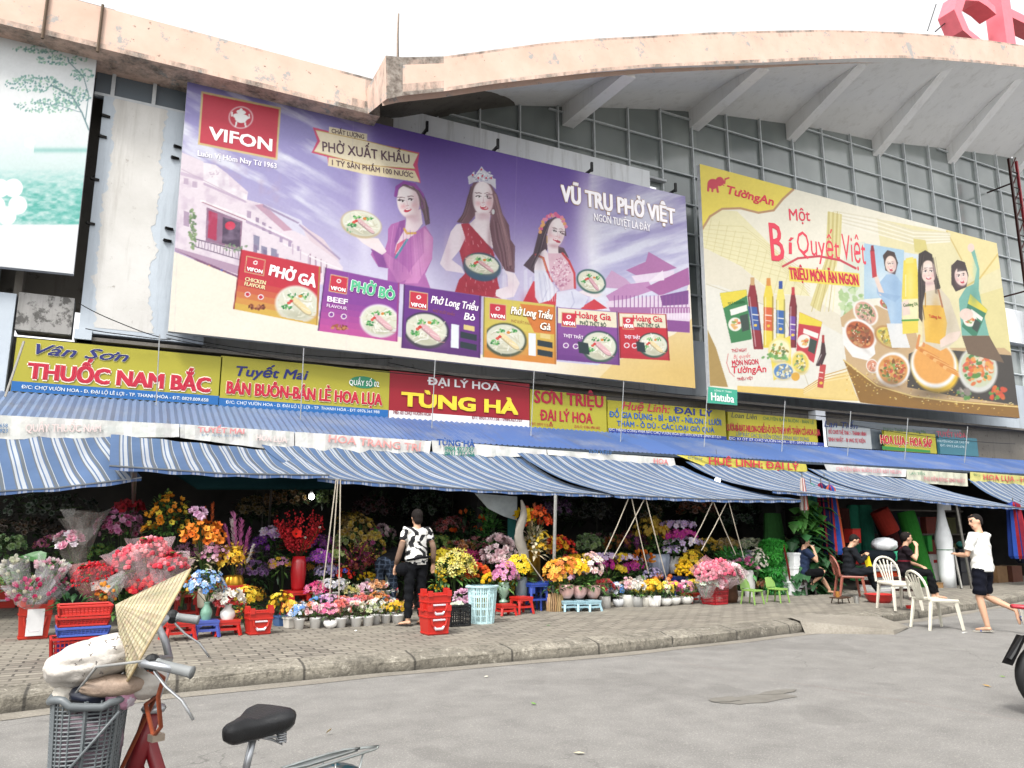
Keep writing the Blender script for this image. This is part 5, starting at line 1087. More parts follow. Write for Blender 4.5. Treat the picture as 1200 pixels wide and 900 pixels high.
awning('striped awning over the seated men, patched near its back edge',(946,549),(1078,563),(1200,595),(1066,584),per=.27,sag=.15,sd=6,yf=11.25,yb=12.33)
awning('striped awning cut off by the right edge, beyond the folded cloths',(1134,561),(1260,572),(1330,603),(1196,594),per=.27,sag=.14,sd=7,yf=11.3,yb=12.37)
# dark green inner sheet and pale tarpaulin hung under the awnings
m=MB();P=[aty(190,545,12.2),aty(400,556,12.2),aty(390,572,11.9),aty(232,572,11.9)];m.add([tuple(p) for p in P]+[(p.x,p.y+.02,p.z-.02) for p in P],[(3,2,1,0),(4,5,6,7)],C('#1f4040',.7));tag(m.build('inner_sheet','cloth',None,pos=P[0]),'dark green cloth sheet stretched under the second striped awning','tarpaulin')
m=MB();P=[aty(556,578,12.0),aty(606,582,12.0),aty(606,610,12.05),aty(590,605,12.05),aty(572,596,12.05)];m.add([tuple(p) for p in P],[(4,3,2,1,0)],C('#b9c4c8',.7));tag(m.build('tarpaulin','cloth',None,pos=P[0]),'pale sheet slung under the awning behind the tall green plant','tarpaulin')
m=MB();P=[aty(596,598,12.1),aty(604,598,12.1),aty(606,672,12.1),aty(595,672,12.1)];m.add([tuple(p) for p in P]+[(p.x,p.y+.03,p.z) for p in P],[(3,2,1,0),(4,5,6,7)],C('#2a5f5c',.7));tag(m.build('curtain','cloth',None,pos=P[0]),'narrow teal curtain hanging behind the centre pole','curtain')
m=MB();n=12
for q in range(9):
    f=q/8;w=(.02+.085*math.sin(min(1,f*1.3)*1.5))*(1-.25*f)
    for k in range(n):
        an=6.283*k/n;c=aty(611+3*math.sin(q),586+q*8.6,11.5);rr=w*(1+.3*math.sin(k*2.1+q*1.3));m.v.append((c.x+rr*math.cos(an),c.y+rr*.5*math.sin(an),c.z))
m.f=[[q*n+k,(q+1)*n+k,(q+1)*n+(k+1)%n,q*n+(k+1)%n] for q in range(8) for k in range(n)];m.c=[C('#a8a298',.5)]*len(m.f);tag(m.build('hanging_cloth','cloth',None,smooth=True,pos=aty(611,655,11.5)),'crumpled white cloth tied to the centre pole','cloth')
# ================================================================ poles, ropes, lamps
def pole(label,p0,y0,p1,r=.02,col='#b9b7b2',name='awning_pole',cat='pole',mat='metal',base=True):
    a=aty(*p0,y0);b=atz(*p1,SW) if len(p1)==2 else aty(p1[0],p1[1],p1[2]);m=MB();mid=a.lerp(b,.5);m.tube([a,mid,b],r,C(col,.7),7)
    o=m.build(name,mat,None,pos=b);tag(o,label,cat)
    return o
pole('thin steel pole leaning under the left awning, nearest the pink bouquets',(159,553),11.3,(150,702),.022)
pole('thin steel pole crossing the other one at the left awning corner',(155,553),11.28,(160,705),.018)
pole('straight grey pole planted on the pavement before the gold vase',(651,580),11.3,(648,715),.03,'#c4c4c0')
pole('bare steel pole leaning beside the tall white wrapped roll',(1120,590),11.4,(1139,690),.03,'#8f8c86')
pole('short steel pole behind the leaning one near the white wrapped roll',(1117,642),11.9,(1127,690),.028,'#a5a29b')
pole('white conduit pole against the darkness between the red basket and gold pot',(318,572),12.3,(310,700),.018,'#9a9892')
for i,(p0,p1,d) in enumerate((((394,562),(378,690),'leftmost of the ropes tied together at the second awning corner'),((396,562),(386,705),'middle one of the ropes tied at the second awning corner'),((399,562),(397,716),'rightmost of the ropes tied at the second awning corner'),
  ((737,583),(708,650),'cord slanting left below the joint of the two centre awnings'),((740,583),(760,672),'cord slanting right past the yellow and purple chrysanthemums'),((755,585),(718,655),'cord crossing the others in front of the dark stall'),((757,585),(788,705),'long cord dropping to the small pots beside the purple flowers'),
  ((835,588),(812,635),'cord slanting left at the green chairs stall'),((836,588),(862,650),'cord slanting right above the red laundry basket'),((852,588),(822,645),'cord crossing at the awning above the pink bouquets'),((854,588),(872,655),'cord hanging nearest the pink tulips'),
  ((618,655),(666,718),'cord running from gold vase down to the pavement'))):
    a=aty(*p0,11.3);b=aty(p1[0],p1[1],11.55);m=MB();m.tube([a,a.lerp(b,.5)+Vector((0,.0,-.02)),b],.009,C('#c9bfae',.7),5);tag(m.build('rope','cloth',None,pos=b),'pale '+d,'rope',)
def bulb(px,py,Y,r,label):
    p=aty(px,py,Y);t=thing('hanging_bulb',label,'lamp',tuple(p));m=MB();m.ball(p,(r,r,r*1.05),(1,1,1),10,6);m.build('bulb',M['bulb'],t,True)
    m=MB();m.lathe([(r*.45,r*.8),(r*.5,r*1.5),(r*.3,r*1.9)],p,C('#d9d9d9'),8);m.tube([p+Vector((0,0,r*1.9)),(p.x,p.y,3.14)],.006,(.02,.02,.02),4);m.build('socket','plastic',t)
M['bulb']=emis('bulb_light',(1,.98,.94),6)
bulb(365,582,13.3,.05,'lit white bulb hanging in the dark stall near the red berry branches')
bulb(841,563,12.6,.06,'lit white bulb hanging under the awning gap below the yellow banner')

# ================================================================ goods: pots, flowers, baskets, stools
def gz(px,py,z=SW): return atz(px,py,z)
GREENS=[C('#3f6a2f',.55),C('#55803a',.6),C('#2f5428',.5),C('#6f9448',.6)]
def dirs(r,up=.2):
    while True:
        d=Vector((r.uniform(-1,1),r.uniform(-1,1),r.uniform(-1,1)))
        if .1<d.length<1 and d.z/d.length>-up: return d.normalized()
def frame(n):
    n=n.normalized();u=n.orthogonal().normalized();return u,n.cross(u)
def bloom(m,p,n,s,col,kind,r):
    u,v=frame(n);a0=r.uniform(0,6)
    if kind in('daisy','lily','orchid'):
        k={'daisy':7,'lily':6,'orchid':5}[kind];w={'daisy':.5,'lily':.42,'orchid':.75}[kind]
        cup={'daisy':.15,'lily':.5,'orchid':.1}[kind]
        for i in range(k):
            a=a0+i*6.283/k;m.petal(p,u*math.cos(a)+v*math.sin(a),n,s*r.uniform(.85,1.1),s*w,jit(col,.12,r),cup)
        cc={'daisy':C('#d9b53a',.6),'lily':C('#b9a23a',.6),'orchid':mixc(col,C('#d9b03a'),.5)}[kind]
        m.ball(p+n*s*.1,s*.2,cc,5,2)
    elif kind=='rose':
        for ring,(rr,up_,k) in enumerate(((1,.25,6),(.65,.75,5),(.3,1.1,3))):
            for i in range(k):
                a=a0+i*6.283/k+ring*.5;d=(u*math.cos(a)+v*math.sin(a)+n*up_).normalized();m.petal(p,d,n,s*(1 if ring==0 else .85),s*.85,jit(mixc(col,(1,1,1),.06*(2-ring)),.1,r),.25)
    elif kind=='ball':
        m.ball(p,s*.7,jit(col,.12,r),7,4)
        for i in range(10):
            d=dirs(r,1);m.petal(p+d*s*.55,frame(d)[0],d,s*.4,s*.35,jit(col,.2,r),.5)
    elif kind=='berry': m.ball(p,s,jit(col,.2,r),6,3)
    elif kind=='poppy':
        for i in range(5):
            a=a0+i*6.283/5;d=(u*math.cos(a)+v*math.sin(a)+n*.5).normalized();m.petal(p,d,n,s,s*1.0,jit(col,.14,r),.3)
        m.ball(p+n*s*.2,s*.2,C('#4a3a1e',.6),5,2)
    elif kind=='tulip':
        for i in range(4):
            a=a0+i*1.57;d=(u*math.cos(a)*.35+v*math.sin(a)*.35+n).normalized();m.petal(p,d,(u*math.cos(a)+v*math.sin(a)),s*1.3,s*.9,jit(col,.12,r),-.1)
    elif kind=='spike':
        for i in range(7):
            q=p+n*s*i*.42;m.petal(q,dirs(r,0),n,s*.5,s*.4,jit(col,.2,r),.3)
def flowers(m,c,rad,cols,n,s,kind,r,up=.15,shell=.75):
    n=int(n*1.4) if kind not in('berry','spike') else n
    if kind not in('berry','spike'): s=s*.84
    for _ in range(n):
        d=dirs(r,up);k=shell+(1-shell)*r.random()
        p=Vector(c)+Vector((d.x*rad[0]*k,d.y*rad[1]*k,d.z*rad[2]*k))
        bloom(m,p,(d+Vector((0,-.35,.15))).normalized(),s*r.uniform(.8,1.2),r.choice(cols),kind,r)
def foliage(m,c,rad,n,L,r,cols=GREENS,up=.5,fill=.4,wd=.4):
    for _ in range(n):
        d=dirs(r,up);k=fill+(1-fill)*r.random();p=Vector(c)+Vector((d.x*rad[0]*k,d.y*rad[1]*k,d.z*rad[2]*k))
        m.leaf(p,(d+Vector((r.uniform(-.5,.5),r.uniform(-.5,.5),r.uniform(-.2,.6)))),L*r.uniform(.7,1.3),L*wd,jit(r.choice(cols),.2,r))
def stems(m,base,c,rad,n,r,col=C('#4f6f35',.5),w=.004):
    for _ in range(n):
        d=dirs(r,0);p=Vector(c)+Vector((d.x*rad[0]*.8,d.y*rad[1]*.8,d.z*rad[2]*.8));b=Vector(base);mid=b.lerp(p,.5)+Vector((0,0,.03))
        m.tube([b,mid,p],w,jit(col,.2,r),4,False)
POTS={'cup':([(.8,0),(1,.9),(1.06,.92),(1.06,1),(.9,1),(.85,.8)],0),'bowl':([(.55,0),(.95,.35),(1.05,.75),(.95,1),(.85,1),(.8,.8)],0),'square':None,
 'vase':([(.55,0),(.62,.05),(1,.42),(.95,.6),(.5,.82),(.45,.92),(.62,1),(.5,1),(.4,.9)],0),'tall':([(.75,0),(.85,.1),(1,.5),(.95,.8),(.8,1),(.7,1),(.65,.9)],0),
 'cyl':([(1,0),(1,.98),(1,1),(.9,1),(.9,.85)],0),'urn':([(.7,0),(.7,.08),(.35,.16),(.4,.22),(.95,.55),(1,.75),(.8,.9),(.9,1),(.75,1),(.7,.9)],0),'ribbed':([(.75,0),(.9,.2),(1,.6),(1,1),(.9,1),(.88,.85)],12),'gold':([(.5,0),(.85,.15),(1,.5),(.85,.85),(.7,1),(.6,1),(.6,.85)],10)}
def pot(t,p,kind,rad,h,col,mat='glaze',name='pot'):
    m=MB();c=C(col,.8) if isinstance(col,str) else col
    if kind=='square':
        m.box((p[0],p[1],p[2]+h/2),(rad*1.9,rad*1.9,h),c,.3,taper=.85);m.box((p[0],p[1],p[2]+h-.012),(rad*2.02,rad*2.02,.02),c,.3)
    elif kind=='basketlog':
        m.lathe([(rad*.9,0),(rad,h*.5),(rad*.95,h),(rad*.8,h)],p,C('#7a5f3f',.6),16)
        q=random.Random(8)
        for i in range(22):
            a=i*6.283/22;m.tube([(p[0]+rad*1.0*math.cos(a),p[1]+rad*1.0*math.sin(a),p[2]),(p[0]+rad*1.08*math.cos(a+.1),p[1]+rad*1.08*math.sin(a+.1),p[2]+h*.5),(p[0]+rad*1.0*math.cos(a-.05),p[1]+rad*1.0*math.sin(a-.05),p[2]+h*q.uniform(.95,1.1))],.016,jit(C('#b99a6f',.65),.3,q),5)
    else:
        pr,rb=POTS[kind];m.lathe([(r*rad,z*h) for r,z in pr],p,c,20 if not rb else 48,ribs=rb,amp=.05 if rb else 0)
    return m.build(name,mat,t,smooth=(kind not in('square','basketlog')))
def plant(label,p,potspec=None,fol=None,fl=(),cat='flowers',name='potted_flowers',group=None,seed=0,stem=0,fname='blooms',lean=(0,0)):
    """fol=(height above base, radii, count, leaf length[, colours]); fl=[(height, radii, colours, count, size, kind[, name])]"""
    r=random.Random(seed*31+len(label));p=Vector(p);t=thing(name,label,cat,tuple(p),group)
    if potspec: pot(t,p,*potspec);top=potspec[2]
    else: top=0
    if fol or stem:
        m=MB()
        if fol: foliage(m,p+Vector((lean[0],lean[1],fol[0])),fol[1],fol[2],fol[3],r,fol[4] if len(fol)>4 else GREENS)
        for f in fl[:1]:
            stems(m,p+Vector((0,0,top*.9)),p+Vector((lean[0],lean[1],f[0])),f[1],max(4,stem or 6),r)
        m.build('foliage','leaf',t)
    for f in fl:
        m=MB();flowers(m,p+Vector((lean[0],lean[1],f[0])),f[1],[C(x,.85) if isinstance(x,str) else x for x in f[2]],f[3],f[4],f[5],r);m.build(f[6] if len(f)>6 else fname,'petal',t)
    return t
# --- plastic stool
def stool(label,p,w,h,col,rz=0.2,group='small plastic stools'):
    t=thing('plastic_stool',label,'stool',tuple(p),group);c=C(col,.62);R3=Matrix.Rotation(rz,3,'Z');p=Vector(p)
    m=MB();m.box(p+Vector((0,0,h-.015)),(w,w,.03),c,rz);m.box(p+Vector((0,0,h-.045)),(w*.96,w*.96,.03),c,rz)
    m.build('seat','plastic',t)
    for sx,sy in ((-1,-1),(1,-1),(1,1),(-1,1)):
        a=R3@Vector((sx*w*.40,sy*w*.40,0));b=R3@Vector((sx*w*.52,sy*w*.52,0));m=MB()
        m.tube([p+a+Vector((0,0,h-.05)),p+b],[.026,.022],c,4);m.build('leg','plastic',t)
    m=MB()
    for k in range(4):
        a=R3@Matrix.Rotation(k*1.5708,3,'Z')@Vector((0,-w*.47,0));m.box(p+a+Vector((0,0,h*.42)),(w*.86,.014,.03),c,rz+k*1.5708)
        for s_ in (-1,1):
            b=R3@Matrix.Rotation(k*1.5708,3,'Z')@Vector((s_*w*.34,-w*.45,0));m.box(p+b+Vector((0,0,h*.75)),(w*.18,.012,h*.22),c,rz+k*1.5708)
    m.build('apron','plastic',t);return t
# --- basket / tub, with real slots made of bars
def crate(label,p,w,d,h,col,rz=0.1,name='plastic_crate',slots=True,taper=.9,group=None,rim=.03,cat='crate',inner=None):
    t=thing(name,label,cat,tuple(p),group);c=C(col,.62);p=Vector(p);R3=Matrix.Rotation(rz,3,'Z')
    m=MB()
    def P(x,y,z):
        k=taper+(1-taper)*z/h;v=R3@Vector((x*w/2*k,y*d/2*k,0));return p+v+Vector((0,0,z))
    m.quad(P(-1,-1,.01),P(1,-1,.01),P(1,1,.01),P(-1,1,.01),c)
    for z in (.015,h*.98):
        for a,b in (((-1,-1),(1,-1)),((1,-1),(1,1)),((1,1),(-1,1)),((-1,1),(-1,-1))): m.tube([P(*a,z),P(*b,z)],rim*.45,c,5)
    for a,b in (((-1,-1),(1,-1)),((1,-1),(1,1)),((1,1),(-1,1)),((-1,1),(-1,-1))):
        ln=(w if a[1]==b[1] else d)
        if slots:
            nb=max(5,int(ln/.035));
            for i in range(nb+1):
                f=i/nb;x,y=a[0]+(b[0]-a[0])*f,a[1]+(b[1]-a[1])*f;m.tube([P(x,y,.01),P(x,y,h)],.006 if 0<i<nb else .013,c,4,False)
            for k in range(1,5):
                z=h*k/5;wd=.012 if k!=4 else .02;m.quad(P(*a,z),P(*b,z),P(*b,z+wd),P(*a,z+wd),c);m.quad(P(b[0]*.98,b[1]*.98,z),P(a[0]*.98,a[1]*.98,z),P(a[0]*.98,a[1]*.98,z+wd),P(b[0]*.98,b[1]*.98,z+wd),c)
        else:
            m.quad(P(*a,0),P(*b,0),P(*b,h),P(*a,h),c);q=.94;m.quad(P(b[0]*q,b[1]*q,.02),P(a[0]*q,a[1]*q,.02),P(a[0]*q,a[1]*q,h),P(b[0]*q,b[1]*q,h),c);m.quad(P(*a,h),P(*b,h),P(b[0]*q,b[1]*q,h),P(a[0]*q,a[1]*q,h),c)
    m.build('shell','plastic',t)
    if inner:
        m=MB();m.box(p+Vector((0,0,h*.4)),(w*.8,d*.8,h*.75),C(inner,.7),rz);m.build('liner','cloth',t)
    return t
def carrier(label,p,w,d,h,col,rz=.1,group=None,face=None):
    """upright shopping carrier: solid tapered tub, raised handle ears and a curved handle with pale grip"""
    t=thing('shopping_carrier',label,'basket',tuple(p),group);c=C(col,.62);p=Vector(p);R3=Matrix.Rotation(rz,3,'Z')
    def P(x,y,z):
        k=.82+.18*z/h;v=R3@Vector((x*w/2*k,y*d/2*k,0));return p+v+Vector((0,0,z))
    m=MB();q=.93
    for a,b in (((-1,-1),(1,-1)),((1,-1),(1,1)),((1,1),(-1,1)),((-1,1),(-1,-1))):
        m.quad(P(*a,0),P(*b,0),P(*b,h),P(*a,h),c);m.quad(P(b[0]*q,b[1]*q,.02),P(a[0]*q,a[1]*q,.02),P(a[0]*q,a[1]*q,h),P(b[0]*q,b[1]*q,h),c);m.quad(P(*a,h),P(*b,h),P(b[0]*q,b[1]*q,h),P(a[0]*q,a[1]*q,h),c)
        for z in (.02,h*.72,h): m.tube([P(*a,z),P(*b,z)],.011,c,5)
    m.quad(P(-q,-q,.02),P(q,-q,.02),P(q,q,.02),P(-q,q,.02),c);m.build('tub','plastic',t)
    for sx in (-1,1):
        m=MB();m.box(P(sx*.95,0,h+.03),(.05,d*.35,.09),c,rz);m.box(P(sx*.78,-1.0,h+.02),(.06,.03,.07),c,rz);m.build('ear','plastic',t)
    m=MB();pts=[P(-.7,-1.06,h*.66),P(-.62,-1.1,h*.42),P(-.3,-1.13,h*.24),P(.3,-1.13,h*.24),P(.62,-1.1,h*.42),P(.7,-1.06,h*.66)];m.tube(pts,.014,c,6)
    m.build('handle','plastic',t);m=MB();m.tube(pts[1:5],[.01,.018,.018,.01],C(face or '#d9cfd6',.75),6);m.tube([P(-.55,-1.03,h*.6),P(.55,-1.03,h*.6)],.012,C(face or '#d9cfd6',.75),5);m.build('grip','plastic',t);return t
def wrap(m,base,top,r0,r1,col,r,n=12,crumple=.12):
    b=Vector(base);tp=Vector(top);ax=(tp-b).normalized();u,v=frame(ax);vs=[]
    for k in range(4):
        f=k/3;rr=r0+(r1-r0)*f**.8
        for i in range(n):
            a=6.283*i/n;q=rr*(1+r.uniform(-crumple,crumple)*(1+f));vs.append(tuple(b.lerp(tp,f)+u*q*math.cos(a)+v*q*math.sin(a)+ax*(r.uniform(-.04,.06) if k==3 else 0)))
    m.add(vs,[(k*n+i,k*n+(i+1)%n,(k+1)*n+(i+1)%n,(k+1)*n+i) for k in range(3) for i in range(n)],col)
def bunch(label,base,top,r0,r1,cols,n,s,kind,wcol='#d9d6da',leaf=12,seed=0,group=None,wrapped=True,name='bouquet'):
    r=random.Random(seed*17+3);t=thing(name,label,'bouquet',tuple(base),group);b=Vector(base);tp=Vector(top);ax=(tp-b).normalized();u,v=frame(ax);L=(tp-b).length
    m=MB()
    for _ in range(n):
        a=r.uniform(0,6.283);k=math.sqrt(r.random());q=tp+u*math.cos(a)*r1*k*1.0+v*math.sin(a)*r1*k-ax*(k*k*r1*.75+r.uniform(0,.1)*L);bloom(m,q,(ax+u*math.cos(a)*k*.9+v*math.sin(a)*k*.9+Vector((0,-.3,0))).normalized(),s*r.uniform(.8,1.2),r.choice([C(c,.75) for c in cols]),kind,r)
    m.build('blooms','petal',t)
    m=MB()
    for _ in range(leaf):
        a=r.uniform(0,6.283);q=b.lerp(tp,r.uniform(.3,.9));m.leaf(q,u*math.cos(a)+v*math.sin(a)+ax*.6,L*.35,L*.12,jit(r.choice(GREENS),.2,r))
    for _ in range(6):
        a=r.uniform(0,6.283);m.tube([b,tp+u*math.cos(a)*r1*.6+v*math.sin(a)*r1*.6-ax*.05],.004,GREENS[1],4,False)
    m.build('foliage','leaf',t)
    if wrapped:
        m=MB();wrap(m,b,tp-ax*r1*.25,r0,r1*1.12,C(wcol,.85),r);m.build('wrapper','foil',t)
    return t
def tier(label,x0,x1,y0,y1,h,col='#4a3526',name='display_stand'):
    t=thing(name,label,'display stand',(x0,y0,SW));m=MB();c=C(col,.5);m.box(((x0+x1)/2,(y0+y1)/2,SW+h-.02),(x1-x0,y1-y0,.04),c);m.build('top','wood',t)
    for x in (x0+.06,x1-.06):
        for y in (y0+.05,y1-.05):
            m=MB();m.box((x,y,SW+(h-.04)/2),(.05,.05,h-.04),c);m.build('leg','wood',t)
    return t
# ================================================================ what is for sale, stall by stall (left to right)
_sd=[100]
def mpp(px,py,Y): return aty(px,py-1,Y).z-aty(px,py,Y).z
def PF(label,px,py,Y=None,pt=None,fol=None,fl=(),cat='flowers',name='potted_flowers',group=None,stem=0,z=None):
    """pot=(kind,height px,radius px,colour[,material]); fol=(centre y px,rx,ry,n,leaf px[,cols]); fl=[(cx,cy,rx,ry,cols,n,size px,kind)]"""
    p=gz(px,py,z if z is not None else SW) if Y is None else aty(px,py,Y);k=mpp(px,py,p.y)
    _sd[0]+=1;r=random.Random(_sd[0]);t=thing(name,label,cat,tuple(p),group)
    def at(cx,cy): a=aty(cx,cy,p.y);return a
    top=p.z
    if pt: pot(t,p,pt[0],pt[2]*k,pt[1]*k,pt[3],*(pt[4:5] or ('glaze',)));top=p.z+pt[1]*k*.9
    m=MB()
    if fol: foliage(m,at(px+(fol[6] if len(fol)>6 else 0),fol[0]),(fol[1]*k,fol[1]*k*.8,fol[2]*k),fol[3],fol[4]*k,r,fol[5] if len(fol)>5 and fol[5] else GREENS)
    for f in fl[:3]: stems(m,(p.x,p.y,top),at(f[0],f[1]),(f[2]*k,f[2]*k*.7,f[3]*k),stem or 5,r,w=.0035)
    if m.f: m.build('foliage','leaf',t)
    for f in fl:
        m=MB();flowers(m,at(f[0],f[1]),(f[2]*k,f[2]*k*.8,f[3]*k),[C(x,.75) for x in f[4]],f[5],f[6]*k,f[7],r);m.build('blooms','petal',t)
    return t
PINK=['#e58fb0','#d9608f','#f2bccd'];WHT=['#f2efe8','#e6e2d6'];YEL=['#e8c52e','#f0d54a','#d9a820'];ORG=['#e8862a','#f0a03a','#d96a20'];RED=['#c41f2e','#d93a3a','#a81828'];PUR=['#8a3fa8','#b04fc0','#6a2f8a'];LAV=['#a89ac8','#c4b8dc','#8f84b8'];MAG=['#c0268f','#a81f80','#d94fa8'];BLU=['#5f8fd0','#8fb4e4','#dfe8f4'];COR=['#e87a6a','#f09a80','#d95a50']
# ---- stall one: wrapped bouquets by the red tub
def redtub(label,px,py,hpx,wpx,panel=None):
    p=gz(px,py);k=mpp(px,py,p.y);t=carrier(label,p,wpx*k,wpx*k*.8,hpx*k,'#c9321f',.12,'red carriers')
    if panel:
        m=MB();m.box((p.x+.02,p.y-wpx*k*.4-.004,p.z+hpx*k*.5),(wpx*k*.5,.012,hpx*k*.78),C('#dcdcdc',.8),.12);m.build('panel','plastic',t)
    return t
redtub('red carrier with a white panel under the lotus bouquets at the left',38,748,40,36,True)
redtub('red carrier cut off by the left edge',1,712,38,34)
def BUN(label,b,tp,Y,r0,r1,cols,n,s,kind,**k):
    B_=aty(*b,Y);T_=aty(*tp,Y);u=mpp(*b,Y);T_.y-=.08;_sd[0]+=1;return bunch(label,B_,T_,r0*u,r1*u,cols,n,s*u,kind,seed=_sd[0],**k)
BUN('wrapped bouquet of white lotus buds at the far left of the red carrier',(34,712),(14,655),11.25,7,15,['#eceadb','#dfe0c8','#f2f0e6'],26,6,'tulip',leaf=20)
BUN('wrapped bouquet of pink lotus over the red carrier, lowest of the lotus',(38,712),(36,680),11.1,8,24,['#e06f9a','#f0a8bf','#e9e6d2','#d9457a'],44,6,'tulip',leaf=26)
BUN('pointed clear wrapper of pale pink lotus, tallest over the red carrier',(42,712),(66,655),11.2,6,16,['#f0b4c8','#f4d8e0','#efeee2'],30,5.5,'tulip',leaf=12)
BUN('small bunch of pink and cream lotus hanging right of the red carrier',(44,714),(76,676),11.3,6,13,['#e88fae','#efe6d6','#d9608f'],24,5,'tulip',leaf=10)
t=PF('round green lotus leaf standing above the lotus bouquets',34,700,11.35,None,None,(),'leaf','lotus_leaf');p=aty(36,652,11.35);m=MB()
P=[tuple(p)]+[(p.x+.17*math.cos(i*.45)*(1+.08*math.sin(i*2)),p.y+.09*math.sin(i*.45)-.05,p.z+.03*math.sin(i*.9)+.045*math.sin(i*.45)) for i in range(14)]
m.add(P,[(0,i,i%14+1) for i in range(1,15)],C('#4f7f4a',.6));m.tube([p,(p.x,p.y,p.z-.3),aty(34,700,11.35)],.006,GREENS[0],4);m.build('leaf','leaf',t)
BUN('bouquet in grey gauze with pink and white flowers, standing behind the red berries',(96,690),(78,622),11.9,6,15,['#eba9bf','#e58fae','#f4e9ee'],30,6,'rose',wcol='#9a948c',leaf=8)
m=MB();r=random.Random(2);a=aty(95,655,11.85);wrap(m,a,aty(100,600,11.8),.06,.2,C('#8f8a84',.7),r,9,.3);wrap(m,a,aty(88,606,11.85),.05,.16,C('#a8a29a',.7),r,7,.3);tag(m.build('gauze_bow','foil',None,pos=a),'stiff grey gauze bow standing above the pink bouquet','bow')
BUN('wrapped fan of tiny red berries left of the silver wrapper',(112,705),(106,658),11.25,7,25,['#c4182a','#d9303a','#a81424'],260,1.5,'berry',wcol='#d98a90',leaf=6)
BUN('silver clear wrapper lying sideways with orange berries at its mouth',(146,672),(116,700),11.15,5,15,['#d9782a','#e0953a','#c9541f'],40,2.2,'berry',wcol='#e0e0de',leaf=10)
for i,(b,tp,cols,lab) in enumerate((((165,700),(148,640),['#e05a6a','#f08a94','#d93a50'],'pink strawberry bouquet in clear wrap, farthest left of its heap'),((176,700),(176,628),['#e8707a','#f2a0a8','#d94a5a'],'pink strawberry bouquet in clear wrap, standing upright in the heap'),((188,700),(203,645),['#d94455','#ee8f98','#c93040'],'coral strawberry bouquet in clear wrap leaning right to the orange poppies'),((178,706),(168,668),['#d92f3a','#e85a50','#c42030'],'red cherry bouquet in clear wrap at the bottom of the heap'),((186,708),(186,684),['#e89aa4','#f4c4ca','#d95a6a'],'pale pink wrapped bouquet just above the straw hat'))):
    BUN(lab,b,tp,11.3-.07*(i%3),6,23,cols,90,3.1,'berry',wcol='#eccfd4',leaf=8,group=None)
BUN('bunch of small orange and yellow fruits by the straw hat tip',(212,712),(216,672),11.2,5,17,['#e89a3a','#e8c04a','#d9702a'],50,2.6,'berry',wrapped=False,leaf=30)
PF('dark magenta flowers and red paper wrap behind the pink heap',140,690,12.3,None,(625,26,26,90,9),[(140,622,27,27,['#b03a7a','#d070a8','#8a1f4a','#e0a0c4'],60,5,'rose'),(152,596,14,9,['#8a1a24','#a02430'],16,8,'poppy')],stem=10)
PF('tall bush with orange blossoms and dark leaves behind the heap',196,690,12.0,None,(615,26,40,260,9),[(196,618,27,42,['#e89a24','#f0b040','#d9801f','#e8d24a'],46,5,'poppy')],cat='flowers',stem=12)
PF('cream vase of orange poppies and pale pink stems right of the bush',237,712,11.55,('tall',24,7,'#e0d8c4'),(660,16,26,60,10,[C('#b9b08f',.6),C('#a8a078',.6),C('#8f9a68',.6)]),[(240,632,24,24,ORG,36,6.5,'poppy'),(252,655,20,22,['#dba0bc','#e8bccf','#c87aa4'],60,3.2,'daisy'),(232,604,10,8,['#d9a0c8','#e8c0dc'],8,7,'rose')],stem=10)
def pampas(label,px,py,Y,items):
    p=aty(px,py,Y);k=mpp(px,py,Y);t=thing('pampas_grass',label,'dried grass',tuple(p));r=random.Random(px)
    for (x,y,L,col) in items:
        m=MB();tip=aty(x,y,Y-.05);b=Vector(p);ax=(tip-b).normalized();m.tube([b,b.lerp(tip,.5),tip],.005,C('#8f7a5a',.6),4)
        for i in range(70):
            f=r.random();q=tip-ax*(L*k*(1-f));d=(ax*1.2+dirs(r,1)*.6).normalized();m.leaf(q,d,L*k*.28,L*k*.06,jit(C(col,.8),.15,r),.1)
        m.build('plume','petal',t)
    return t
pampas('pink and white pampas plumes right of the orange poppies',278,690,11.9,[(264,618,30,'#c870a8'),(274,606,36,'#d98abc'),(283,612,34,'#cf74ae'),(292,622,30,'#c060a0'),(272,612,28,'#e6dcdc'),(297,640,22,'#e6e0de'),(288,640,24,'#b8589a')])
pampas('orange dried plumes standing high behind the poppies',248,690,12.2,[(240,596,20,'#c9683a'),(249,592,22,'#d97040'),(234,600,16,'#b0603a')])
t=stool('red stool under the gold pot, half hidden',aty(272,722,11.6)*1,.30,.42,'#c2271f');t=PF('golden fluted pot of yellow leaves and small blossoms on a red stool',272,694,11.6,('gold',20,13,'#b98a2a','metal'),(655,20,18,160,7,[C('#b98a2a',.7),C('#d9b03a',.7),C('#9a7a3a',.6)]),[(270,658,19,22,['#e8b82a','#f0d04a','#d9982a'],50,4,'orchid')])
stool('blue stool under the green vase of blue flowers',gz(240,746),.27,.20,'#4f62b8',.1)
PF('green vase of blue and white pansies on the blue stool',241,730,gz(240,746).y,('vase',25,7,'#6f9a86'),(690,20,22,120,8),[(241,690,24,26,BLU,70,4.5,'orchid')],stem=10)
stool('red stool under the white vase of roses',gz(265,744),.28,.19,'#c9281f',.05)
PF('white round vase with cream and red roses on a red stool',266,730,gz(265,744).y,('vase',22,9,'#e9e7e2'),(706,12,9,50,7),[(266,703,20,12,['#efe8dc','#e8ddcf','#f2efe6'],26,6,'rose'),(264,706,12,8,RED,7,6,'rose')])
PF('low yellow flower bush on the ground behind the white vase',288,738,None,None,(712,13,20,110,7),[(288,702,14,18,YEL,44,3.6,'daisy'),(283,722,10,12,['#c93a2a','#e0b03a'],16,3,'daisy')])
stool('red stool in front of the stall, just right of the straw hat',gz(208,750),.32,.22,'#c9281f',.15)
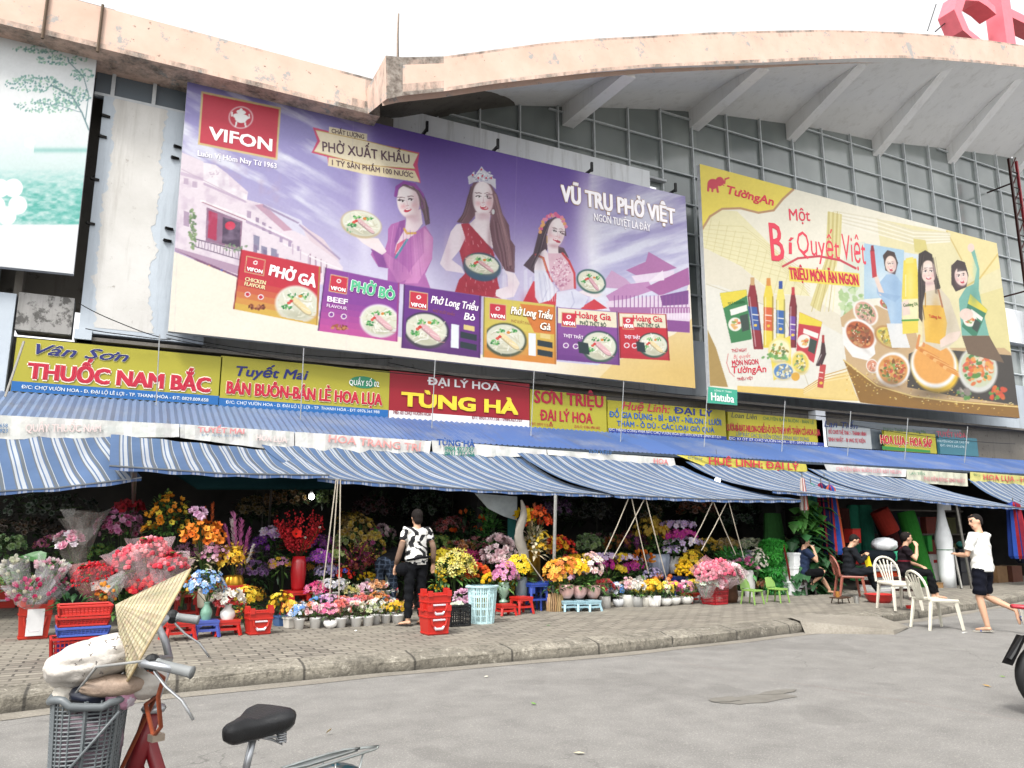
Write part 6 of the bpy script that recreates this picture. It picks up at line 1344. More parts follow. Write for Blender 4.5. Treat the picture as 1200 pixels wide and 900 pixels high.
stool('red stool pushed back behind the bicycle grip, taller than the others',gz(212,735),.32,.46,'#b8241d',.3)
carrier('empty red carrier with a smiling white handle beside the gold pot stall',gz(302,743),.30,.24,.27,'#cf2f24',.15,'red carriers')
PF('green broad leaved plant trailing beside the red carrier and crates',85,735,11.1,None,(712,20,14,40,15,[C('#5f9a5a',.6),C('#3f7a48',.55)]),(),'plant','leafy_plant')
PF('dark leafy plant on the ground behind the crate stack',142,742,11.3,None,(712,22,26,130,13),(),'plant','leafy_plant')
PF('creeping ivy in the shade under the wrapped bouquets',112,715,11.4,None,(694,18,10,60,9,[C('#3a6a34',.5),C('#6f9a50',.6)]),(),'plant','leafy_plant')
# crate stack
cb=gz(92,772);zz=SW
for (w,h,col,lab,dx) in ((.52,.22,'#c42a24','large red slotted crate at the bottom of the stack',0),(.46,.085,'#4f68c0','shallow blue basket between the red ones of the stack',.01),(.46,.085,'#c9302a','shallow red basket right above the blue one',0),(.47,.10,'#d2342c','shallow red basket topmost of the stack',.012)):
    crate(lab,(cb.x+dx,cb.y,zz),w,.36,h,col,.1,name='plastic_basket',taper=.92,cat='basket',inner='#5a4a9a' if h>.2 else None);zz+=h+.012
# ---- stall two: the red vase and the carpet of small pots
sp=gz(347,724);stool('tall red stool carrying the red vase of berry branches',sp,.36,.40,'#d02a22',.12)
vz=SW+.40;p=Vector((sp.x,sp.y,vz));t=thing('tall_vase','tall red vase of red berry branches on a red stool','vase',tuple(p))
pot(t,p,'tall',.115,.50,'#a81c22');r=random.Random(44);m=MB();mb=MB()
for i in range(34):
    d=Vector((r.uniform(-.62,.62),r.uniform(-.4,.35),1)).normalized();L=r.uniform(.4,.78);b=p+Vector((0,0,.46));e=b+d*L+Vector((d.x*.12,0,-.05*abs(d.x)));m.tube([b,b.lerp(e,.5)+Vector((0,0,.03)),e],.005,C('#6a2420',.5),4,False)
    for k in range(34):
        q=b.lerp(e,r.uniform(.32,1))+Vector((r.uniform(-1,1),r.uniform(-1,1),r.uniform(-1,1)))*.035;mb.ball(q,r.uniform(.010,.018),jit(C(r.choice(['#c9202a','#d93038','#a8141e']),.85),.2,r),5,3)
m.build('branches','wood',t);mb.build('berries','petal',t)
m=MB()
for (x,y) in ((374,619),(357,631),(376,648)): bloom(m,aty(x,y,sp.y-.25),Vector((0,-1,.3)),.05,C('#f0ece4',.85),'tulip',r);m.tube([aty(x,y,sp.y-.25),p+Vector((0,0,.45))],.004,GREENS[0],4)
bloom(m,aty(347,626,sp.y-.3),Vector((0,-1,.3)),.09,C('#d8281f',.85),'poppy',r);m.build('blooms','petal',t)
# tiers
def T2(label,x0,x1,y0,y1,h,col='#3a2c22'): return tier(label,x0,x1,y0,y1,h,col)
xa=gz(330,729).x;xb=gz(470,729).x
T2('low wooden step behind the front row of small pots',xa+.35,xb+.1,11.50,11.78,.10);T2('middle wooden step of the small pot display',xa+.45,xb+.15,11.80,12.1,.24);T2('high wooden step at the back of the small pot display',xa+.5,xb+.1,12.12,12.5,.40)
def smallpot(px,py,kind,rp,hp,pc,cols,cname,pname,where,brx=14,bry=12,n=16,s=3.6,k='daisy',Y=None):
    smallpots.append((px,py,kind,rp,hp,pc,cols,cname,pname,where,brx,bry,n,s,k,Y))
smallpots=[]
W='#f2f1ee'
front=[(330,733,'square',9,12,'#4a6a9a',YEL,'yellow','blue square pot',18,17,34,'daisy'),(341,735,'square',8,12,'#dcd8cf',['#e8a03a','#e8c04a'],'orange yellow','white square pot',13,12,22,'daisy'),(350,737,'cup',6.5,12,W,BLU,'blue','white cup',13,10,24,'orchid'),
(369,736,'cup',7,12,W,['#f2d8d8','#e8a8b0','#f4efe6'],'cream pink','white cup',13,10,20,'rose'),(377,734,'cyl',6,11,'#c4c4c2',['#e890b4','#d96a98'],'rose pink','grey cylinder',10,9,14,'daisy'),(387,736,'bowl',8,9,W,['#e88fae','#f0b0c4','#d9608f'],'bright pink','round white bowl',14,12,28,'daisy'),(399,735,'cup',7,11,W,COR,'coral','white cup',12,12,20,'rose'),(409,732,'bowl',9,10,'#d2cfca',PINK,'fluffy pink','pale bowl',17,13,34,'rose'),
(417,734,'cup',7,11,W,['#f2e6d0','#efb4a8','#f4efe2'],'cream peach','white cup',13,10,18,'rose'),(431,733,'cup',7,11,W,['#e8ecd0','#cfd9a0','#f2f0e0'],'cream green','white cup',12,10,20,'rose'),(440,731,'cup',6.5,11,W,['#eef0ea','#f4f4ee'],'pure white','white cup',12,11,22,'daisy'),(452,730,'cup',6.5,10,W,['#f0d04a','#f2efe0'],'yellow white','white cup',11,9,18,'daisy'),(458,728,'cyl',6,10,'#cfcfcd',['#e8b0a0','#f0d0b0'],'peach','grey cylinder',9,8,12,'rose'),(466,730,'cup',7.5,10,W,YEL,'deep yellow','white cup',15,9,30,'daisy'),(476,728,'cup',6.5,10,'#d9d6d2',['#efc0a8','#e89a80'],'salmon','white cup',10,9,14,'rose')]
for i,f in enumerate(front):
    px,py,kd,rp,hp,pc,cols,cn,pn,brx,bry,n,k=f
    pv=front[i-1][7] if i else None;nx=front[i+1][7] if i+1<len(front) else None
    lab=f'{pn} of {cn} flowers in front row left of the standing woman'
    if pv and nx: lab=f'{pn} of {cn} flowers between {pv} and {nx} pots, front row'
    elif pv: lab=f'{pn} of {cn} flowers ending the front row at the standing woman'
    PF(lab,px,py,None,(kd,hp,rp,pc),(py-hp-5,brx*.8,bry*.7,40,5),[(px,py-hp-bry*.75,brx,bry,cols,n,3.7,k)],group='small pots of cloth flowers')
def heap(items,Y,z,where):
    for i,(px,cy,rx,ry,cols,cn,k,n,s) in enumerate(items):
        a=aty(px,cy,Y);kk=mpp(px,cy,Y);base=Vector((a.x,Y,SW+z));pyb=project(base.x,base.y,base.z)[1]
        PF(f'{cn} {where}',px,pyb,Y,('cup',9,6,'#d6d3ce'),((cy+pyb)/2-2,rx*.7,max(6,(pyb-cy)*.55),50,6),[(px,cy,rx,ry,cols,n,s,k)],group='small pots of cloth flowers')
heap([(349,712,12,8,['#b8cbe4','#dfe6ee'],'pale blue flower pot behind the orange yellow one',"daisy",26,3.2),(361,712,12,9,['#e8884a','#f0a860'],'orange flower pot behind the cream pink one','rose',18,3.6),(372,706,11,8,['#4f8fd0','#7fb0e0'],'vivid blue flower pot peeping out behind pink ones','daisy',16,3.4),(385,704,13,9,['#c890c0','#e0b8d8'],'mauve flower pot','daisy',30,3.2),(400,708,14,9,['#e05a50','#e88a70'],'coral red flower pot','rose',24,3.6),(424,706,16,9,COR,'coral rose pot','rose',32,3.8),(443,704,14,10,['#e0883a','#e8a85a','#c9702a'],'burnt orange flower pot','rose',30,3.6),(456,708,11,9,['#f0efe8','#c95a5a','#5f9ac0'],'mixed white red and blue flower pot','rose',22,3.4)],11.62,.12,'on low step of small pot display')
heap([(372,692,16,10,['#e0508a','#f08ab0','#d03a78'],'deep pink flower pot','lily',30,4.4),(392,688,18,12,['#d8d8de','#eeeef2','#c0bfca'],'silvery white flower pot','daisy',60,3.2),(412,692,11,9,['#e8dfa0','#f0efd6','#cfc46a'],'pale yellow lily pot','lily',18,4.4),(428,692,12,9,['#e8a8c0','#f0d0dc'],'pale pink rose pot','rose',22,3.6),(441,688,12,9,['#e09a5a','#f0c090'],'peach orange flower pot','rose',22,3.6),(455,692,11,9,['#eceadf','#d94a5a'],'white and red flower pot','rose',22,3.6)],11.92,.26,'on middle step of small pot display')
heap([(382,672,15,13,LAV,'lavender statice pot','daisy',70,2.8),(402,676,12,10,['#d8321f','#e84a30','#3a5fc0'],'scarlet and blue flower pot','poppy',16,5),(433,682,13,9,YEL,'golden tulip pot','tulip',22,4.2),(447,680,11,9,['#eef0ea','#d9e0cc'],'white star flower pot','daisy',26,3.4),(377,656,18,14,PUR,'purple orchid pot','orchid',40,4.6)],12.25,.42,'on high step of small pot display')
PF('maroon grass spikes standing behind the small pots',416,690,12.45,None,(668,22,18,60,9,[C('#5f2438',.6),C('#7a3048',.6)]),[(416,662,24,18,['#8a2f50','#a84a6a','#6a2440','#c9a84a'],80,5,'spike')])
PF('lime green hydrangea clump above the lavender pot',398,690,12.5,None,(660,10,12,30,8),[(396,652,14,9,['#a8bf6a','#c0d08a'],70,2.6,'daisy')])
PF('white and mauve orchids left of the red vase, in half shade',318,700,12.6,None,(650,14,26,60,10),[(318,628,14,12,['#d8c0e0','#b88ac8','#efe6f2'],14,6,'orchid'),(308,640,18,14,['#6a2f8a','#7f3f9a'],24,5,'orchid')])
PF('yellow and mauve daisies on the dark shelf left of the red vase',330,700,12.3,None,(668,13,14,80,8),[(328,662,15,10,['#d9a82a','#e8c040','#c88ab0'],34,4,'daisy')])
PF('yellow and orange flowers in the shade behind the white cups',420,690,13.0,None,(632,22,24,90,9),[(418,628,24,26,['#b99a2a','#cfae3a','#a8862a'],44,5,'rose')])
PF('pink and yellow chrysanthemums beside the stooping person',438,700,12.9,None,(650,12,30,90,9),[(438,650,13,34,['#a83a7a','#cfae3a','#d9c04a'],40,4.6,'rose')])
PF('pale pink roses in the dark above the stooping person',452,680,13.2,None,(632,14,14,60,9),[(450,628,16,14,['#b89aa0','#cfb4b8','#8a5a6a'],26,4.4,'rose')])
PF('dark red blossoms on the ground of the dark stall',404,690,13.1,None,(650,18,14,80,8),[(402,646,18,12,['#8a1f24','#a03028'],36,4,'rose')])
# ---- centre stall
cpos=gz(509,743)
for i,(dz,lab) in enumerate(((0,'red carrier at the bottom of the nested pair, smiling white handle'),(.18,'red carrier on top, nested into the lower one'))):
    carrier(lab,(cpos.x,cpos.y,SW+dz+.002),.33,.27,.30,'#d22c22',.08,'red carriers')
crate('black slotted crate holding white buds beside the red carriers',gz(534,733),.30,.30,.28,'#1c1d20',.1,name='vegetable_crate',taper=.97)
p=gz(534,733);m=MB();r=random.Random(3)
for i in range(18): m.ball((p.x+r.uniform(-.11,.11),p.y+r.uniform(-.11,.11),SW+.27+r.uniform(0,.03)),.025,jit(C('#d8dcc8',.8),.1,r),6,4)
tag(m.build('flower_buds','petal',None,pos=(p.x,p.y,SW+.26)),'small white buds heaped in the black crate','flowers')
# pale blue laundry basket, round
def rbasket(label,p,r0,r1,h,col,cat='basket'):
    t=thing('laundry_basket',label,cat,tuple(p));c=C(col,.8);m=MB();n=36
    for i in range(n):
        a=6.283*i/n;m.tube([(p[0]+r0*math.cos(a),p[1]+r0*math.sin(a),p[2]),(p[0]+r1*math.cos(a),p[1]+r1*math.sin(a),p[2]+h)],.008 if i%3 else .016,c,4,False)
    for f,wd in ((0,.03),(.2,.012),(.38,.03),(.56,.012),(.72,.03),(.86,.012)):
        rr=r0+(r1-r0)*f;m.lathe([(rr-.006,f*h),(rr+.006,f*h),(rr+.008,f*h+wd),(rr-.006,f*h+wd)],p,c,28,cap=False)
    m.lathe([(0.01,.004),(r0,.004),(r0,.012)],p,c,24);m.build('shell','plastic',t)
    m=MB();m.lathe([(r1-.01,h-.01),(r1+.025,h-.01),(r1+.03,h+.015),(r1-.012,h+.02)],p,c,32,cap=False);m.build('rim','plastic',t)
    for s_ in (-1,1):
        m=MB();m.tube([(p[0]+s_*r1,p[1]-.08,p[2]+h),(p[0]+s_*(r1+.05),p[1],p[2]+h-.0),(p[0]+s_*r1,p[1]+.08,p[2]+h)],.014,c,5);m.build('handle','plastic',t)
    return t
rbasket('pale blue plastic laundry basket standing on the pavement',gz(565,730),.155,.2,.50,'#b9d8dc')
bx=gz(565,730);m=MB();m.ball((bx.x,bx.y,SW+.2),(.13,.12,.18),C('#c9bf7a',.7),10,6);tag(m.build('stems_bundle','leaf',None,pos=(bx.x,bx.y,SW+.02)),'pale cut stems lying inside the blue laundry basket','stems')
T2('wooden step under the lilies in the centre stall',gz(520,718).x,gz(600,718).x,11.75,12.15,.30);T2('higher wooden step at the back of the centre stall',gz(520,718).x+.1,gz(600,718).x+.3,12.2,12.6,.55)
PF('big bush of pale yellow lilies in front of the sunflowers',533,704,11.7,None,(672,24,26,150,10),[(535,670,26,28,['#e8dc7a','#f2ea9a','#d9c84a'],80,5.4,'lily')])
PF('sunflowers at the back left of the lilies',520,690,12.1,None,(664,18,16,100,10),[(522,656,20,14,['#e8c82a','#f0d83a'],26,6,'daisy')])
PF('small yellow tulips hanging beside the standing woman',512,702,11.6,None,(684,8,18,40,8),[(513,688,8,18,['#e8c02a','#f0d040'],14,4.4,'tulip')])
PF('orange fruit branches behind the blue laundry basket',558,700,11.9,None,(680,18,16,60,9),[(558,675,18,16,['#e0582a','#e8742f','#d2402a'],46,3,'berry')])
PF('soft pink peonies low between the crate and the blue basket',544,714,11.3,None,(704,14,10,40,9),[(546,702,15,10,['#d9a0c0','#e8bcd4','#c880a8'],16,6,'rose')])
PF('cerise lilies behind the orange fruits',550,690,12.3,None,(664,16,12,50,9),[(552,656,18,12,['#b82f6a','#d05088','#9a2454'],22,6,'lily')])
PF('yellow buds drooping behind the rim of the blue basket',576,702,11.6,None,(690,12,12,40,8),[(577,682,13,10,['#e8c42a','#d9a81f'],24,3,'berry')])
PF('white and rust mums in the shade above the cerise lilies',540,690,12.7,None,(646,20,14,60,9),[(538,646,22,12,['#d8cfc0','#a85a2a','#8a2f24','#c9803a'],30,5.4,'rose')])
PF('tall bunch of pale pink roses, the highest by the centre pole',582,712,12.0,None,(665,20,30,90,9),[(585,654,22,28,['#e8c4c8','#f0d8da','#dcb0b8'],64,6,'rose')])
PF('mauve daisies in a green vase on a low red stool',590,706,11.45,('urn',24,8,'#8fae98'),(686,16,14,60,8),[(592,676,18,20,['#d488b4','#e4a8c8','#c06a9c'],70,4.2,'daisy')])
PF('yellow daisies in a grey vase on the red stool',611,702,11.5,('tall',26,8,'#5f6a70'),(676,16,14,80,9),[(609,668,18,20,['#f0c81f','#e8d030','#f4dc4a'],60,5,'daisy')])
stool('lower red stool under the green vase by the blue basket',gz(592,721),.25,.17,'#c9281f',.05);stool('red stool under the grey vase by the blue stool',gz(611,719),.27,.26,'#cf2a20',.15)
for i,(px,py,h,lab) in enumerate(((626,716,.45,'tall blue stool left in the pair under the gold vase'),(634,714,.45,'tall blue stool right in the pair, nearest the centre pole'))): stool(lab,gz(px,py),.34,h-.0,'#2c4aa8',.1+.2*i)
gp=gz(628,714);gp=Vector((gp.x+.02,gp.y+.1,SW+.45))
PF('tall gold cylinder vase of yellow poppies and orange dried flowers',*project(gp.x,gp.y,gp.z),gp.y,('cyl',40,8,'#a8832f','metal'),(640,14,26,130,11,[C('#c9bf9a',.7),C('#b0a878',.6),C('#d9d0b0',.7)]),[(628,612,20,20,['#e8582a','#f07030','#d9441f'],26,5,'poppy'),(615,608,10,16,['#f0cc1f','#e8b81a'],7,8,'poppy'),(634,640,18,22,['#e8c83a','#d9a82a'],36,3.4,'daisy')],stem=12)
pampas('salmon dried plumes rising out of the gold vase',628,660,11.75,[(618,596,18,'#d9785a'),(626,592,20,'#e08860'),(634,594,18,'#cf6a4a'),(622,600,20,'#e6cfa8')])
PF('tall dark green plant with one red rose behind the pink roses',574,700,12.5,None,(628,18,34,170,12,[C('#3f7a34',.6),C('#2f6a2c',.5),C('#5f9a48',.6)]),[(580,594,4,4,['#a81c24'],2,6,'rose')],'plant','leafy_plant')
PF('orange calla lilies on long stems in the dark',545,690,12.9,None,(640,20,30,40,16,[C('#24482a',.4),C('#1f3f24',.4)]),[(548,620,20,26,['#d9682a','#c9541f'],7,8,'tulip')])
PF('orange and red flowers spilling right of the gold vase',658,702,12.2,None,(660,16,20,100,9),[(656,644,18,18,['#e0501f','#c92a24','#e8a82a'],36,5,'poppy'),(668,660,12,16,['#a8202f','#c43040'],20,4,'rose')])
# ---- orchids on pale blue stools
for px,lab,rz in ((664,'pale blue stool nearest the woven pot',.1),(679,'pale blue stool in the middle of three',.15),(693,'pale blue stool nearest the red roses cup',.1)): stool(lab,gz(px,716),.24,.17,'#a8ccd8',rz,'pale blue stools')
fy=gz(664,716).y
PF('woven twig pot of yellow orchids beside the centre pole',650,716,None,('basketlog',20,9,'#9a7a50','wood'),(690,14,10,50,9),[(652,676,18,22,['#d9982a','#e8b84a','#c9742a'],60,4.4,'orchid')])
PF('pink pot of gold and rust orchids on a pale blue stool',664,701,fy,('bowl',16,9,'#d9b0a8'),(686,16,10,50,10),[(664,668,20,18,['#e0a83a','#c9702f','#e8c46a'],50,4.4,'orchid')])
PF('pink pot of bright yellow orchids on a pale blue stool',679,701,fy,('bowl',15,9,'#d6aca6'),(684,16,10,60,10),[(677,666,18,12,['#f0c01f','#e8b01a','#f4d040'],46,5,'orchid'),(666,676,8,10,['#d8a0c8','#e8c4dc'],14,4,'orchid')])
PF('pink pot of white speckled orchids on a pale blue stool',695,701,fy,('bowl',15,9,'#d8b2aa'),(685,16,10,60,10),[(694,668,17,22,['#e8d8d0','#f0e6e0','#cfa8a8'],56,4.4,'orchid')])
for (px,Y,cy,rx,ry,cols,lab) in ((676,12.2,656,20,8,YEL,'yellow mums on the shelf behind the pink pots'),(655,12.3,660,14,8,['#9aa86a','#b8c08a'],'green hydrangeas behind the woven pot')):
    PF(lab,px,cy+22,Y,None,(cy+8,rx*.8,10,60,8),[(px,cy,rx,ry,cols,44,4.2,'daisy')])
T2('wooden step under the magenta orchid bowls',gz(700,706).x,gz(765,704).x+.1,12.35,12.8,.28)
PF('white bowl of magenta and white orchids with yellow spray, left one',713,696,12.35,('bowl',14,13,'#d4cfca'),(680,20,12,100,10),[(706,662,20,9,MAG,34,5,'orchid'),(706,653,22,6,['#d8c0e4','#eee2f4'],30,4,'orchid'),(724,668,12,7,YEL,16,4.6,'orchid')])
PF('white bowl of magenta orchids with one yellow spray, right one',740,694,12.4,('bowl',14,13,'#d8d3ce'),(680,22,12,110,10),[(744,666,20,8,MAG,36,5,'orchid'),(738,655,20,6,['#d0b4e0','#efe4f4'],28,4,'orchid'),(728,655,12,7,YEL,18,4.6,'orchid')])
PF('plain white cylinder vase of orange tulips',752,700,12.2,('cyl',26,7,'#dedad2'),(672,10,10,40,10),[(753,658,14,12,['#e08a2a','#e8a040','#d9701f'],34,4.4,'tulip')])
row2=[(709,712,'cyl',7,13,'#d9d6d0',RED,'red rose','white cup','rose'),(725,711,'bowl',7,9,'#d2d4d6',BLU,'pale blue','grey bowl','daisy'),(736,711,'cyl',7.5,14,'#dcdad4',['#eab8c4','#f0d0c0'],'pink peach','tall white cup','rose'),(747,711,'cyl',7,12,'#b4b4b2',WHT,'cream white','grey cup','rose'),(757,711,'cyl',5,11,'#dad6cc',['#e8b02a','#e09a1f'],'deep gold','narrow cup','ball'),(767,711,'ribbed',8,13,'#dedbd6',YEL,'bright yellow','ribbed white cup','daisy'),(780,710,'bowl',8,9,'#d6d4ce',['#e8d24a','#dfe4c0'],'lemon','round white bowl','daisy'),(790,709,'bowl',8,9,'#d8d6d0',['#e8cc3a','#d9589a'],'yellow and pink','white bowl','daisy'),(804,708,'bowl',9,9,'#d4d2cc',['#d98aa8','#e8c4cf'],'dusty pink','wide white bowl','daisy'),(815,706,'bowl',7,9,'#c9c7c2',YEL,'tall yellow','grey bowl','daisy')]
for i,(px,py,kd,rp,hp,pc,cols,cn,pn,k) in enumerate(row2):
    pv=row2[i-1][7] if i else None;nx=row2[i+1][7] if i+1<len(row2) else None
    lab=f'{pn} of {cn} flowers between the {pv} and {nx} ones' if pv and nx else (f'{pn} of {cn} flowers starting the row at the pale blue stools' if nx else f'{pn} of {cn} flowers ending the row near the red laundry basket')
    PF(lab,px,py,None,(kd,hp,rp,pc),(py-hp-6,11,8,45,6),[(px,py-hp-10,12,10,cols,22,3.8,k)],group='small pots of cloth flowers')
for i,(px,cy,cols,lab) in enumerate(((728,690,['#e8a8b0','#f0c8c0','#e0909a'],'large pink peach blooms behind the tall white cup'),(752,692,YEL,'yellow daisies behind the deep gold cup'),(790,690,['#e8c83a','#d9589a'],'yellow and cerise daisies behind the lemon bowl'))):
    PF(lab,px,706,gz(px,706).y,('cup',8,6,'#d6d3ce'),(cy+8,11,8,40,6),[(px,cy,14,8,cols,26,4,'daisy')],group='small pots of cloth flowers')
# ---- big chrysanthemums
T2('dark bench under the big ribbed planter',gz(752,702).x+.1,gz(800,702).x+.15,12.55,13.0,.42)
PF('grey ribbed planter of mustard and gold chrysanthemums',771,675,12.6,('ribbed',26,15,'#9aa3b4'),(640,22,16,120,10),[(764,624,24,20,['#b99a3a','#cfae4a','#a8883a'],70,4.6,'daisy'),(772,628,10,14,['#e8b01f','#f0c030'],20,5.6,'poppy')])
PF('white vase of purple and white chrysanthemums, widest of the display',791,672,12.5,('vase',20,11,'#d4d0cc'),(645,24,14,120,10),[(796,628,28,8,MAG,46,5.4,'orchid'),(794,616,26,6,['#c8a8d8','#e4d4ec'],40,4.6,'orchid'),(800,636,30,7,['#d0b8e0','#f0e6f4'],40,4.6,'orchid'),(790,645,22,5,['#b8a0d8','#e8dcf0'],26,4.4,'orchid')])
PF('coral pompon flowers over the small yellow pots',776,704,11.95,None,(692,10,10,50,8),[(776,682,14,10,['#d9803a','#e0955a','#c96a30'],12,5.4,'ball')])
PF('thin lilac twigs beside the white cylinder vase',764,700,12.1,None,None,[(766,674,16,10,LAV,60,2,'daisy')],stem=14)
stool('blue stool standing behind the coral pompons',gz(792,702),.34,.42,'#2c4aa8',.1);stool('low red stool left of the red laundry basket',gz(811,706),.27,.17,'#cf2a20',.1)
PF('yellow mums crowning the display behind the red laundry basket',812,690,12.1,None,(662,14,14,70,9),[(812,660,18,16,YEL,46,4.8,'daisy')])
PF('drooping yellow mimosa in a slim green vase',808,700,11.9,('tall',22,5,'#7f9a8a'),(676,10,10,30,8),[(802,672,13,18,['#e0b81f','#d9a81a'],150,1.8,'berry')])
# red laundry basket with wrapped flowers
rb=gz(838,708);crate('red slotted laundry basket stuffed with wrapped pink flowers',rb,.36,.34,.36,'#c92430',.12,name='laundry_basket',taper=.85,cat='basket')
BY_=rb.y
for b,tp,r1,cols,kd,s,n,wc,lab in (((836,690),(822,660),17,['#e07a90','#f0a8b4'],'berry',2.2,150,'#e8a8b4','pink wrapped bouquet leaning left out of the red basket'),((840,690),(842,655),18,['#e0607a','#f090a0'],'berry',2.2,150,'#e89aaa','rosy wrapped bouquet in the middle of the red basket'),((840,692),(838,675),13,['#e89a3a','#e05a7a','#f0c0cc'],'rose',4,26,'#e6d0d6','orange and pink wrapped posy in front in the red basket'),((844,690),(862,664),14,['#e8b0bc','#d9d2c8'],'rose',4,30,'#e8ccd0','white flecked wrapped bouquet leaning right out of the red basket'),((827,700),(826,672),14,['#c4d0c0','#e0e6dc','#b0c0a8'],'daisy',3,40,'#dfe4e2','pale green bouquet in white wrap against the red basket')):
    BUN(lab,b,tp,BY_-.05,5,r1,cols,n,s,kd,wcol=wc,leaf=6)
p=gz(856,706);m=MB();m.lathe([(.13,0),(.16,.1),(.14,.35),(.15,.42),(.12,.42)],p,C('#6a4a38',.6),10,sq=.8);t=m.build('wooden_stump','wood',None,smooth=True,pos=p);tag(t,'brown carved wood stump between the red basket and grey vase','stump')
PF('slim grey stone vase of pink tulips left of the green grass bundles',879,702,12.0,('tall',34,7,'#b9b9b4'),(668,12,14,50,11,[C('#6aa85a',.6),C('#4f9a4a',.6)]),[(873,664,13,10,['#d97aa8','#e8a0c0','#cf5f94'],13,5.5,'tulip')])
PF('white blossom twigs in the grey vase beside the tulips',884,690,12.15,None,None,[(890,660,13,20,['#efe9d8','#f4f0e2'],60,2.4,'daisy')],stem=12)
PF('fresh green leaves behind the pink wrapped bouquets',858,690,12.3,None,(656,20,12,110,11,[C('#58a84a',.7),C('#3f9040',.6)]),(),'plant','leafy_plant')
for (px,cy,rx,cols,lab) in ((880,640,22,['#b0b090','#c4c0a0','#8aa070'],'pale green cabbages on the dark rack behind the tulips'),(850,640,18,['#8a7030','#a88a3a'],'dull gold mums on the dark rack'),(918,640,14,['#9ab070','#b8c48a'],'pale lime mums beside the wooden frame'),(870,655,24,['#b0a4c0','#cfc6d8'],'pale lilac flowers on the lower rack')):
    PF(lab,px,cy+26,12.9,None,(cy+10,rx,10,60,9),[(px,cy,rx,9,cols,50,4,'rose')])
for i,(x,lab) in enumerate(((866,'small pot with grey violets at the green chair legs'),(880,'small pot with mustard mums under the left green chair'),(893,'small pot of rust mums between the green chairs'),(906,'small pot of rosy mums under the right green chair'),(920,'small pot of yellow mums right of the green chairs'),(934,'small pot of cream mums by the man in black shorts'),(948,'small pot of gold mums under the barefoot man'),(962,'small pot of violet mums nearest the white boxes'))):
    cols=[['#8f8ab0','#b8b4cc'],['#b8963a','#cfae50'],['#a8663a','#c48050'],['#c08088','#d8a8a8'],YEL,['#d8cfa0','#c4b880'],['#c9a22f','#b8902a'],['#7f5f9a','#9a80b4']][i]
    PF(lab,x,702-i*.35,12.3 if x<900 else 12.35,('cup',10,6,'#cfccc6'),(690,7,5,26,5),[(x,686,9,6,cols,20,3.4,'rose')],group='small pots behind the green chairs')
# green artificial grass bundles
t=thing('grass_mats','heap of bright green artificial grass bundles tied with a red cord','artificial grass',tuple(gz(907,698)));p=aty(907,698,12.25);p.z=SW;r=random.Random(6)
for k,(dx,dz,w,h,col) in enumerate(((-.0,.18,.52,.34,'#2f8a3a'),(.02,.48,.52,.30,'#46b048'),(-.08,.78,.34,.26,'#58c450'),(.22,.72,.30,.26,'#2f9a48'),(.05,.98,.36,.18,'#4fbe4c'))):
    m=MB();c=Vector((p.x+dx,p.y,SW+dz));m.ball(c,(w*.5,.2,h*.46),C(col,.45),14,8)
    for i in range(1100):
        d=dirs(r,1);q=c+Vector((d.x*w*.58,d.y*.27,d.z*h*.58));m.leaf(q,d+dirs(r,1)*.8,.085,.026,jit(C(col,.75),.25,r),.2)
    m.build('bundle','leaf',t)
m=MB();m.tube([(p.x+.05,p.y-.3,SW+1.0),(p.x+.1,p.y-.33,SW+.6),(p.x+.16,p.y-.31,SW+.3),(p.x+.18,p.y-.3,SW+.05)],.02,C('#7a2a24',.6),5);m.build('cord','cloth',t)
m=MB();a=aty(905,642,12.6);b=aty(928,642,12.6)
for q,q2 in ((aty(903,640,12.6),aty(929,640,12.6)),(aty(903,662,12.6),aty(929,662,12.6)),(aty(903,640,12.6),aty(903,690,12.6)),(aty(929,640,12.6),aty(929,690,12.6)),(aty(903,662,12.6),aty(916,640,12.6)),(aty(929,662,12.6),aty(916,640,12.6))): m.tube([q,q2],.018,C('#6a4030',.6),5)
tag(m.build('plant_rack','wood',None,pos=aty(903,690,12.6)),'brown wooden frame standing behind the green grass bundles','frame')
def roll(label,b,tp,Y,r0,r1,col,name='carpet_roll',mat='cloth',flat=.6,cat='carpet roll',top=None):
    B_=aty(*b,Y);T_=aty(*tp,Y+.1);k=mpp(*b,Y);m=MB();n=8;pts=[B_.lerp(T_,i/n) for i in range(n+1)];rr=random.Random(len(label))
    m.tube(pts,[(r0+(r1-r0)*i/n)*k*rr.uniform(.94,1.06) for i in range(n+1)],C(col,.6),14,True,flat,upref=(0,1,0));o=m.build(name,mat,None,smooth=False,pos=B_);tag(o,label,cat)
    return o
roll('dark green turf roll bent over with a thin cord, left of the big leaves',(912,690),(905,602),12.5,20,13,'#2f5a2c')
m=MB();r=random.Random(12);p=aty(950,700,12.1)
t=thing('leafy_plant','tall plant of huge glossy leaves beside the smoking man','plant',tuple(p))
for i in range(230):
    y=588+i*.49+r.uniform(-4,4);x=942+r.uniform(-18,22)+(6 if y>640 else 0);q=aty(x,y,12.05+r.uniform(-.15,.15));m.leaf(q,Vector((r.choice((-1,1,1))*r.uniform(.5,1),-r.uniform(.3,1),r.uniform(-.45,.15))),r.uniform(.3,.48),r.uniform(.18,.28),jit(C('#4f8a3a' if y<625 else '#2f5f34',.6),.25,r),.35)
m.build('foliage','leaf',t);m=MB();m.tube([p,aty(945,590,12.1)],.02,C('#5a6a3a',.5),6);m.build('stem','wood',t)
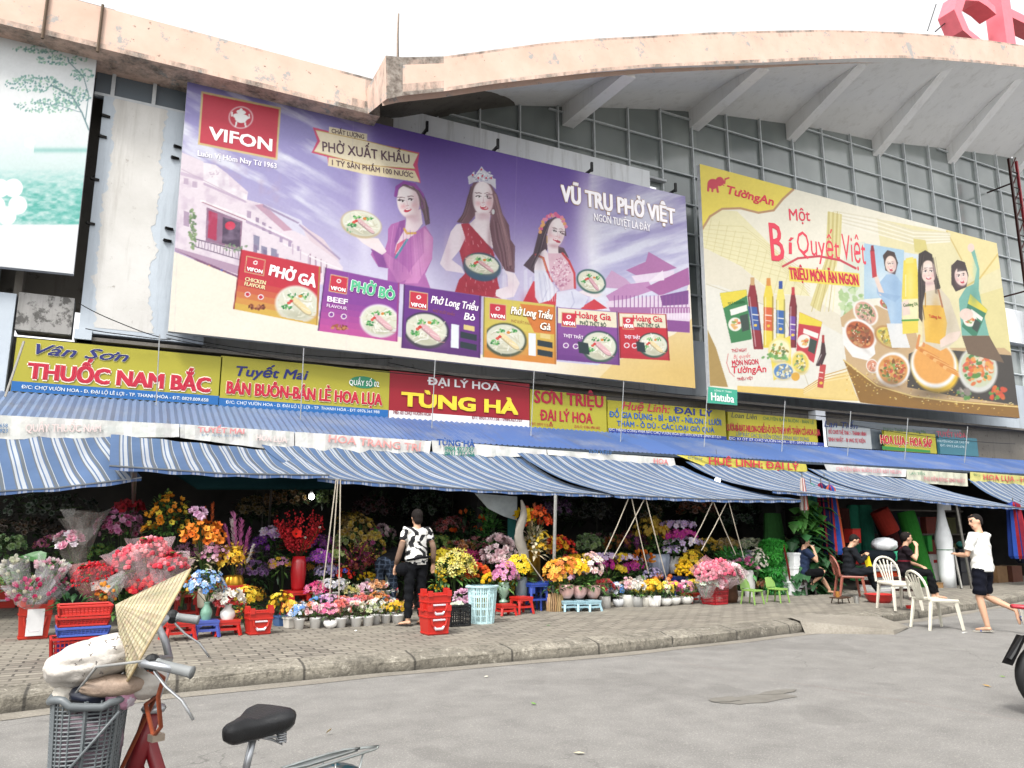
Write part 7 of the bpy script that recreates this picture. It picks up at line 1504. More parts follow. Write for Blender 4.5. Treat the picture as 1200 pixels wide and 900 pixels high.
# bloom clusters hanging in the dark of the stalls
dk=random.Random(77)
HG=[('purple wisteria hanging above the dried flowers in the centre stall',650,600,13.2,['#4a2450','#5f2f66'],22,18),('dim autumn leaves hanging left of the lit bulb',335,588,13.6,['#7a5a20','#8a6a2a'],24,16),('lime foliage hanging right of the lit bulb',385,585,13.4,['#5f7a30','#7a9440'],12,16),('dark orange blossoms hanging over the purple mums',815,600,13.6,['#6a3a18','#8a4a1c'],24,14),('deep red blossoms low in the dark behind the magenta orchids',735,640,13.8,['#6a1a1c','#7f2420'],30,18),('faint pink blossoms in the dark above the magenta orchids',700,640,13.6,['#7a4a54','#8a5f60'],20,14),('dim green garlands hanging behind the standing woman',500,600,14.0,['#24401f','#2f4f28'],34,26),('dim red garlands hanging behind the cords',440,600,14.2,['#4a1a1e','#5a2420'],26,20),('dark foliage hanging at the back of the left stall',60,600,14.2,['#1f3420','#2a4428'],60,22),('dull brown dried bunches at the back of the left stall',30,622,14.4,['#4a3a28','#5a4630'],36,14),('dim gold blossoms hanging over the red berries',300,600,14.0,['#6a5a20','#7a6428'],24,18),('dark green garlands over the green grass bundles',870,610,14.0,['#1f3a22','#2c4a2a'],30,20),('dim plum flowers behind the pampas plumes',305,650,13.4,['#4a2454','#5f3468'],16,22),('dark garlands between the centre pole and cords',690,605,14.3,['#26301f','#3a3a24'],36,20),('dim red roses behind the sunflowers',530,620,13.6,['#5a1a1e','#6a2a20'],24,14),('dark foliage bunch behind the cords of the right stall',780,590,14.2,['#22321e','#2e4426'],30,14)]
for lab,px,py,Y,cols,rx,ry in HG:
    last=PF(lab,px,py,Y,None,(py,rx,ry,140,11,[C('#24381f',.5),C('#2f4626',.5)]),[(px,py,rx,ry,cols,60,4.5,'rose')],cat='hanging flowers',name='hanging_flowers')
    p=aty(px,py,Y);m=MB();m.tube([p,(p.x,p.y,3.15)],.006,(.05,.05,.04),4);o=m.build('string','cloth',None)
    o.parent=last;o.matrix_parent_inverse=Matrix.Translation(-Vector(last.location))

# the dense bank of further bunches filling the stalls
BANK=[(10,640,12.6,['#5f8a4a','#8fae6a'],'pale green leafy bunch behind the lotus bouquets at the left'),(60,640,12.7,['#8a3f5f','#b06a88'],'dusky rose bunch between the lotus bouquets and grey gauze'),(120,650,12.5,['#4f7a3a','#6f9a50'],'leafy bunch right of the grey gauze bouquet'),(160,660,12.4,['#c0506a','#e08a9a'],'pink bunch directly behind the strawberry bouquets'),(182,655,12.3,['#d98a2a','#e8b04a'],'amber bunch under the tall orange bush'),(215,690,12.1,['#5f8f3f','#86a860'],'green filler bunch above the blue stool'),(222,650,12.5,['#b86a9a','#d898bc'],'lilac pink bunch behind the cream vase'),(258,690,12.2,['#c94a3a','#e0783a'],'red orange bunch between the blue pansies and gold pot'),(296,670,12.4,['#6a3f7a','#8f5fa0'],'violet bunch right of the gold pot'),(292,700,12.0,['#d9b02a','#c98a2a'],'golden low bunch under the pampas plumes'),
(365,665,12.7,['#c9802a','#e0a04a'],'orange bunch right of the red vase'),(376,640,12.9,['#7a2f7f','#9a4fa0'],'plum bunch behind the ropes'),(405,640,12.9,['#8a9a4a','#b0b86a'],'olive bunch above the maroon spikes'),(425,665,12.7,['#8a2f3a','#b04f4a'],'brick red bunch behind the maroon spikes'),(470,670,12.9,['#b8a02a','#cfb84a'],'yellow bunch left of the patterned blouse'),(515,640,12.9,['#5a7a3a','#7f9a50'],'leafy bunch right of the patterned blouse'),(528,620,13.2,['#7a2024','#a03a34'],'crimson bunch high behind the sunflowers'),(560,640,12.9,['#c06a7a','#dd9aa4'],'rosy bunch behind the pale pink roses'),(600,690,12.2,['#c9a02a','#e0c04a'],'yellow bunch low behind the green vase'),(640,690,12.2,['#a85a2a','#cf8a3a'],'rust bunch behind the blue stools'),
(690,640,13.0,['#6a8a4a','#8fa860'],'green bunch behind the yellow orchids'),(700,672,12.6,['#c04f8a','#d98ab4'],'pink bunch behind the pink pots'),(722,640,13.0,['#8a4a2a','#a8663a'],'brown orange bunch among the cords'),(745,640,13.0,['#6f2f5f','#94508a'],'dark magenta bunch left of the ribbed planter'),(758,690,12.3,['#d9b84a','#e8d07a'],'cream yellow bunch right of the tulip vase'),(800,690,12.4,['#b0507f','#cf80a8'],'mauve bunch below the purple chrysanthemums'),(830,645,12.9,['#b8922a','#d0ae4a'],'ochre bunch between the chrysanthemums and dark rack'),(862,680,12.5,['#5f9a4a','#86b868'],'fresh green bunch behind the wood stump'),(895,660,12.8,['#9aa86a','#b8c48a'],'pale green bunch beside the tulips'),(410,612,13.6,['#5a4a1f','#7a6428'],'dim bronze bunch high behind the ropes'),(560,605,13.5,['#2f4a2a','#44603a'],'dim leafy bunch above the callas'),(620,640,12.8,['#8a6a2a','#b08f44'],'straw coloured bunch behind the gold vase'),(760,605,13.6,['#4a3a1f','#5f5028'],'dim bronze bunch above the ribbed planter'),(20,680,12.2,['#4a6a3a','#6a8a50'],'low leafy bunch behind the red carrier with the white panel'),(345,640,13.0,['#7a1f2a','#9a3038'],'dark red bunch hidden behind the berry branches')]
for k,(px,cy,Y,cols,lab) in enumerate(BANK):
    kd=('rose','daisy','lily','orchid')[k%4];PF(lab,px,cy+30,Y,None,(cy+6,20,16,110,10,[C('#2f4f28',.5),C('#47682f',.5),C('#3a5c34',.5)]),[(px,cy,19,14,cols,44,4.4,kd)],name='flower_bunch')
# ================================================================ people
def remesh(m,vox,smooth=3,col=None):
    me=bpy.data.meshes.new('tmp');me.from_pydata(m.v,[],m.f);o=bpy.data.objects.new('tmp',me);COL.objects.link(o)
    a=o.modifiers.new('r','REMESH');a.mode='VOXEL';a.voxel_size=vox
    b=o.modifiers.new('s','SMOOTH');b.factor=.5;b.iterations=smooth
    bpy.context.view_layer.update();dg=bpy.context.evaluated_depsgraph_get();e=o.evaluated_get(dg).to_mesh()
    q=MB();q.v=[tuple(v.co) for v in e.vertices];q.f=[list(p.vertices) for p in e.polygons];q.c=[col(p.center) if callable(col) else col for p in e.polygons]
    o.evaluated_get(dg).to_mesh_clear();COL.objects.unlink(o);bpy.data.objects.remove(o);bpy.data.meshes.remove(me);return q
SKIN=C('#cfa285',.68);HAIR=C('#2a2422',.5)
def person(label,loc,heading,J,sc_=1.0,skin=SKIN,shirt=None,trous=None,hair='short',sleeve=.5,legl=1.0,look=(0,1,0),footwear=None,pattern=None,tpattern=None,extra=None,loose=1.0,group=None):
    """J: joints in the figure's own frame, x to its right, y forward, z up from the ground it stands on"""
    t=thing('person',label,'person',tuple(loc));Rm=Matrix.Rotation(heading-math.pi/2,3,'Z');L0=Vector(loc)
    W=lambda p:L0+Rm@(Vector(p)*sc_)
    fwdv=Rm@Vector((0,1,0));rtv=Rm@Vector((1,0,0))
    g={k:W(v) for k,v in J.items()};s=sc_
    tors=(g['chest']-g['pelvis']).normalized();shr=(g['shR']-g['shL']).normalized();tf=tors.cross(shr)*-1 if False else shr.cross(tors)*-1
    tf=tors.cross(shr);tf=tf if tf.dot(fwdv)>0 else -tf
    m=MB()
    up=g['neck']
    spine=[g['pelvis']-tors*.08*s,g['pelvis'],g['pelvis'].lerp(g['chest'],.45),g['chest'],g['chest'].lerp(up,.55),up]
    m.tube(spine,[.12*s,.152*s,.13*s,.158*s,.135*s,.06*s],SKIN,16,True,.68,upref=tuple(tf))
    hd=g['head'];lk=(Rm@Vector(look)).normalized();upd=(hd-up).normalized();side=lk.cross(upd).normalized();hu=side.cross(lk).normalized()
    Hr=Matrix((side,lk,hu)).transposed()
    m.tube([up-tors*.03*s,up.lerp(hd,.6)],[.056*s,.05*s],SKIN,12)
    m.ball(hd+hu*.02*s,(.074*s,.092*s,.105*s),SKIN,16,12,Hr);m.ball(hd+lk*.025*s-hu*.055*s,(.055*s,.062*s,.06*s),SKIN,14,10,Hr)
    m.ball(hd+lk*.095*s-hu*.012*s,(.013*s,.02*s,.022*s),SKIN,8,6,Hr)
    for q in (-1,1): m.ball(hd+side*.076*s*q-hu*.005*s-lk*.005*s,(.012*s,.02*s,.03*s),SKIN,8,6,Hr)
    for q in ('R','L'):
        sh,el,wr,ha=g['sh'+q],g['el'+q],g['wr'+q],g['ha'+q]
        m.tube([up.lerp(sh,.5)-tors*.04*s,sh,sh.lerp(el,.5),el,el.lerp(wr,.35),wr],[.06*s,.056*s,.045*s,.037*s,.038*s,.026*s],SKIN,10)
        d=(ha-wr).normalized();n=d.cross(Vector((0,0,1)));n=n.normalized() if n.length>.1 else rtv;pv=n.cross(d).normalized()
        pm=wr+d*.05*s;m.tube([wr,pm,wr+d*.095*s],[.024*s,.034*s,.034*s],SKIN,8,True,.55,upref=tuple(pv))
        for i in range(4):
            o=n*(i-1.5)*.019*s;b=wr+d*.085*s+o;l=(.065,.075,.07,.055)[i]*s;c1=b+d*l*.55+pv*-.008*s;m.tube([b-d*.03*s,c1,c1+d*l*.4-pv*.02*s],[.0105*s,.0105*s,.009*s],SKIN,6)
        m.tube([wr+d*.02*s+n*.02*s,wr+d*.05*s+n*.042*s,wr+d*.085*s+n*.045*s],[.014*s,.012*s,.010*s],SKIN,6)
        hp,kn,an,to=g['hp'+q],g['kn'+q],g['an'+q],g['to'+q]
        m.tube([hp.lerp(g['pelvis'],.3),hp,hp.lerp(kn,.5),kn,kn.lerp(an,.3),an],[.09*s,.088*s,.07*s,.052*s,.052*s,.034*s],SKIN,12)
        fd=(to-an);fd.z=fd.z if abs(fd.z)>.06 else 0
        hl=an-fd.normalized()*.045*s-Vector((0,0,.035*s));m.tube([hl,an-Vector((0,0,.03*s)),an.lerp(to,.6)-Vector((0,0,.03*s)),to-Vector((0,0,.03*s))],[.03*s,.04*s,.04*s,.022*s],SKIN,10,True,.62,upref=(0,0,1) if abs(fd.normalized().z)<.8 else tuple(fwdv))
    eyes=[hd+lk*.083*s+side*.032*s*q+hu*.012*s for q in (-1,1)];mo=hd+lk*.085*s-hu*.058*s;br=[e+hu*.022*s for e in eyes]
    def colf(p):
        for e in eyes:
            if (p-e).length<.014*s: return (.02,.015,.012)
        for e in br:
            if abs((p-e).dot(hu))<.007*s and abs((p-e).dot(side))<.022*s and (p-e).length<.04*s: return (.03,.02,.018)
        q=p-mo
        if abs(q.dot(hu))<.009*s and abs(q.dot(side))<.024*s and q.length<.035*s: return C('#9a5048',.6)
        return skin
    b=remesh(m,.0115,2,colf).build('body','skin',t,True)
    def garment(name,parts,col,vox=.013,pat=None,mat='cloth'):
        m=MB()
        for pts,rr,fl,ur in parts: m.tube(pts,rr,(1,1,1),14,True,fl,upref=ur)
        rg=random.Random(len(label)+len(name))
        f=pat if pat else (lambda p:col)
        q=remesh(m,vox,2,f)
        q.v=[(v[0]+.006*math.sin(v[2]*60+v[0]*31),v[1]+.006*math.sin(v[2]*47+v[1]*37+v[0]*19),v[2]) for v in q.v]
        return q.build(name,mat,t,True)
    if shirt is not None:
        k=loose
        parts=[([g['pelvis']-tors*.05*s,g['pelvis']+tors*.03*s,g['pelvis'].lerp(g['chest'],.45),g['chest'],g['chest'].lerp(up,.6),up-tors*.012*s],[.168*s*k,.172*s*k,.158*s*k,.18*s,.15*s,.07*s],.72,tuple(tf))]
        for q in 'RL':
            sh,el,wr=g['sh'+q],g['el'+q],g['wr'+q];e=sh.lerp(el,min(1,sleeve))
            pts=[up.lerp(sh,.4)-tors*.05*s,sh,sh.lerp(e,.5),e];rr=[.07*s,.074*s,.066*s,.062*s]
            if sleeve>1: pts+=[el.lerp(wr,.5),el.lerp(wr,.93)];rr+=[.052*s,.042*s]
            parts.append((pts,rr,1.0,None))
        garment('shirt',parts,shirt,pat=pattern)
    if trous is not None:
        parts=[([g['pelvis']-tors*.1*s,g['pelvis']-tors*.02*s,g['pelvis']+tors*.06*s],[.14*s,.166*s,.15*s],.74,tuple(tf))]
        for q in 'RL':
            hp,kn,an=g['hp'+q],g['kn'+q],g['an'+q]
            if legl<=1: e=hp.lerp(kn,legl);parts.append(([hp.lerp(g['pelvis'],.3),hp,hp.lerp(e,.5),e],[.11*s,.106*s,.094*s,.09*s],1.0,None))
            else: parts.append(([hp.lerp(g['pelvis'],.3),hp,hp.lerp(kn,.5),kn,kn.lerp(an,.5),kn.lerp(an,(legl-1))],[.11*s,.104*s,.086*s,.072*s,.066*s,.056*s],1.0,None))
        garment('trousers' if legl>1 else 'shorts',parts,trous,pat=tpattern)
    m=MB()
    if hair=='short':
        m.ball(hd+hu*.040*s-lk*.024*s,(.084*s,.094*s,.09*s),HAIR,16,10,Hr);m.ball(hd+hu*.02*s-lk*.045*s,(.08*s,.065*s,.085*s),HAIR,14,10,Hr);m.ball(hd+hu*.088*s+lk*.035*s,(.06*s,.05*s,.028*s),HAIR,12,8,Hr)
    else:
        m.ball(hd+hu*.03*s-lk*.02*s,(.088*s,.104*s,.105*s),HAIR,16,10,Hr);m.ball(hd-hu*.04*s-lk*.06*s,(.075*s,.06*s,.07*s),HAIR,12,8,Hr)
    remesh(m,.012,2,HAIR).build('hair','hair',t,True)
    if footwear:
        for q in 'RL':
            an,to=g['an'+q],g['to'+q];fd=(to-an);fl=Vector((fd.x,fd.y,fd.z if abs(fd.z)>.06 else 0)).normalized();m=MB()
            dn=Vector((0,0,-1)) if abs(fl.z)<.5 else -fwdv;
            a=an-fl*.07*s+dn*.062*s;c=to+fl*.03*s+dn*.06*s
            m.tube([a,a.lerp(c,.3),a.lerp(c,.75),c],[.034*s,.04*s,.046*s,.03*s],C(footwear[0],.6),10,True,.3,upref=(0,0,1) if abs(fl.z)<.8 else tuple(fwdv))
            n=fl.cross(dn).normalized();mid=a.lerp(c,.55)
            m.tube([mid+n*.045*s,mid-dn*.055*s+fl*.02*s,c-fl*.05*s-dn*.02*s],.008*s,C(footwear[1],.6),5);m.tube([mid-n*.045*s,mid-dn*.055*s+fl*.02*s,c-fl*.05*s-dn*.02*s],.008*s,C(footwear[1],.6),5)
            m.build('sandal','rubber',t)
    if extra: extra(t,g,W,s)
    return t
def JS(**k):   # standing, arms hanging
    d=dict(pelvis=(0,0,.93),chest=(0,0,1.25),neck=(0,-.01,1.44),head=(0,.02,1.58),shR=(.185,0,1.38),shL=(-.185,0,1.38),elR=(.25,-.02,1.1),elL=(-.25,-.02,1.1),wrR=(.27,.06,.87),wrL=(-.27,.06,.87),haR=(.275,.09,.72),haL=(-.275,.09,.72),
      hpR=(.09,0,.9),hpL=(-.09,0,.9),knR=(.1,.02,.49),knL=(-.1,.02,.49),anR=(.1,-.02,.085),anL=(-.1,-.02,.085),toR=(.12,.15,.06),toL=(-.12,.15,.06));d.update(k);return d
def JC(h=.42,**k):   # seated
    d=dict(pelvis=(0,0,h+.11),chest=(0,.04,h+.42),neck=(0,.07,h+.6),head=(0,.11,h+.745),shR=(.185,.05,h+.545),shL=(-.185,.05,h+.545),elR=(.25,.1,h+.28),elL=(-.25,.1,h+.28),wrR=(.16,.33,h+.22),wrL=(-.16,.33,h+.22),haR=(.12,.44,h+.2),haL=(-.12,.44,h+.2),
      hpR=(.09,.03,h+.09),hpL=(-.09,.03,h+.09),knR=(.14,.44,h+.09),knL=(-.14,.44,h+.09),anR=(.13,.42,.085),anL=(-.13,.42,.085),toR=(.14,.58,.06),toL=(-.14,.58,.06));d.update(k);return d
# 1 woman seen from behind
def swirl(p):
    a=math.sin(p.x*34+3.2*math.sin(p.z*21)+2*math.sin(p.x*9+p.z*13))+math.sin(p.z*30+2.6*math.sin(p.x*26+p.z*8)+p.y*20)*.8
    return (.62,.61,.58) if a>-.12 else (.02,.02,.022)
def woman_extra(t,g,W,s):
    for q in 'RL':
        m=MB();el,wr,sh=g['el'+q],g['wr'+q],g['sh'+q];m.tube([sh.lerp(el,.62),el,el.lerp(wr,.5),el.lerp(wr,.95)],[.047*s,.045*s,.043*s,.034*s],C('#8f7565',.55),12);m.build('arm_sleeve','cloth',t,True)
    m=MB();p=g['pelvis'];m.ball(p+Vector((-.2,-.02,-.1)),(.11,.07,.09),C('#1a1b20',.5),12,8);m.tube([p+Vector((-.17,-.1,.02)),p+Vector((0,-.155,.05)),p+Vector((.17,-.09,.06))],.018,C('#15161a',.5),6);m.build('waist_bag','cloth',t)
wp=gz(486,733)
person('woman seen from behind in a black and white patterned blouse and black trousers',wp,R(96),JS(elR=(.27,-.03,1.12),elL=(-.27,-.03,1.12),wrR=(.30,.03,.89),wrL=(-.31,.05,.88),haR=(.30,.06,.74),haL=(-.32,.08,.74),anL=(-.13,-.04,.085),toL=(-.22,.1,.06),knL=(-.11,.0,.49)),.925,shirt=(.6,.6,.58),trous=C('#17181c',.6),hair='bob',sleeve=.55,legl=1.93,footwear=('#2a2422','#1a1818'),pattern=swirl,extra=woman_extra,loose=1.06)
# 2 stooping figure
def plaid(p):
    k=(math.sin(p.x*90)>.75)or(math.sin(p.z*90)>.8);return C('#4a5668',.5) if k else C('#232c3a',.5)
sp=aty(452,716,11.95);sp.z=SW
person('person bending over among the pots in dark checked shorts and black top',sp,R(38),JS(pelvis=(0,-.05,.86),chest=(0,.26,.98),neck=(0,.44,.93),head=(0,.56,.86),shR=(.18,.38,.93),shL=(-.18,.38,.93),elR=(.2,.45,.64),elL=(-.2,.45,.64),wrR=(.16,.5,.4),wrL=(-.16,.5,.4),haR=(.15,.54,.27),haL=(-.15,.54,.27),hpR=(.09,-.06,.84),hpL=(-.09,-.06,.84),knR=(.12,.03,.46),knL=(-.12,.0,.46)),.93,shirt=C('#131316',.5),trous=C('#232c3a',.5),legl=1.35,look=(0,.6,-.8),tpattern=plaid)
# 3 smoking man
def cig(t,g,W,s):
    m=MB();m.tube([g['haR'],g['haR']+Vector((.05,-.03,.0))],.005,C('#e8e4da',.8),5);m.build('cigarette','matte',t)
H1=.34;mp=gz(942,697)
st=stool('dark low stool under the barefoot man in navy',(mp.x,mp.y,SW),.34,H1-.02,'#2a2420',.2,'dark low stools')
person('barefoot man in navy shirt and black shorts, hand raised to his mouth',(mp.x,mp.y,SW),R(-22),JC(H1,chest=(0,.06,H1+.42),knR=(.12,.42,H1+.12),anR=(.04,.17,.24),toR=(-.02,.30,.16),knL=(-.1,.42,H1+.06),anL=(-.06,.60,.085),toL=(-.06,.76,.06),elR=(.22,.24,H1+.34),wrR=(.10,.24,H1+.58),haR=(.04,.22,H1+.67),wrL=(-.16,.38,H1+.22),haL=(-.1,.48,H1+.2)),.98,shirt=C('#2a3650',.6),trous=C('#121316',.5),legl=.92,sleeve=.55,extra=cig)
# chairs --------------------------------------------------------
def monobloc(label,p,heading,col,s=1.0,name='plastic_chair',group=None,kid=False):
    t=thing(name,label,'chair',tuple(p),group);Rm=Matrix.Rotation(heading-math.pi/2,3,'Z');p=Vector(p);W=lambda x,y,z:p+Rm@(Vector((x,y,z))*s);c=C(col,.68)
    m=MB()
    n=8;G=[]
    for j in range(n+1):
        v=j/n;w=.235-.02*(1-v)
        for i in range(n+1):
            u=i/n*2-1;G.append(tuple(W(u*w,-.2+.42*v,.44-.018*(1-u*u)*math.sin(math.pi*v)-(.03*max(0,v-.85)/.15))))
    k=n+1;F=[(j*k+i,j*k+i+1,(j+1)*k+i+1,(j+1)*k+i) for j in range(n) for i in range(n)]
    m.add(G,F,c);G2=[(x,y,z-.012*s) for x,y,z in G];m.add(G2,[tuple(reversed(f)) for f in F],c)
    for a,b in ((W(-.215,-.2,.43),W(.215,-.2,.43)),(W(-.235,.22,.405),W(.235,.22,.405)),(W(-.215,-.2,.425),W(-.235,.22,.415)),(W(.215,-.2,.425),W(.235,.22,.415))): m.tube([a,b],.018*s,c,6,True,1.4)
    m.build('seat','plastic',t,False)
    for x,y,fx,fy in ((-.21,.19,-.245,.25),(.21,.19,.245,.25),(-.2,-.19,-.225,-.27),(.2,-.19,.225,-.27)):
        m=MB();m.tube([W(x,y,.43),W(fx,fy,0)],[.032*s,.022*s],c,5);m.build('leg','plastic',t)
    # back: arched frame and fan slats
    m=MB();A=[]
    for i in range(15):
        a=math.pi*i/14;A.append(W(-.225*math.cos(a)*(1 if i in(0,14) else 1.02),-.21-.02-.10*math.sin(a)*1.0,.44+ (.40 if not kid else .32)*math.sin(a)**.55))
    m.tube(A,.02*s,c,6)
    m.build('back_frame','plastic',t)
    if kid:
        m=MB();B_=[W(-.215,-.222,.47),W(.215,-.222,.47),W(.19,-.315,.77),W(-.19,-.315,.77)];q=[b+Rm@Vector((0,-.012*s,0)) for b in B_];m.add([tuple(x) for x in B_+q],[(0,1,2,3),(7,6,5,4),(0,4,5,1),(2,6,7,3)],c);m.build('back_panel','plastic',t)
    else:
        for i in range(5):
            u=(i-2)/2;m=MB();m.tube([W(u*.075,-.215,.44),W(u*.10,-.27,.62),W(u*.15,-.325,.80-.045*u*u)],[.014*s,.016*s,.014*s],c,5,True,.6);m.build('slat','plastic',t)
    return t
c1=gz(1054,714);monobloc('white plastic chair in front of the man in dark red',(c1.x,c1.y,SW),R(-108),'#d9d3c4',1.0,group='white plastic chairs')
c2=atz(1098,737,0);monobloc('white plastic chair standing on the road by the walking man',(c2.x,c2.y,.004),R(-20),'#dedac9',1.0,group='white plastic chairs')
k1=gz(882,708);monobloc('small light green child chair, left of the pair',(k1.x,k1.y,SW),R(-78),'#84ab54',.57,'child_chair','small green chairs',True)
k2=gz(912,706);monobloc('small light green child chair, right of the pair',(k2.x,k2.y,SW),R(-78),'#84ab54',.57,'child_chair','small green chairs',True)
b1_=gz(997,700);monobloc('brownish pink plastic chair under the man in black',(b1_.x,b1_.y,SW),R(-35),'#9a5a4a',.95)
m=None
# 4 man on the pink chair
H2=.43*.95
def yellow(t,g,W,s):
    m=MB();a=W((.02,.36,H2+.42));b=W((.03,.40,H2+.20));c=W((.16,.42,H2+.17));n=Vector((.03,-.03,0));m.add([tuple(a-n),tuple(a+n*1.6),tuple(b+n*1.6),tuple(b-n),tuple(c-n),tuple(c+n*1.6)],[(0,1,2,3),(3,2,5,4)],C('#e8d01f',.8));o=m.build('paper_strip','matte',None,pos=a);tag(o,'bright yellow paper strip held by the man in black','paper')
    for q in 'R':
        an,to=g['anR'],g['toR'];m=MB();m.tube([an-(to-an)*.4+Vector((.02,-.06,0)),to+Vector((.02,-.06,0))],[.04,.045],C('#cfc6b4',.6),8,True,.35);m.build('slipper','rubber',t)
    m=MB();r_=g['wrL'];m.tube([g['knL'].lerp(g['anL'],.1)+Vector((.05,-.05,0)),g['knL'].lerp(g['anL'],.9)+Vector((.04,-.04,0))],.012,C('#b8b8b8',.6),4);m.build('side_stripe','cloth',t)
person('man in black long sleeves with ankle on knee, looking down at a yellow strip',(b1_.x,b1_.y,SW),R(-28),JC(H2,head=(0,.16,H2+.73),knR=(.26,.38,H2+.14),anR=(-.04,.44,H2+.17),toR=(-.2,.47,H2+.13),knL=(-.1,.44,H2+.08),anL=(-.1,.62,.085),toL=(-.1,.79,.06),elR=(.25,.16,H2+.31),elL=(-.25,.16,H2+.31),wrR=(.09,.35,H2+.43),wrL=(-.09,.35,H2+.43),haR=(.02,.39,H2+.48),haL=(-.02,.39,H2+.47)),.96,shirt=C('#23252a',.55),trous=C('#24262b',.55),sleeve=1.2,legl=1.9,look=(.1,.8,-.55),extra=yellow)
# 5 man in dark red polo
m3=gz(1062,702);H3=.42
def polo(p):
    z=p.z-SW;return C('#7a2230',.55) if (z>.93 and math.sin(p.x*40+p.y*30)>.2) or abs(z-.72)<.012 else C('#241c22',.55)
stool('hidden dark stool under the man in the dark red polo',(m3.x,m3.y,SW),.36,H3-.02,'#3a1f1a',.1,'dark low stools')
person('man in black and dark red polo and black trousers, hand over his mouth',(m3.x,m3.y,SW),R(-48),JC(H3,elR=(.24,.22,H3+.34),wrR=(.1,.26,H3+.58),haR=(.03,.24,H3+.69),elL=(-.26,.14,H3+.27),wrL=(-.02,.34,H3+.2),haL=(.1,.37,H3+.19),knR=(.2,.42,H3+.08),knL=(-.16,.46,H3+.09),anR=(.2,.46,.085),anL=(-.14,.56,.085),toR=(.23,.62,.06),toL=(-.15,.73,.06)),.98,shirt=C('#241a1e',.55),trous=C('#17181b',.5),sleeve=.6,legl=1.9,look=(-.35,1,0),pattern=polo,footwear=('#1f2226','#2a2d33'))
# 6 walking man in white shirt
wm=atz(1160,741,0);wm.z=.004
def shirt_w(p): return (.60,.60,.57)
person('man in a white shirt and dark shorts walking away on the road, one foot lifted',wm,R(96),JS(pelvis=(0,0,.91),elR=(.24,.1,1.1),elL=(-.25,.08,1.1),wrR=(.06,.27,1.10),wrL=(-.16,.27,1.10),haR=(-.03,.31,1.12),haL=(-.10,.34,1.12),knR=(.11,.06,.50),anR=(.13,-.34,.33),toR=(.14,-.36,.16),knL=(-.1,.04,.48),anL=(-.08,-.02,.085),toL=(-.1,.15,.06),head=(0,.03,1.58)),.985,shirt=(.6,.6,.57),trous=C('#1a1c28',.5),sleeve=.75,legl=.88,look=(-1,.55,-.15),footwear=('#b9b4a8','#4a5fa8'),loose=1.13)
# ================================================================ the carpet and umbrella stall at the right
def hangcloth(label,px,py0,py1,Y,r0,r1,cols,name='folded_umbrella',cat='umbrella',tip=True):
    a=aty(px,py0,Y);b=aty(px,py1,Y);k=mpp(px,py0,Y);t=thing(name,label,cat,tuple(b));m=MB();n=16;L=a.z-b.z
    vs=[];fs=[];cc=[];prof=[(0.0,1.5),(.05,r0),(.3,(r0*2+r1)/3),(.6,(r0+r1*2)/3),(.95,r1),(1.0,r1*.8)]
    for f,rr in prof:
        for j in range(n):
            an=6.283*j/n;q=rr*k*(1+.22*math.cos(j*math.pi));vs.append((a.x+q*math.cos(an),a.y+q*math.sin(an),a.z-L*f))
    for i in range(len(prof)-1):
        for j in range(n): fs.append((i*n+j,(i+1)*n+j,(i+1)*n+(j+1)%n,i*n+(j+1)%n));cc.append(jit(C(cols[(j//1)%len(cols)],.55),.1))
    m.add(vs,fs,cc);m.build('canopy','cloth',t)
    m=MB();m.tube([(a.x,a.y,a.z+ .10),(a.x,a.y,b.z-.05)],.012,C('#8a8a86',.6),6);m.build('shaft','metal',t);return t
hangcloth('folded parasol with red, blue and green stripes, rightmost of the parasols',972,568,650,11.9,5,10,['#b8343a','#2f4fa0','#3a8f5a','#c05a3a','#274a90'])
hangcloth('folded parasol in dark red and navy beside the striped one',962,566,646,12.0,5,9,['#8a2438','#1f2a5a','#a03048','#24305f'])
hangcloth('folded grey green parasol with a taller tip behind the striped ones',966,560,640,12.2,4,8,['#5f6a58','#4a5646'])
hangcloth('folded teal parasol left of the red and navy one',950,566,640,12.1,5,8,['#3f7a70','#2f6a60','#4a8a7c'])
hangcloth('red and white cord bundle hanging from the awning corner by the big leaves',940,560,598,11.6,2,4,['#c9b8b0','#b85048','#d8d0c8'],'cord_bundle','cord')
hangcloth('long cloth in blue and red hanging at the right edge of the awning',1187,588,655,11.4,6,9,['#2f4fa0','#b8343a','#223a80','#8a2838'],'hanging_cloth','cloth')
hangcloth('dark navy cloth hanging right behind the blue and red one',1196,590,660,11.6,6,10,['#1c2238','#242c48'],'hanging_cloth','cloth')
fb=gz(966,700);z0=SW
for i,(w,h,lab) in enumerate(((.36,.28,'white foam box at the bottom of the stack by the parasols'),(.36,.28,'white foam box in the middle of the stack by the parasols'),(.35,.28,'white foam box on top of the stack by the parasols'))):
    p=Vector((fb.x+.02*i,12.0,z0));t=thing('foam_box',lab,'box',tuple(p));m=MB();m.box(p+Vector((0,0,h*.42)),(w,.34,h*.84),C('#e4e6e6',.8),.05);m.build('body','matte',t);m=MB();m.box(p+Vector((0,0,h*.92)),(w+.02,.36,h*.14),C('#e9ebeb',.8),.05);m.build('lid','matte',t);z0+=h+.003
def softroll(label,p0,p1,Y,r,col,name='fabric_roll',cat='fabric roll',Y1=None,mat='cloth'):
    a=aty(*p0,Y);b=aty(*p1,Y1 or Y);k=mpp(*p0,Y);m=MB();n=7
    m.tube([a.lerp(b,i/n) for i in range(n+1)],[r*k*(1 if 0<i<n else .96) for i in range(n+1)],C(col,.55),18);ax=(b-a).normalized()
    for e,s_ in ((a,-1),(b,1)):
        for q in (.75,.5,.25): m.tube([e+ax*s_*.001,e+ax*s_*.006],r*k*q,jit(C(col,.4),.3),14)
    tag(m.build(name,mat,None,pos=a),label,cat)
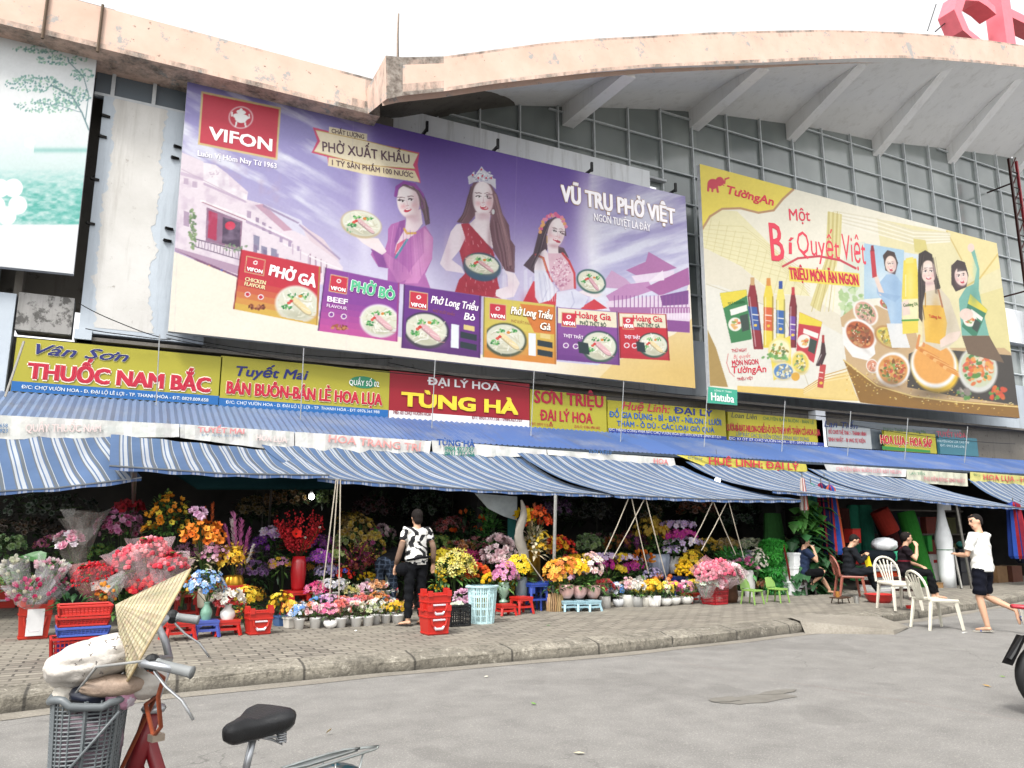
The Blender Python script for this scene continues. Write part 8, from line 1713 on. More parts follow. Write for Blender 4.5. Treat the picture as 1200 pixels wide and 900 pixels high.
softroll('bright green turf roll leaning diagonally behind the man in dark red',(1088,690),(1061,600),12.2,11,'#2f7a2c','carpet_roll','carpet roll',12.5)
softroll('dark slate roll leaning just left of the bright green turf roll',(1072,680),(1052,600),12.45,9,'#2a3238','carpet_roll','carpet roll',12.7)
softroll('rust red roll leaning above the white plastic bag',(1044,624),(1030,598),12.3,11,'#8a2a20','carpet_roll','carpet roll',12.4)
softroll('dark maroon roll leaning below and behind the rust red one',(1056,668),(1034,606),12.6,11,'#3a1618','carpet_roll','carpet roll',12.75)
softroll('deep green roll leaning in the dark behind the man in black',(1018,660),(1012,592),12.9,9,'#1f5a48','carpet_roll','carpet roll')
softroll('teal green roll at the far left of the leaning rolls',(1003,660),(999,592),13.0,7,'#246a54','carpet_roll','carpet roll')
softroll('dark brown roll in the shade between the parasols and rolls',(990,660),(986,596),13.0,9,'#3a1c18','carpet_roll','carpet roll')
softroll('blue black roll lying under the white plastic bag',(1012,652),(1046,652),11.9,7.5,'#151c24')
softroll('short mint roll end lying right of the blue black roll',(1046,652),(1058,651),11.85,6,'#3fa07a')
pz=aty(1012,697,12.0)
zz=SW;fr=random.Random(15)
for i,(h,col,w,lab) in enumerate(((.13,'#d8d8d6',.95,'white printed carton lying at the bottom of the fabric pile'),(.10,'#3a1a1c',.92,'dark maroon folded cloth low in the fabric pile'),(.07,'#b8b4b0',.95,'grey checked folded cloth in the middle of the fabric pile'),(.12,'#a83c20',.9,'rusty orange folded cloth, the brightest of the fabric pile'),(.07,'#9aa0a4',.95,'grey striped folded sheet near the top of the fabric pile'),(.06,'#c9c4c0',.88,'pale folded sheet topmost of the fabric pile'))):
    p=aty(1035,700,11.95);p.z=zz;m=MB();n=10
    for k in range(3):
        m.box((p.x+.02*math.sin(i*2.3+k),p.y+.02*k,zz+h*(k+.5)/3),(w*fr.uniform(.94,1.03),.5,h/3-.004),jit(C(col,.6),.12,fr),.02*fr.uniform(-1,1))
    tag(m.build('folded_cloth' if i else 'carton','cloth',None,pos=p),lab,'cloth' if i else 'carton');zz+=h+.002
m=MB();bp=aty(1036,638,11.95);br_=random.Random(3);m.ball((bp.x,bp.y,bp.z-.0),(.34,.22,.15),(1,1,1),20,12)
m.v=[(x+.02*math.sin(z*40+y*30),y+.02*math.sin(x*23),z+.02*math.sin(x*19+y*25)) for x,y,z in m.v];m.c=[C('#dde0e2',.8)]*len(m.f);o=m.build('plastic_bag','plastic',None,True,pos=bp);tag(o,'bulging white plastic bag lying on the dark rolls','bag')
m=MB();q=gz(1031,706);m.lathe([(.17,0),(.22,.06),(.25,.14),(.265,.15),(.24,.15),(.2,.05)],q,C('#c92f2c',.62),24);tag(m.build('basin','plastic',None,True,pos=q),'red plastic basin on the pavement beside the man in black','basin')
m=MB();q=gz(1066,713);m.lathe([(.05,0),(.06,.05),(.05,.05)],q,C('#d02a24',.62),12);tag(m.build('small_cup','plastic',None,pos=q),'tiny red cup on the pavement behind the front white chair','cup')
for (x,y,w,h,d,col,nm,cat,lab) in ((999,628,14,16,12.2,'#b8281f','bag','bag','bright red bag in the stall above the man in black'),(1010,655,14,12,12.1,'#b83030','box','box','small red box right of the man in black'),(1006,672,16,16,12.15,'#1f6a3a','box','box','dark green box behind the man in black'),(1093,665,12,30,12.3,'#d8d6d2','carton','carton','white carton with a red stripe beside the turf roll'),(1085,637,8,18,12.8,'#2f9a3f','box','box','bright green box in the shade by the turf roll'),(1098,690,8,14,12.0,'#b08a5f','carton','carton','small brown carton on the pavement left of the white roll')):
    a=aty(x,y,d);k=mpp(x,y,d);m=MB();m.box((a.x,a.y,a.z),(w*k*1.1,.22,h*k),C(col,.6),.08,taper=.97);m.box((a.x,a.y-.0,a.z+h*k*.5),(w*k*1.14,.24,.015),C(col,.5),.08)
    if 'stripe' in lab: m.box((a.x,a.y-.112,a.z+h*k*.25),(w*k*.9,.012,h*k*.12),C('#b82a28',.7),.08)
    tag(m.build(nm,'matte',None,pos=a),lab,cat)
t=thing('shelf_rack','dark shelf rack holding coloured boxes in the carpet stall','rack',(17.0,13.2,SW))
for z in (.6,1.2,1.8):
    m=MB();m.box((17.0,13.4,SW+z),(6.0,.5,.04),(.04,.035,.03));m.build('shelf','wood',t)
for x in (14.1,19.9):
    m=MB();m.box((x,13.4,SW+.95),(.06,.45,1.9),(.04,.035,.03));m.build('post','wood',t)
sr=random.Random(8);NM=['maroon','forest green','navy','teal','tan','plum','brick red','olive']
CL=['#6a2426','#24603a','#222a55','#2a6a66','#8a6a44','#4a2848','#8a3a28','#5a5a2a'];k=0
for z in (.62,1.22):
    for i in range(8):
        x=14.5+i*.7;w=sr.uniform(.4,.6);h=sr.uniform(.28,.45);c=k%8;m=MB();m.box((x,13.36,SW+z+h/2+.002),(w,.4,h),C(CL[c],.22));m.box((x,13.36,SW+z+h+.01),(w*1.02,.42,.02),C(CL[c],.4))
        tag(m.build('storage_box','matte',None,pos=(x,13.36,SW+z)),f'{NM[c]} box on the {"lower" if z<1 else "upper"} shelf of the dark rack, carpet stall','box',);k+=1
# tall white wrapped roll and its card
t=thing('wrapped_roll','tall white roll wrapped in plastic standing beside two steel poles','roll',tuple(aty(1112,692,11.9)));p=aty(1112,692,11.9);p.z=SW;k=mpp(1111,692,11.9)
H=(692-586)*k;m=MB();prof=[(.17,0),(.175,.3),(.17,H*.45),(.185,H*.52),(.175,H*.58),(.14,H*.66),(.09,H*.8),(.06,H*.97),(.05,H)];m.lathe(prof,(p.x,p.y,SW),C('#dcdfe0',.75),18)
r=random.Random(5);m.v=[(x+r.uniform(-.008,.008),y+r.uniform(-.008,.008),z) for x,y,z in m.v];m.build('roll','plastic',t,True)
m=MB();m.lathe([(.178,H*.42),(.182,H*.425),(.178,H*.43)],(p.x,p.y,SW),C('#5f8a6a',.6),18,cap=False);m.build('string','cloth',t)
m=MB();a=aty(1109,590,12.05);m.box((a.x,a.y,a.z),(.3,.012,.32),C('#dcdcd8',.8));tag(m.build('card','matte',None,pos=a),'blank white card hanging behind the top of the white roll','card')
dz=SW
for i,(h,col,lab) in enumerate(((.30,'#14161c','black crate at the bottom of the stack by the steel pole'),(.28,'#1a1d26','dark crate second from the bottom by the steel pole'),(.26,'#161922','dark crate on top of the stack by the steel pole'))):
    q=aty(1129,692,12.3);crate(lab,(q.x,12.35,dz),.5,.4,h,col,.05,slots=False,taper=.97);dz+=h+.004
q=aty(1132,640,12.3);m=MB();m.ball((q.x,12.3,dz+.09),(.26,.2,.1),C('#3f8a80',.6),14,8);m.v=[(x,y,z+.02*math.sin(x*30)+.015*math.sin(y*40+x*9)) for x,y,z in m.v];tag(m.build('cloth_bundle','cloth',None,True,pos=q),'teal cloth bundle lying on the black crates','cloth')
for (x,py,col,lab) in ((1150,694,'#7a4a2a','brown carton in the shade behind the walking man'),(1168,696,'#8a6a48','tan carton partly hidden by the walking man'),(1186,700,'#6a4030','dark brown carton at the right end of the stalls')):
    q=aty(x,py,12.6);q.z=SW;m=MB();m.box((q.x,q.y,SW+.2),(.5,.4,.4),C(col,.5),.1);m.box((q.x,q.y-.0,SW+.405),(.06,.402,.006),C('#a89070',.5),.1);tag(m.build('carton','matte',None,pos=(q.x,q.y,SW)),lab,'carton')
# tea things by the barefoot man
tp=gz(985,707);m=MB();m.box((tp.x,tp.y,SW+.10),(.34,.22,.02),C('#5a4030',.5),.2)
for sx in (-1,1):
    for sy in (-1,1): m.tube([(tp.x+sx*.14,tp.y+sy*.08,SW),(tp.x+sx*.12,tp.y+sy*.06,SW+.1)],.01,C('#3a2a20',.5),5)
tag(m.build('low_tray','wood',None,pos=tp),'low wooden tray table at the feet of the barefoot man','tray')
m=MB();m.lathe([(.035,0),(.04,.1),(.03,.1)],(tp.x-.06,tp.y,SW+.111),C('#b07a3a',.6),12);tag(m.build('tea_glass','glaze',None,pos=(tp.x-.06,tp.y,SW+.111)),'amber glass standing on the low wooden tray','glass')
q=gz(1004,707);m=MB();m.lathe([(.045,0),(.05,.13),(.04,.13)],q,C('#c9c9c4',.7),12);tag(m.build('cup','metal',None,pos=q),'small grey metal cup standing beside the pink chair leg','cup')
# ================================================================ bicycle in the foreground
bo=LD(-1.02,2.45,0)
bk=thing('bicycle','old red bicycle with grey front basket and black saddle in the foreground','bicycle',tuple(bo))
RD_=C('#8a1a24',.55);CH=C('#b9bcc0',.7);BKc=C('#17181a',.5);RUST=C('#9a4a2a',.6);GRY=C('#6f7578',.6)
def tubeobj(name,pts,r,col,mat,parent=bk,n=8,flat=1.0):
    m=MB();m.tube(pts,r,col,n,True,flat);return m.build(name,mat,parent,True)
# steering axis and frame
head_top=LD(-1.075,2.45,.90);head_bot=LD(-1.115,2.43,.72);stem_top=LD(-1.045,2.462,1.03)
fork_cr=LD(-1.125,2.425,.70);axf=LD(-1.29,2.36,.29)
seat_t=LD(-.885,2.72,.62);bb=LD(-.93,2.62,.27);axr=LD(-.68,2.98,.29);seat_top=LD(-.86,2.735,.752)
m=MB();m.tube([head_top,head_bot],.026,RD_,10)
m.tube([head_top.lerp(head_bot,.35),LD(-1.02,2.50,.60),LD(-.96,2.585,.38),bb],.021,RD_,10);m.tube([head_top.lerp(head_bot,.85),LD(-1.055,2.47,.55),LD(-.985,2.56,.33),bb],.023,RD_,10);m.tube([seat_t,bb],.021,RD_,10)
side=LD(-1.02+.09,2.45+.04,0)-LD(-1.02,2.45,0)
for s_ in (-.6,.6):
    m.tube([bb+side*s_*.5,axr+side*s_*.6],.011,RD_,7);m.tube([seat_t-Vector((0,0,.03))+side*s_*.3,axr+side*s_*.6],.009,RD_,7)
m.build('frame','plastic',bk,True)
fw=(LD(-1.29,2.36,0)-LD(-1.075,2.45,0)).normalized();fs_=Vector((fw.y,-fw.x,0))
m=MB();m.tube([head_bot,fork_cr],.028,RD_,10)
for s_ in (-1,1): m.tube([fork_cr+fs_*s_*.01,fork_cr+fs_*s_*.055-Vector((0,0,.03)),fork_cr.lerp(axf,.55)+fs_*s_*.055,axf+fs_*s_*.055],[.02,.017,.014,.011],RD_,8)
m.build('fork','plastic',bk,True)
tubeobj('stem',[head_top-Vector((0,0,.02)),head_top+Vector((0,0,.02)),stem_top],[.02,.014,.014],CH,'metal')
m=MB();m.lathe([(.03,0),(.036,.01),(.03,.02)],head_top-Vector((0,0,.01)),CH,14);m.lathe([(.03,0),(.034,.01),(.03,.02)],head_bot-Vector((0,0,.02)),CH,14);m.build('headset','metal',bk,True)
# swept handlebar: axis across, grips pointing back (to the right)
gn0,gn1=aty(0,0,1),None
def PD(px,py,h):   # point on the sight line at height h
    return atz(px,py,h)
nb,ne=LD(-.945,2.15,1.075),LD(-.845,2.14,1.055);fb_,fe=LD(-1.14,2.72,1.135),LD(-1.07,2.73,1.125)
tubeobj('handlebar',[ne+ (nb-ne)*.3,nb+Vector((-.03,.0,.004)),nb.lerp(stem_top,.35)+Vector((-.05,0,.0)),stem_top.lerp(nb,.3)+Vector((-.02,0,.012)),stem_top+Vector((0,0,.01)),stem_top.lerp(fb_,.3)+Vector((-.02,0,.02)),fb_.lerp(stem_top,.35)+Vector((-.05,0,.02)),fb_+Vector((-.03,0,0)),fe+(fb_-fe)*.3],.0115,CH,'metal')
for a,b in ((nb,ne),(fb_,fe)):
    m=MB();m.tube([a,a.lerp(b,.06),a.lerp(b,.94),b],[.0165,.0142,.0147,.017],C('#8d9090',.6),12);m.build('grip','rubber',bk,True)
for a,b in ((nb,ne),(fb_,fe)):
    d=(b-a).normalized();m=MB();c=a-d*.02;m.tube([c,c+Vector((0,0,-.025))+d*.02,c+d*.05+Vector((0,0,-.05)),c+d*.10+Vector((0,0,-.075)),c+d*.135+Vector((0,0,-.115))],[.007,.006,.0055,.005,.0055],C('#c4c6c8',.7),7,True,.7);m.build('brake_lever','metal',bk,True)
    m=MB();m.ball(a-d*.015,(.022,.022,.024),BKc,10,6);m.build('lever_clamp','rubber',bk)
# brake rods (orange rusted loop) and cables
m=MB();m.tube([nb+Vector((-.02,0,-.01)),nb+Vector((.02,.02,-.04)),LD(-.965,2.22,.98),LD(-.955,2.23,.90),LD(-.99,2.27,.865),LD(-1.06,2.36,.93),head_top+Vector((0,-.04,.04)),fork_cr+Vector((-.02,-.05,.05))],.0062,RUST,7);m.build('brake_cable','rubber',bk,True)
m=MB();m.tube([fb_+Vector((-.03,0,0)),LD(-1.2,2.5,1.0),LD(-1.19,2.42,.86),fork_cr+Vector((-.06,-.03,0)),axf.lerp(fork_cr,.6)],.005,C('#8a8a88',.6),6);m.build('brake_cable','rubber',bk,True)
m=MB();m.tube([nb+Vector((-.03,0,.01)),LD(-1.13,2.2,1.06),LD(-1.25,2.3,.95),LD(-1.2,2.38,.8)],.004,C('#9a9a98',.6),6);m.build('brake_cable','rubber',bk,True)
m=MB();b_=LD(-.985,2.275,.862);m.box(b_,(.035,.03,.018),C('#c9b9a8',.6),.4);m.build('cable_clip','metal',bk)
# wheels
def wheel(c,ax,r,parent=bk):
    u=Vector((0,0,1));v=ax.cross(u).normalized();t=MB();P=[]
    n=40
    w=MB();w.tube([c+u*(r-.014)*math.cos(6.2832*i/n)+v*(r-.014)*math.sin(6.2832*i/n) for i in range(n+1)],.019,C('#1c1c1d',.5),8,False);wo_=w.build('wheel','rubber',parent,True)
    w=MB();w.tube([c+u*(r-.036)*math.cos(6.2832*i/n)+v*(r-.036)*math.sin(6.2832*i/n) for i in range(n+1)],.011,CH,6,False);w.build('rim','metal',wo_,True)
    w=MB()
    for i in range(28):
        a=6.2832*i/28;w.tube([c+ax*.02*(1 if i%2 else -1),c+u*(r-.04)*math.cos(a)+v*(r-.04)*math.sin(a)],.0013,CH,3,False)
    w.build('spokes','metal',wo_);w=MB();w.tube([c-ax*.04,c+ax*.04],.018,CH,8);w.build('hub','metal',wo_)
ra=(side).normalized();wheel(axf,fs_,.29);wheel(axr,ra,.29)
def mudguard(c,ax,r,a0,a1,fwv,col,parent=bk):
    u=Vector((0,0,1));m=MB();n=18;vs=[]
    for i in range(n+1):
        a=a0+(a1-a0)*i/n
        for j in range(5):
            q=(j-2)/2;rr=r-.012*q*q;vs.append(tuple(c+u*rr*math.cos(a)+fwv*rr*math.sin(a)+ax*.026*q))
    cc=[]
    for i in range(n):
        for j in range(4): cc.append(col if (i*7%11)>3 else mixc(col,C('#2f8fa8',.7),.7))
    m.add(vs,[(i*5+j,i*5+j+1,(i+1)*5+j+1,(i+1)*5+j) for i in range(n) for j in range(4)],cc);m.build('mudguard','metal',parent,True)
rb_=(axr-bb);rb_.z=0;rb_.normalize()
mudguard(axf,fs_,.325,-1.5,.75,fw,C('#5f6a70',.6));mudguard(axr,ra,.308,-.6,1.7,rb_,C('#a8b4bc',.6))
# saddle
M['saddle_skin']=attr_mat('saddle_skin',.36,.45,ns=40,na=.35,bump=.25)
tubeobj('seat_post',[seat_t-Vector((0,0,.02)),seat_top],.0125,CH,'metal');m=MB();m.tube([seat_t-ra*.03,seat_t+ra*.035],.012,CH,8);m.tube([seat_t-Vector((0,0,.025)),seat_t+Vector((0,0,.01))],.026,RD_,10);m.build('seat_clamp','metal',bk)
sd=LD(-.16,-.10,0)-LD(0,0,0);sd=-(axr-bb);sd.z=0;sd.normalize()
sd=(LD(-.46,-.88,-.07)-LD(0,0,0)).normalized();sx=Vector((sd.y,-sd.x,0)).normalized();sz=sx.cross(sd)
sc0=seat_top+Vector((0,0,.045));m=MB();n=16;NS=14;vs=[]
for i in range(n+1):
    t=i/n;y=.130-.245*t;w=.030+.076*max(0,min(1,(t-.22)/.55))**1.1;w=w if t<.86 else w*(1-((t-.86)/.14)**2*.42)
    if t<.14: w*=math.sqrt(max(.06,1-(1-t/.14)**2))
    hgt=(.044+.02*t)*(1 if t>.14 else .5+.5*t/.14)*(1 if t<.9 else 1-.5*(t-.9)/.1);top=.018*max(0,(t-.5))+.012*(1-t)*0
    for j in range(NS):
        a=2*math.pi*j/NS;cx=math.cos(a);cz=math.sin(a);z=(cz*hgt*.55 if cz>0 else cz*hgt*1.0);x=w*(abs(cx)**.75)*(1 if cx>0 else -1)
        if cz>0: z-=.010*(1-abs(cx))*(t>.4)
        vs.append(tuple(sc0+sd*y+sx*x+sz*(z+top)))
fs=[(i*NS+j,i*NS+(j+1)%NS,(i+1)*NS+(j+1)%NS,(i+1)*NS+j) for i in range(n) for j in range(NS)]+[tuple(range(NS-1,-1,-1)),tuple(range(n*NS,(n+1)*NS))]
m.add(vs,fs,C('#1b1c1f',.6));sad=m.build('saddle','saddle_skin',bk,True)
for s_ in (-1,1):
    P=[];m=MB();c=sc0-sd*.075+sx*.052*s_-Vector((0,0,.045))
    for i in range(40): a=i*.9;P.append(c+Vector((.016*math.cos(a),.016*math.sin(a),-.035+i*.0011)))
    m.tube(P,.0032,CH,5);m.build('spring','metal',sad,True)
m=MB()
for s_ in (-1,1): m.tube([seat_top+Vector((0,0,.0)),seat_top-sd*.05+sx*.03*s_-Vector((0,0,.02)),sc0-sd*.078+sx*.052*s_-Vector((0,0,.085)),sc0-sd*.05+sx*.05*s_-Vector((0,0,.055)),sc0+sd*.09+sx*.008*s_-Vector((0,0,.02))],.0045,CH,6)
m.build('rail','metal',sad,True)
# rear rack
m=MB();rc=axr+Vector((0,0,.318));rl=rb_;R0=rc-rl*.16;R1=rc+rl*.17
def oval(w,l0,l1,z):
    return [R0+ra*w*-1+rl*l0+Vector((0,0,z)),R0+ra*-w+rl*l1+Vector((0,0,z)),R0+ra*-w*.6+rl*(l1+.06)+Vector((0,0,z)),R0+ra*w*.6+rl*(l1+.06)+Vector((0,0,z)),R0+ra*w+rl*l1+Vector((0,0,z)),R0+ra*w+rl*l0+Vector((0,0,z)),R0+ra*w*.5+rl*(l0-.03)+Vector((0,0,z)),R0-ra*w*.5+rl*(l0-.03)+Vector((0,0,z)),R0+ra*-w+rl*l0+Vector((0,0,z))]
m.tube(oval(.075,0,.32,0),.0052,C('#c2c8c6',.7),6);m.tube(oval(.045,.03,.24,.012),.0045,C('#c2c8c6',.7),6)
for x in (-.02,.02): m.tube([R0+ra*x+Vector((0,0,.004)),R0+ra*x+rl*.3+Vector((0,0,.004))],.004,C('#c2c8c6',.7),5)
for s_ in (-1,1):
    for q in (.02,.12,.26): m.tube([R0+ra*.072*s_+rl*q,axr+ra*.07*s_],.0042,C('#c2c8c6',.7),5)
m.tube([R0+ra*.06,seat_t],.004,C('#c2c8c6',.7),5);m.tube([R0-ra*.06,seat_t],.004,C('#c2c8c6',.7),5);m.build('rear_rack','metal',bk,True)
# crank
m=MB();m.tube([bb-ra*.06,bb+ra*.06],.02,CH,8);m.tube([bb+ra*.06,bb+ra*.07+sd*.16],.009,CH,6);m.tube([bb-ra*.06,bb-ra*.07-sd*.16],.009,CH,6);m.build('crank','metal',bk)
for s_ in (1,-1):
    m=MB();m.box(bb+ra*.11*s_+sd*.16*s_,(.09,.06,.025),BKc,.3);m.build('pedal','rubber',bk)
m=MB();m.tube([bb-ra*.05-sd*.02,LD(-.83,2.55,.02)],.008,CH,6);m.build('kickstand','metal',bk)
# basket, open lattice
bc=LD(-1.222,2.365,.70);bs=Vector((fw.x,fw.y,0));
def BP(x,y,z):   # x across, y forward of the steering, z up; wider at the top
    k=.86+.14*(z/.265);return bc+fs_*x*.135*k+bs*y*.095*k+Vector((0,0,z))
m=MB();Hb=.265;ring=[]
def ringpts(z,ex=1.0):
    P=[]
    for i in range(33):
        a=6.2832*i/32;c_,s2=math.cos(a),math.sin(a);P.append(BP(ex*abs(c_)**.55*(1 if c_>0 else -1),ex*abs(s2)**.55*(1 if s2>0 else -1),z))
    return P
for i in range(23):
    z=.012+i*.0108;m.tube(ringpts(z),.0026,GRY,4,False)
top=ringpts(.262);bot=ringpts(.005)
for i in range(0,32,1): m.tube([bot[i],top[i]],.0028 if i%4 else .006,GRY,4,False)
for x in (-.6,-.2,.2,.6): m.tube([BP(x,-.9,.005),BP(x,.9,.005)],.004,GRY,4,False)
for y in (-.6,0,.6): m.tube([BP(-.9,y,.005),BP(.9,y,.005)],.004,GRY,4,False)
bsk=m.build('basket','plastic',bk)
m=MB();P=ringpts(.262,1.03);P=[p+Vector((0,0,-.012*(math.cos(i*6.2832/32*2)>.9)+.008*math.sin(i*.6))) for i,p in enumerate(P)];m.tube(P,[.011]*33,GRY,8,False);m.build('basket_rim','plastic',bsk,True)
n_=-1 if (BP(0,-1,0)-Vector((0,0,0))).length<0 else 1
# the face nearest the viewer carries a diagonal handle strap
cands=[(BP(-1.04,-.9,.23),BP(-1.04,.7,.05)),(BP(.9,1.04,.25),BP(-.5,1.04,.04)),(BP(1.04,.9,.25),BP(1.04,-.5,.04))]
vd=Vector((0,0,HC))
a,b=min(cands,key=lambda q:(q[0].lerp(q[1],.5)-vd).length)
m=MB();m.tube([a,a.lerp(b,.5),b],.011,GRY,6,True,.4);m.build('basket_strap','plastic',bsk,True)
for s_ in (-1,1): tubeobj('basket_stay',[BP(.35*s_,-1.0,.24),stem_top.lerp(head_top,.4)+fs_*.03*s_],.005,CH,'metal')
# stuff in the basket
def crumple(name,label,cat,c,rad,col,seed,mat='cloth',amp=.16,fold=9,rot=0,col2=None,n=44,mm=30,tilt=0):
    m=MB();m.ball((0,0,0),(1,1,1),(1,1,1),n,mm);rg=random.Random(seed);ks=[(Vector((rg.uniform(-1,1),rg.uniform(-1,1),rg.uniform(-1,1))).normalized()*rg.uniform(3,fold),rg.uniform(0,6)) for _ in range(9)]
    vs=[]
    M3=Matrix.Rotation(rot,3,'Z')@Matrix.Rotation(-tilt,3,'Y')
    for v in m.v:
        p=Vector(v);d=sum(abs(math.sin(p.dot(k)+ph)) for k,ph in ks)/9-.5;p=p*(1+amp*2*d);p=M3@Vector((p.x*rad[0],p.y*rad[1],p.z*rad[2]));vs.append((c[0]+p.x,c[1]+p.y,c[2]+p.z))
    m.v=vs;cc=[]
    for f in m.f:
        q=sum((Vector(vs[i]) for i in f),Vector())/len(f);cc.append(col if col2 is None or math.sin(q.x*60)*math.sin(q.z*70+q.y*40)<.35 else col2)
    m.c=cc;o=m.build(name,mat,None,True,pos=c);return tag(o,label,cat)
M['paperbag']=attr_mat('paperbag',.55,.35,ns=14,na=.14,bump=.5)
zt=bc.z+.265
yaw_=math.atan2(rgt[1],rgt[0])
b1o=crumple('plastic_bag','big crumpled white bag with small dark prints lying on top of the bicycle basket','bag',LD(-1.205,2.33,zt+.092),(.13,.10,.06),C('#ddd6cd',.6),5,'paperbag',.2,8,yaw_-.12,tilt=.30)
m=MB();rg=random.Random(3)
for i in range(26):
    an=rg.uniform(0,6.28);x=rg.uniform(-.12,.12);z=rg.uniform(-.05,.055)
    c=LD(-1.21+x,2.33,zt+.092+z+x*.3);d=(Vector((0,0,HC))-c).normalized();k=1-(x/.13)**2-(z/.06)**2
    if k<.1: continue
    c=c+d*(.11*math.sqrt(k)+.02);u=d.cross(Vector((0,0,1))).normalized();v=u.cross(d)
    m.tube([c+(u*math.cos(an)+v*math.sin(an))*.005,c-(u*math.cos(an)+v*math.sin(an))*.005],.0011,C('#6a6460',.55),4);m.tube([c+(u*math.cos(an+1)+v*math.sin(an+1))*.002,c+(u*math.cos(an+1)+v*math.sin(an+1))*.0045],.0011,C('#6a6460',.55),4)
o=m.build('printed_marks','matte',b1o)
crumple('plastic_bag','smaller printed white bag behind the big one, nearest the straw hat','bag',LD(-1.08,2.38,zt+.03),(.06,.07,.05),C('#d8d2ca',.6),8,'paperbag',.15,8)
crumple('cardboard_sleeve','brown paper sleeve squeezed under the white bags','paper',LD(-1.13,2.30,zt+.028),(.085,.04,.03),C('#b09a88',.6),14,'paperbag',.12,5,yaw_+.4)
crumple('plastic_bag','dark navy plastic bag stuffed in the middle of the basket','bag',LD(-1.18,2.33,zt+.004),(.075,.055,.04),C('#23283a',.5),11,'plastic',.2,11)
crumple('plastic_bag','milky clear bag at the left end of the basket','bag',LD(-1.265,2.345,zt-.004),(.05,.05,.045),C('#cfc8bc',.6),12,'paperbag',.18,11)
crumple('plastic_bag','pink and lilac bag at the right end of the basket','bag',LD(-1.125,2.335,zt+.0),(.045,.05,.042),C('#cf9ab4',.6),13,'paperbag',.2,11,0,C('#d8ccd8',.65))
crumple('plastic_bag','pinkish grey bags filling the bottom of the basket','bag',LD(-1.222,2.365,bc.z+.125),(.092,.064,.10),C('#8f7a86',.55),15,'paperbag',.2,11,yaw_,C('#4a4450',.5))
# conical hat hung over the bar
hc_=LD(-1.0,2.36,0)
rimc=LD((196-600)/918*2.36,2.36,HC-(729-626)/918*2.36);apx_=LD((146-600)/918*2.36,2.31,HC-(704-626)/918*2.36)
ax=(apx_-rimc).normalized();Lh=.136;rimR=.170;u,v=frame(ax);t=thing('conical_hat','pale conical straw hat hanging on the bicycle handlebar','hat',tuple(rimc))
m=MB();n=84;rings=16;vs=[];fs=[];cc=[];rg=random.Random(2);tone=[rg.uniform(.78,1.12) for _ in range(n)]
for k in range(rings+1):
    f=k/rings
    for j in range(n):
        a=6.2832*j/n;rr=rimR*f**.97*(1+.012*math.cos(j*math.pi)+.01*math.sin(3*a+1)*f);vs.append(tuple(rimc+ax*Lh*(1-f)+(u*math.cos(a)+v*math.sin(a))*rr))
for k in range(rings):
    for j in range(n):
        fs.append((k*n+j,k*n+(j+1)%n,(k+1)*n+(j+1)%n,(k+1)*n+j));b=C('#c9bd9e',.6);cc.append(tuple(c*tone[j]*(1 if k%2 else .93)*rg.uniform(.94,1.05) for c in b))
m.add(vs,fs,cc);o=m.build('cone','wood',t)
m=MB()
for k in range(2,rings+1,1):
    f=k/rings;m.tube([rimc+ax*(Lh*(1-f)+.0015)+(u*math.cos(6.2832*j/n)+v*math.sin(6.2832*j/n))*(rimR*f**.97+.001) for j in range(n+1)],.0007,C('#b3a078',.62),3,False)
m.tube([rimc+(u*math.cos(6.2832*j/n)+v*math.sin(6.2832*j/n))*rimR for j in range(n+1)],.004,C('#c9b48a',.65),6,False);m.build('hoop','wood',t)
# ================================================================ motorbike tail at the right edge
mo=LD(4.27,6.4,0);mt=thing('motorbike','dark motorbike with a red tail cut off by the right edge','motorbike',tuple(mo));rx=Vector(rgt)
dm=(rx+Vector((0,-.05,0))).normalized();sm=Vector((-dm.y,dm.x,0))
wc=mo+Vector((0,0,.29))
def mwheel(c):
    n=36;w=MB();w.tube([c+dm*.235*math.cos(6.2832*i/n)+Vector((0,0,.235*math.sin(6.2832*i/n))) for i in range(n+1)],.052,C('#1a1a1b',.5),10,False);o=w.build('wheel','rubber',mt,True)
    w=MB();w.tube([c+dm*.175*math.cos(6.2832*i/n)+Vector((0,0,.175*math.sin(6.2832*i/n))) for i in range(n+1)],.018,CH,8,False)
    for i in range(5): a=i*1.2566;w.tube([c,c+dm*.17*math.cos(a)+Vector((0,0,.17*math.sin(a)))],.014,CH,6)
    w.build('rim','metal',o)
mwheel(wc);mwheel(wc+dm*1.22)
m=MB();m.tube([wc-dm*.10+Vector((0,0,.50)),wc+dm*.15+Vector((0,0,.47)),wc+dm*.45+Vector((0,0,.40)),wc+dm*.7+Vector((0,0,.2))],[.035,.07,.10,.08],C('#a81f2a',.6),10,True,.9);m.tube([wc+dm*1.0+Vector((0,0,.55)),wc+dm*1.15+Vector((0,0,.2))],[.08,.06],C('#a81f2a',.6),10);m.build('body','plastic',mt,True)
m=MB();m.ball(wc+dm*.62+Vector((0,0,.02)),(.16,.12,.14),C('#55585a',.5),12,8);m.tube([wc+dm*.62+Vector((0,0,.12)),wc+dm*.95+Vector((0,0,.42))],[.06,.05],C('#2a2a2c',.5),8);m.build('engine','metal',mt,True)
m=MB();m.tube([wc+dm*1.0+Vector((0,0,.66)),wc+dm*1.2+Vector((0,0,.08))],.025,CH,8);m.tube([wc,wc+dm*.5+Vector((0,0,.05))],.022,C('#2a2a2c',.5),6);m.build('fork','metal',mt,True)
m=MB();m.ball(wc+dm*1.08+Vector((0,0,.66)),(.08,.07,.08),C('#d8dadc',.7),10,8);m.build('headlight','glaze',mt,True)
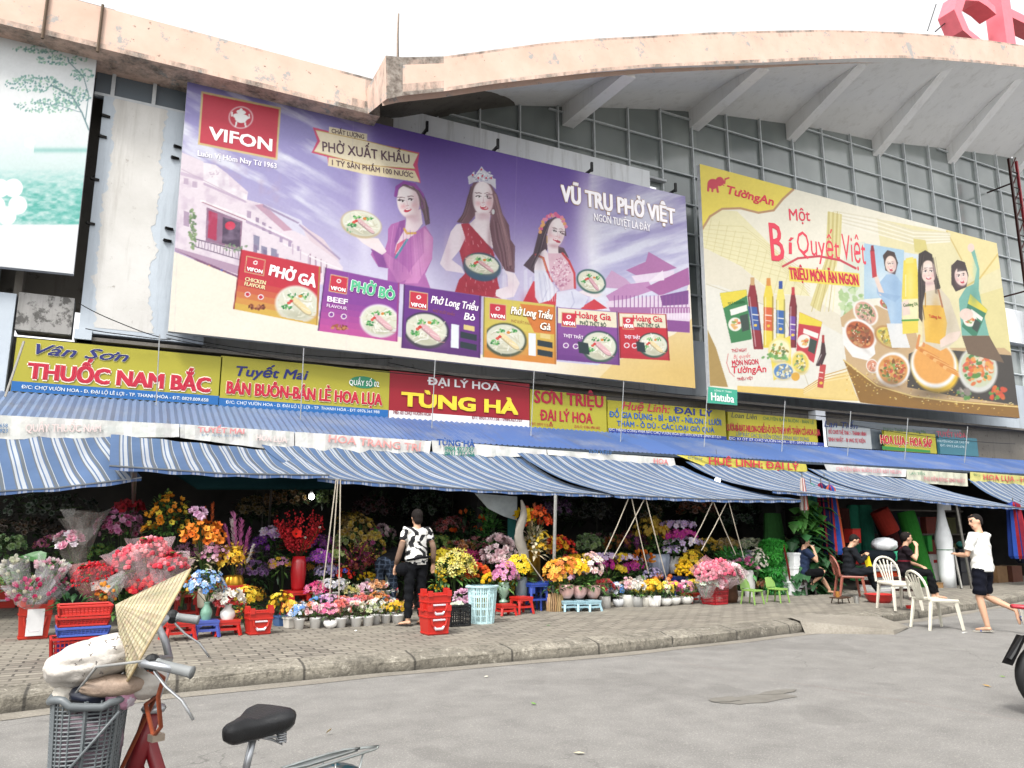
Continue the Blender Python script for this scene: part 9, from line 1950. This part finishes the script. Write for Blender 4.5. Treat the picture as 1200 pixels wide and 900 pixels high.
m=MB();m.tube([wc-dm*.02+Vector((0,0,.57)),wc+dm*.3+Vector((0,0,.56)),wc+dm*.62+Vector((0,0,.50))],[.08,.11,.09],BKc,10,True,.55,upref=(0,0,1));m.build('seat','rubber',mt,True)
m=MB();m.tube([wc-dm*.25+Vector((0,0,.545)),wc-dm*.08+Vector((0,0,.53)),wc+dm*.1+Vector((0,0,.5))],[.028,.035,.05],C('#c2303f',.6),8,True,.6,upref=(0,0,1));m.build('tail_rack','plastic',mt,True)
m=MB();a=wc-dm*.2;m.add([tuple(a+Vector((0,0,.32))+sm*.07),tuple(a+Vector((0,0,.32))-sm*.07),tuple(a-dm*.14+Vector((0,0,.10))-sm*.075),tuple(a-dm*.14+Vector((0,0,.10))+sm*.075)],[(0,1,2,3),(3,2,1,0)],BKc);m.tube([wc+dm*.05+Vector((0,0,.36)),a+Vector((0,0,.3)),a-dm*.12+Vector((0,0,.14))],.035,BKc,8,True,.5);m.build('mudguard','rubber',mt)
m=MB();m.tube([wc-dm*.14+Vector((0,0,.46)),wc-dm*.06+Vector((0,0,.44))],[.03,.05],C('#c2402f',.7),8);m.build('tail_light','glaze',mt)
m=MB();m.tube([wc-dm*.02-sm*.12+Vector((0,0,.02)),wc+dm*.4-sm*.12+Vector((0,0,-.06)),wc+dm*.7-sm*.1+Vector((0,0,-.08))],[.04,.036,.02],CH,10);m.build('exhaust','metal',mt,True)
m=MB();m.tube([wc+dm*1.0+Vector((0,0,.68))-sm*.3,wc+dm*1.02+Vector((0,0,.72)),wc+dm*1.0+Vector((0,0,.68))+sm*.3],.014,BKc,7);m.tube([wc+dm*1.02+Vector((0,0,.72)),wc+dm*1.22],.02,CH,7);m.build('handlebar','metal',mt)
# ================================================================ litter
lt=random.Random(31)
for (px,py,col,nm,lab) in ((632,824,'#6f9a4a','leaf','tiny green leaf lying alone on the open road'),(675,880,'#c9c0a0','leaf','pale dry leaf on the road in front of the ramp'),(378,859,'#c9b48a','leaf','pale dry leaf on the road near the saddle'),(640,733,'#4f8a4a','leaf','green leaf scrap on the pavement by the kerb'),(1179,793,'#7aa04a','leaf','green leaf on the road near the motorbike wheel'),(1165,805,'#b8924a','leaf','brown leaf on the road near the motorbike wheel'),(1128,742,'#e0e0da','paper_scrap','white paper scrap beside the front chair on the road'),(670,768,'#dcdcd0','paper_scrap','white scraps at the foot of the kerb'),(565,795,'#d8d2c0','leaf','pale leaf at the foot of the kerb'),(420,740,'#dedcd4','paper_scrap','flattened white paper on the pavement before the small pots')):
    p=gz(px,py,SW+.004) if py<745 and px<1000 else atz(px,py,.006);m=MB()
    for i in range(1 if nm=='leaf' else 2):
        q=p+Vector((lt.uniform(-.05,.05),lt.uniform(-.05,.05),.002));m.leaf(q,Vector((lt.uniform(-1,1),lt.uniform(-1,1),.12)),lt.uniform(.05,.1),.04,C(col,.7),.05)
    tag(m.build(nm,'matte',None,pos=p),lab,'leaf' if nm=='leaf' else 'litter')
COL.objects.unlink(_to);bpy.data.objects.remove(_to)
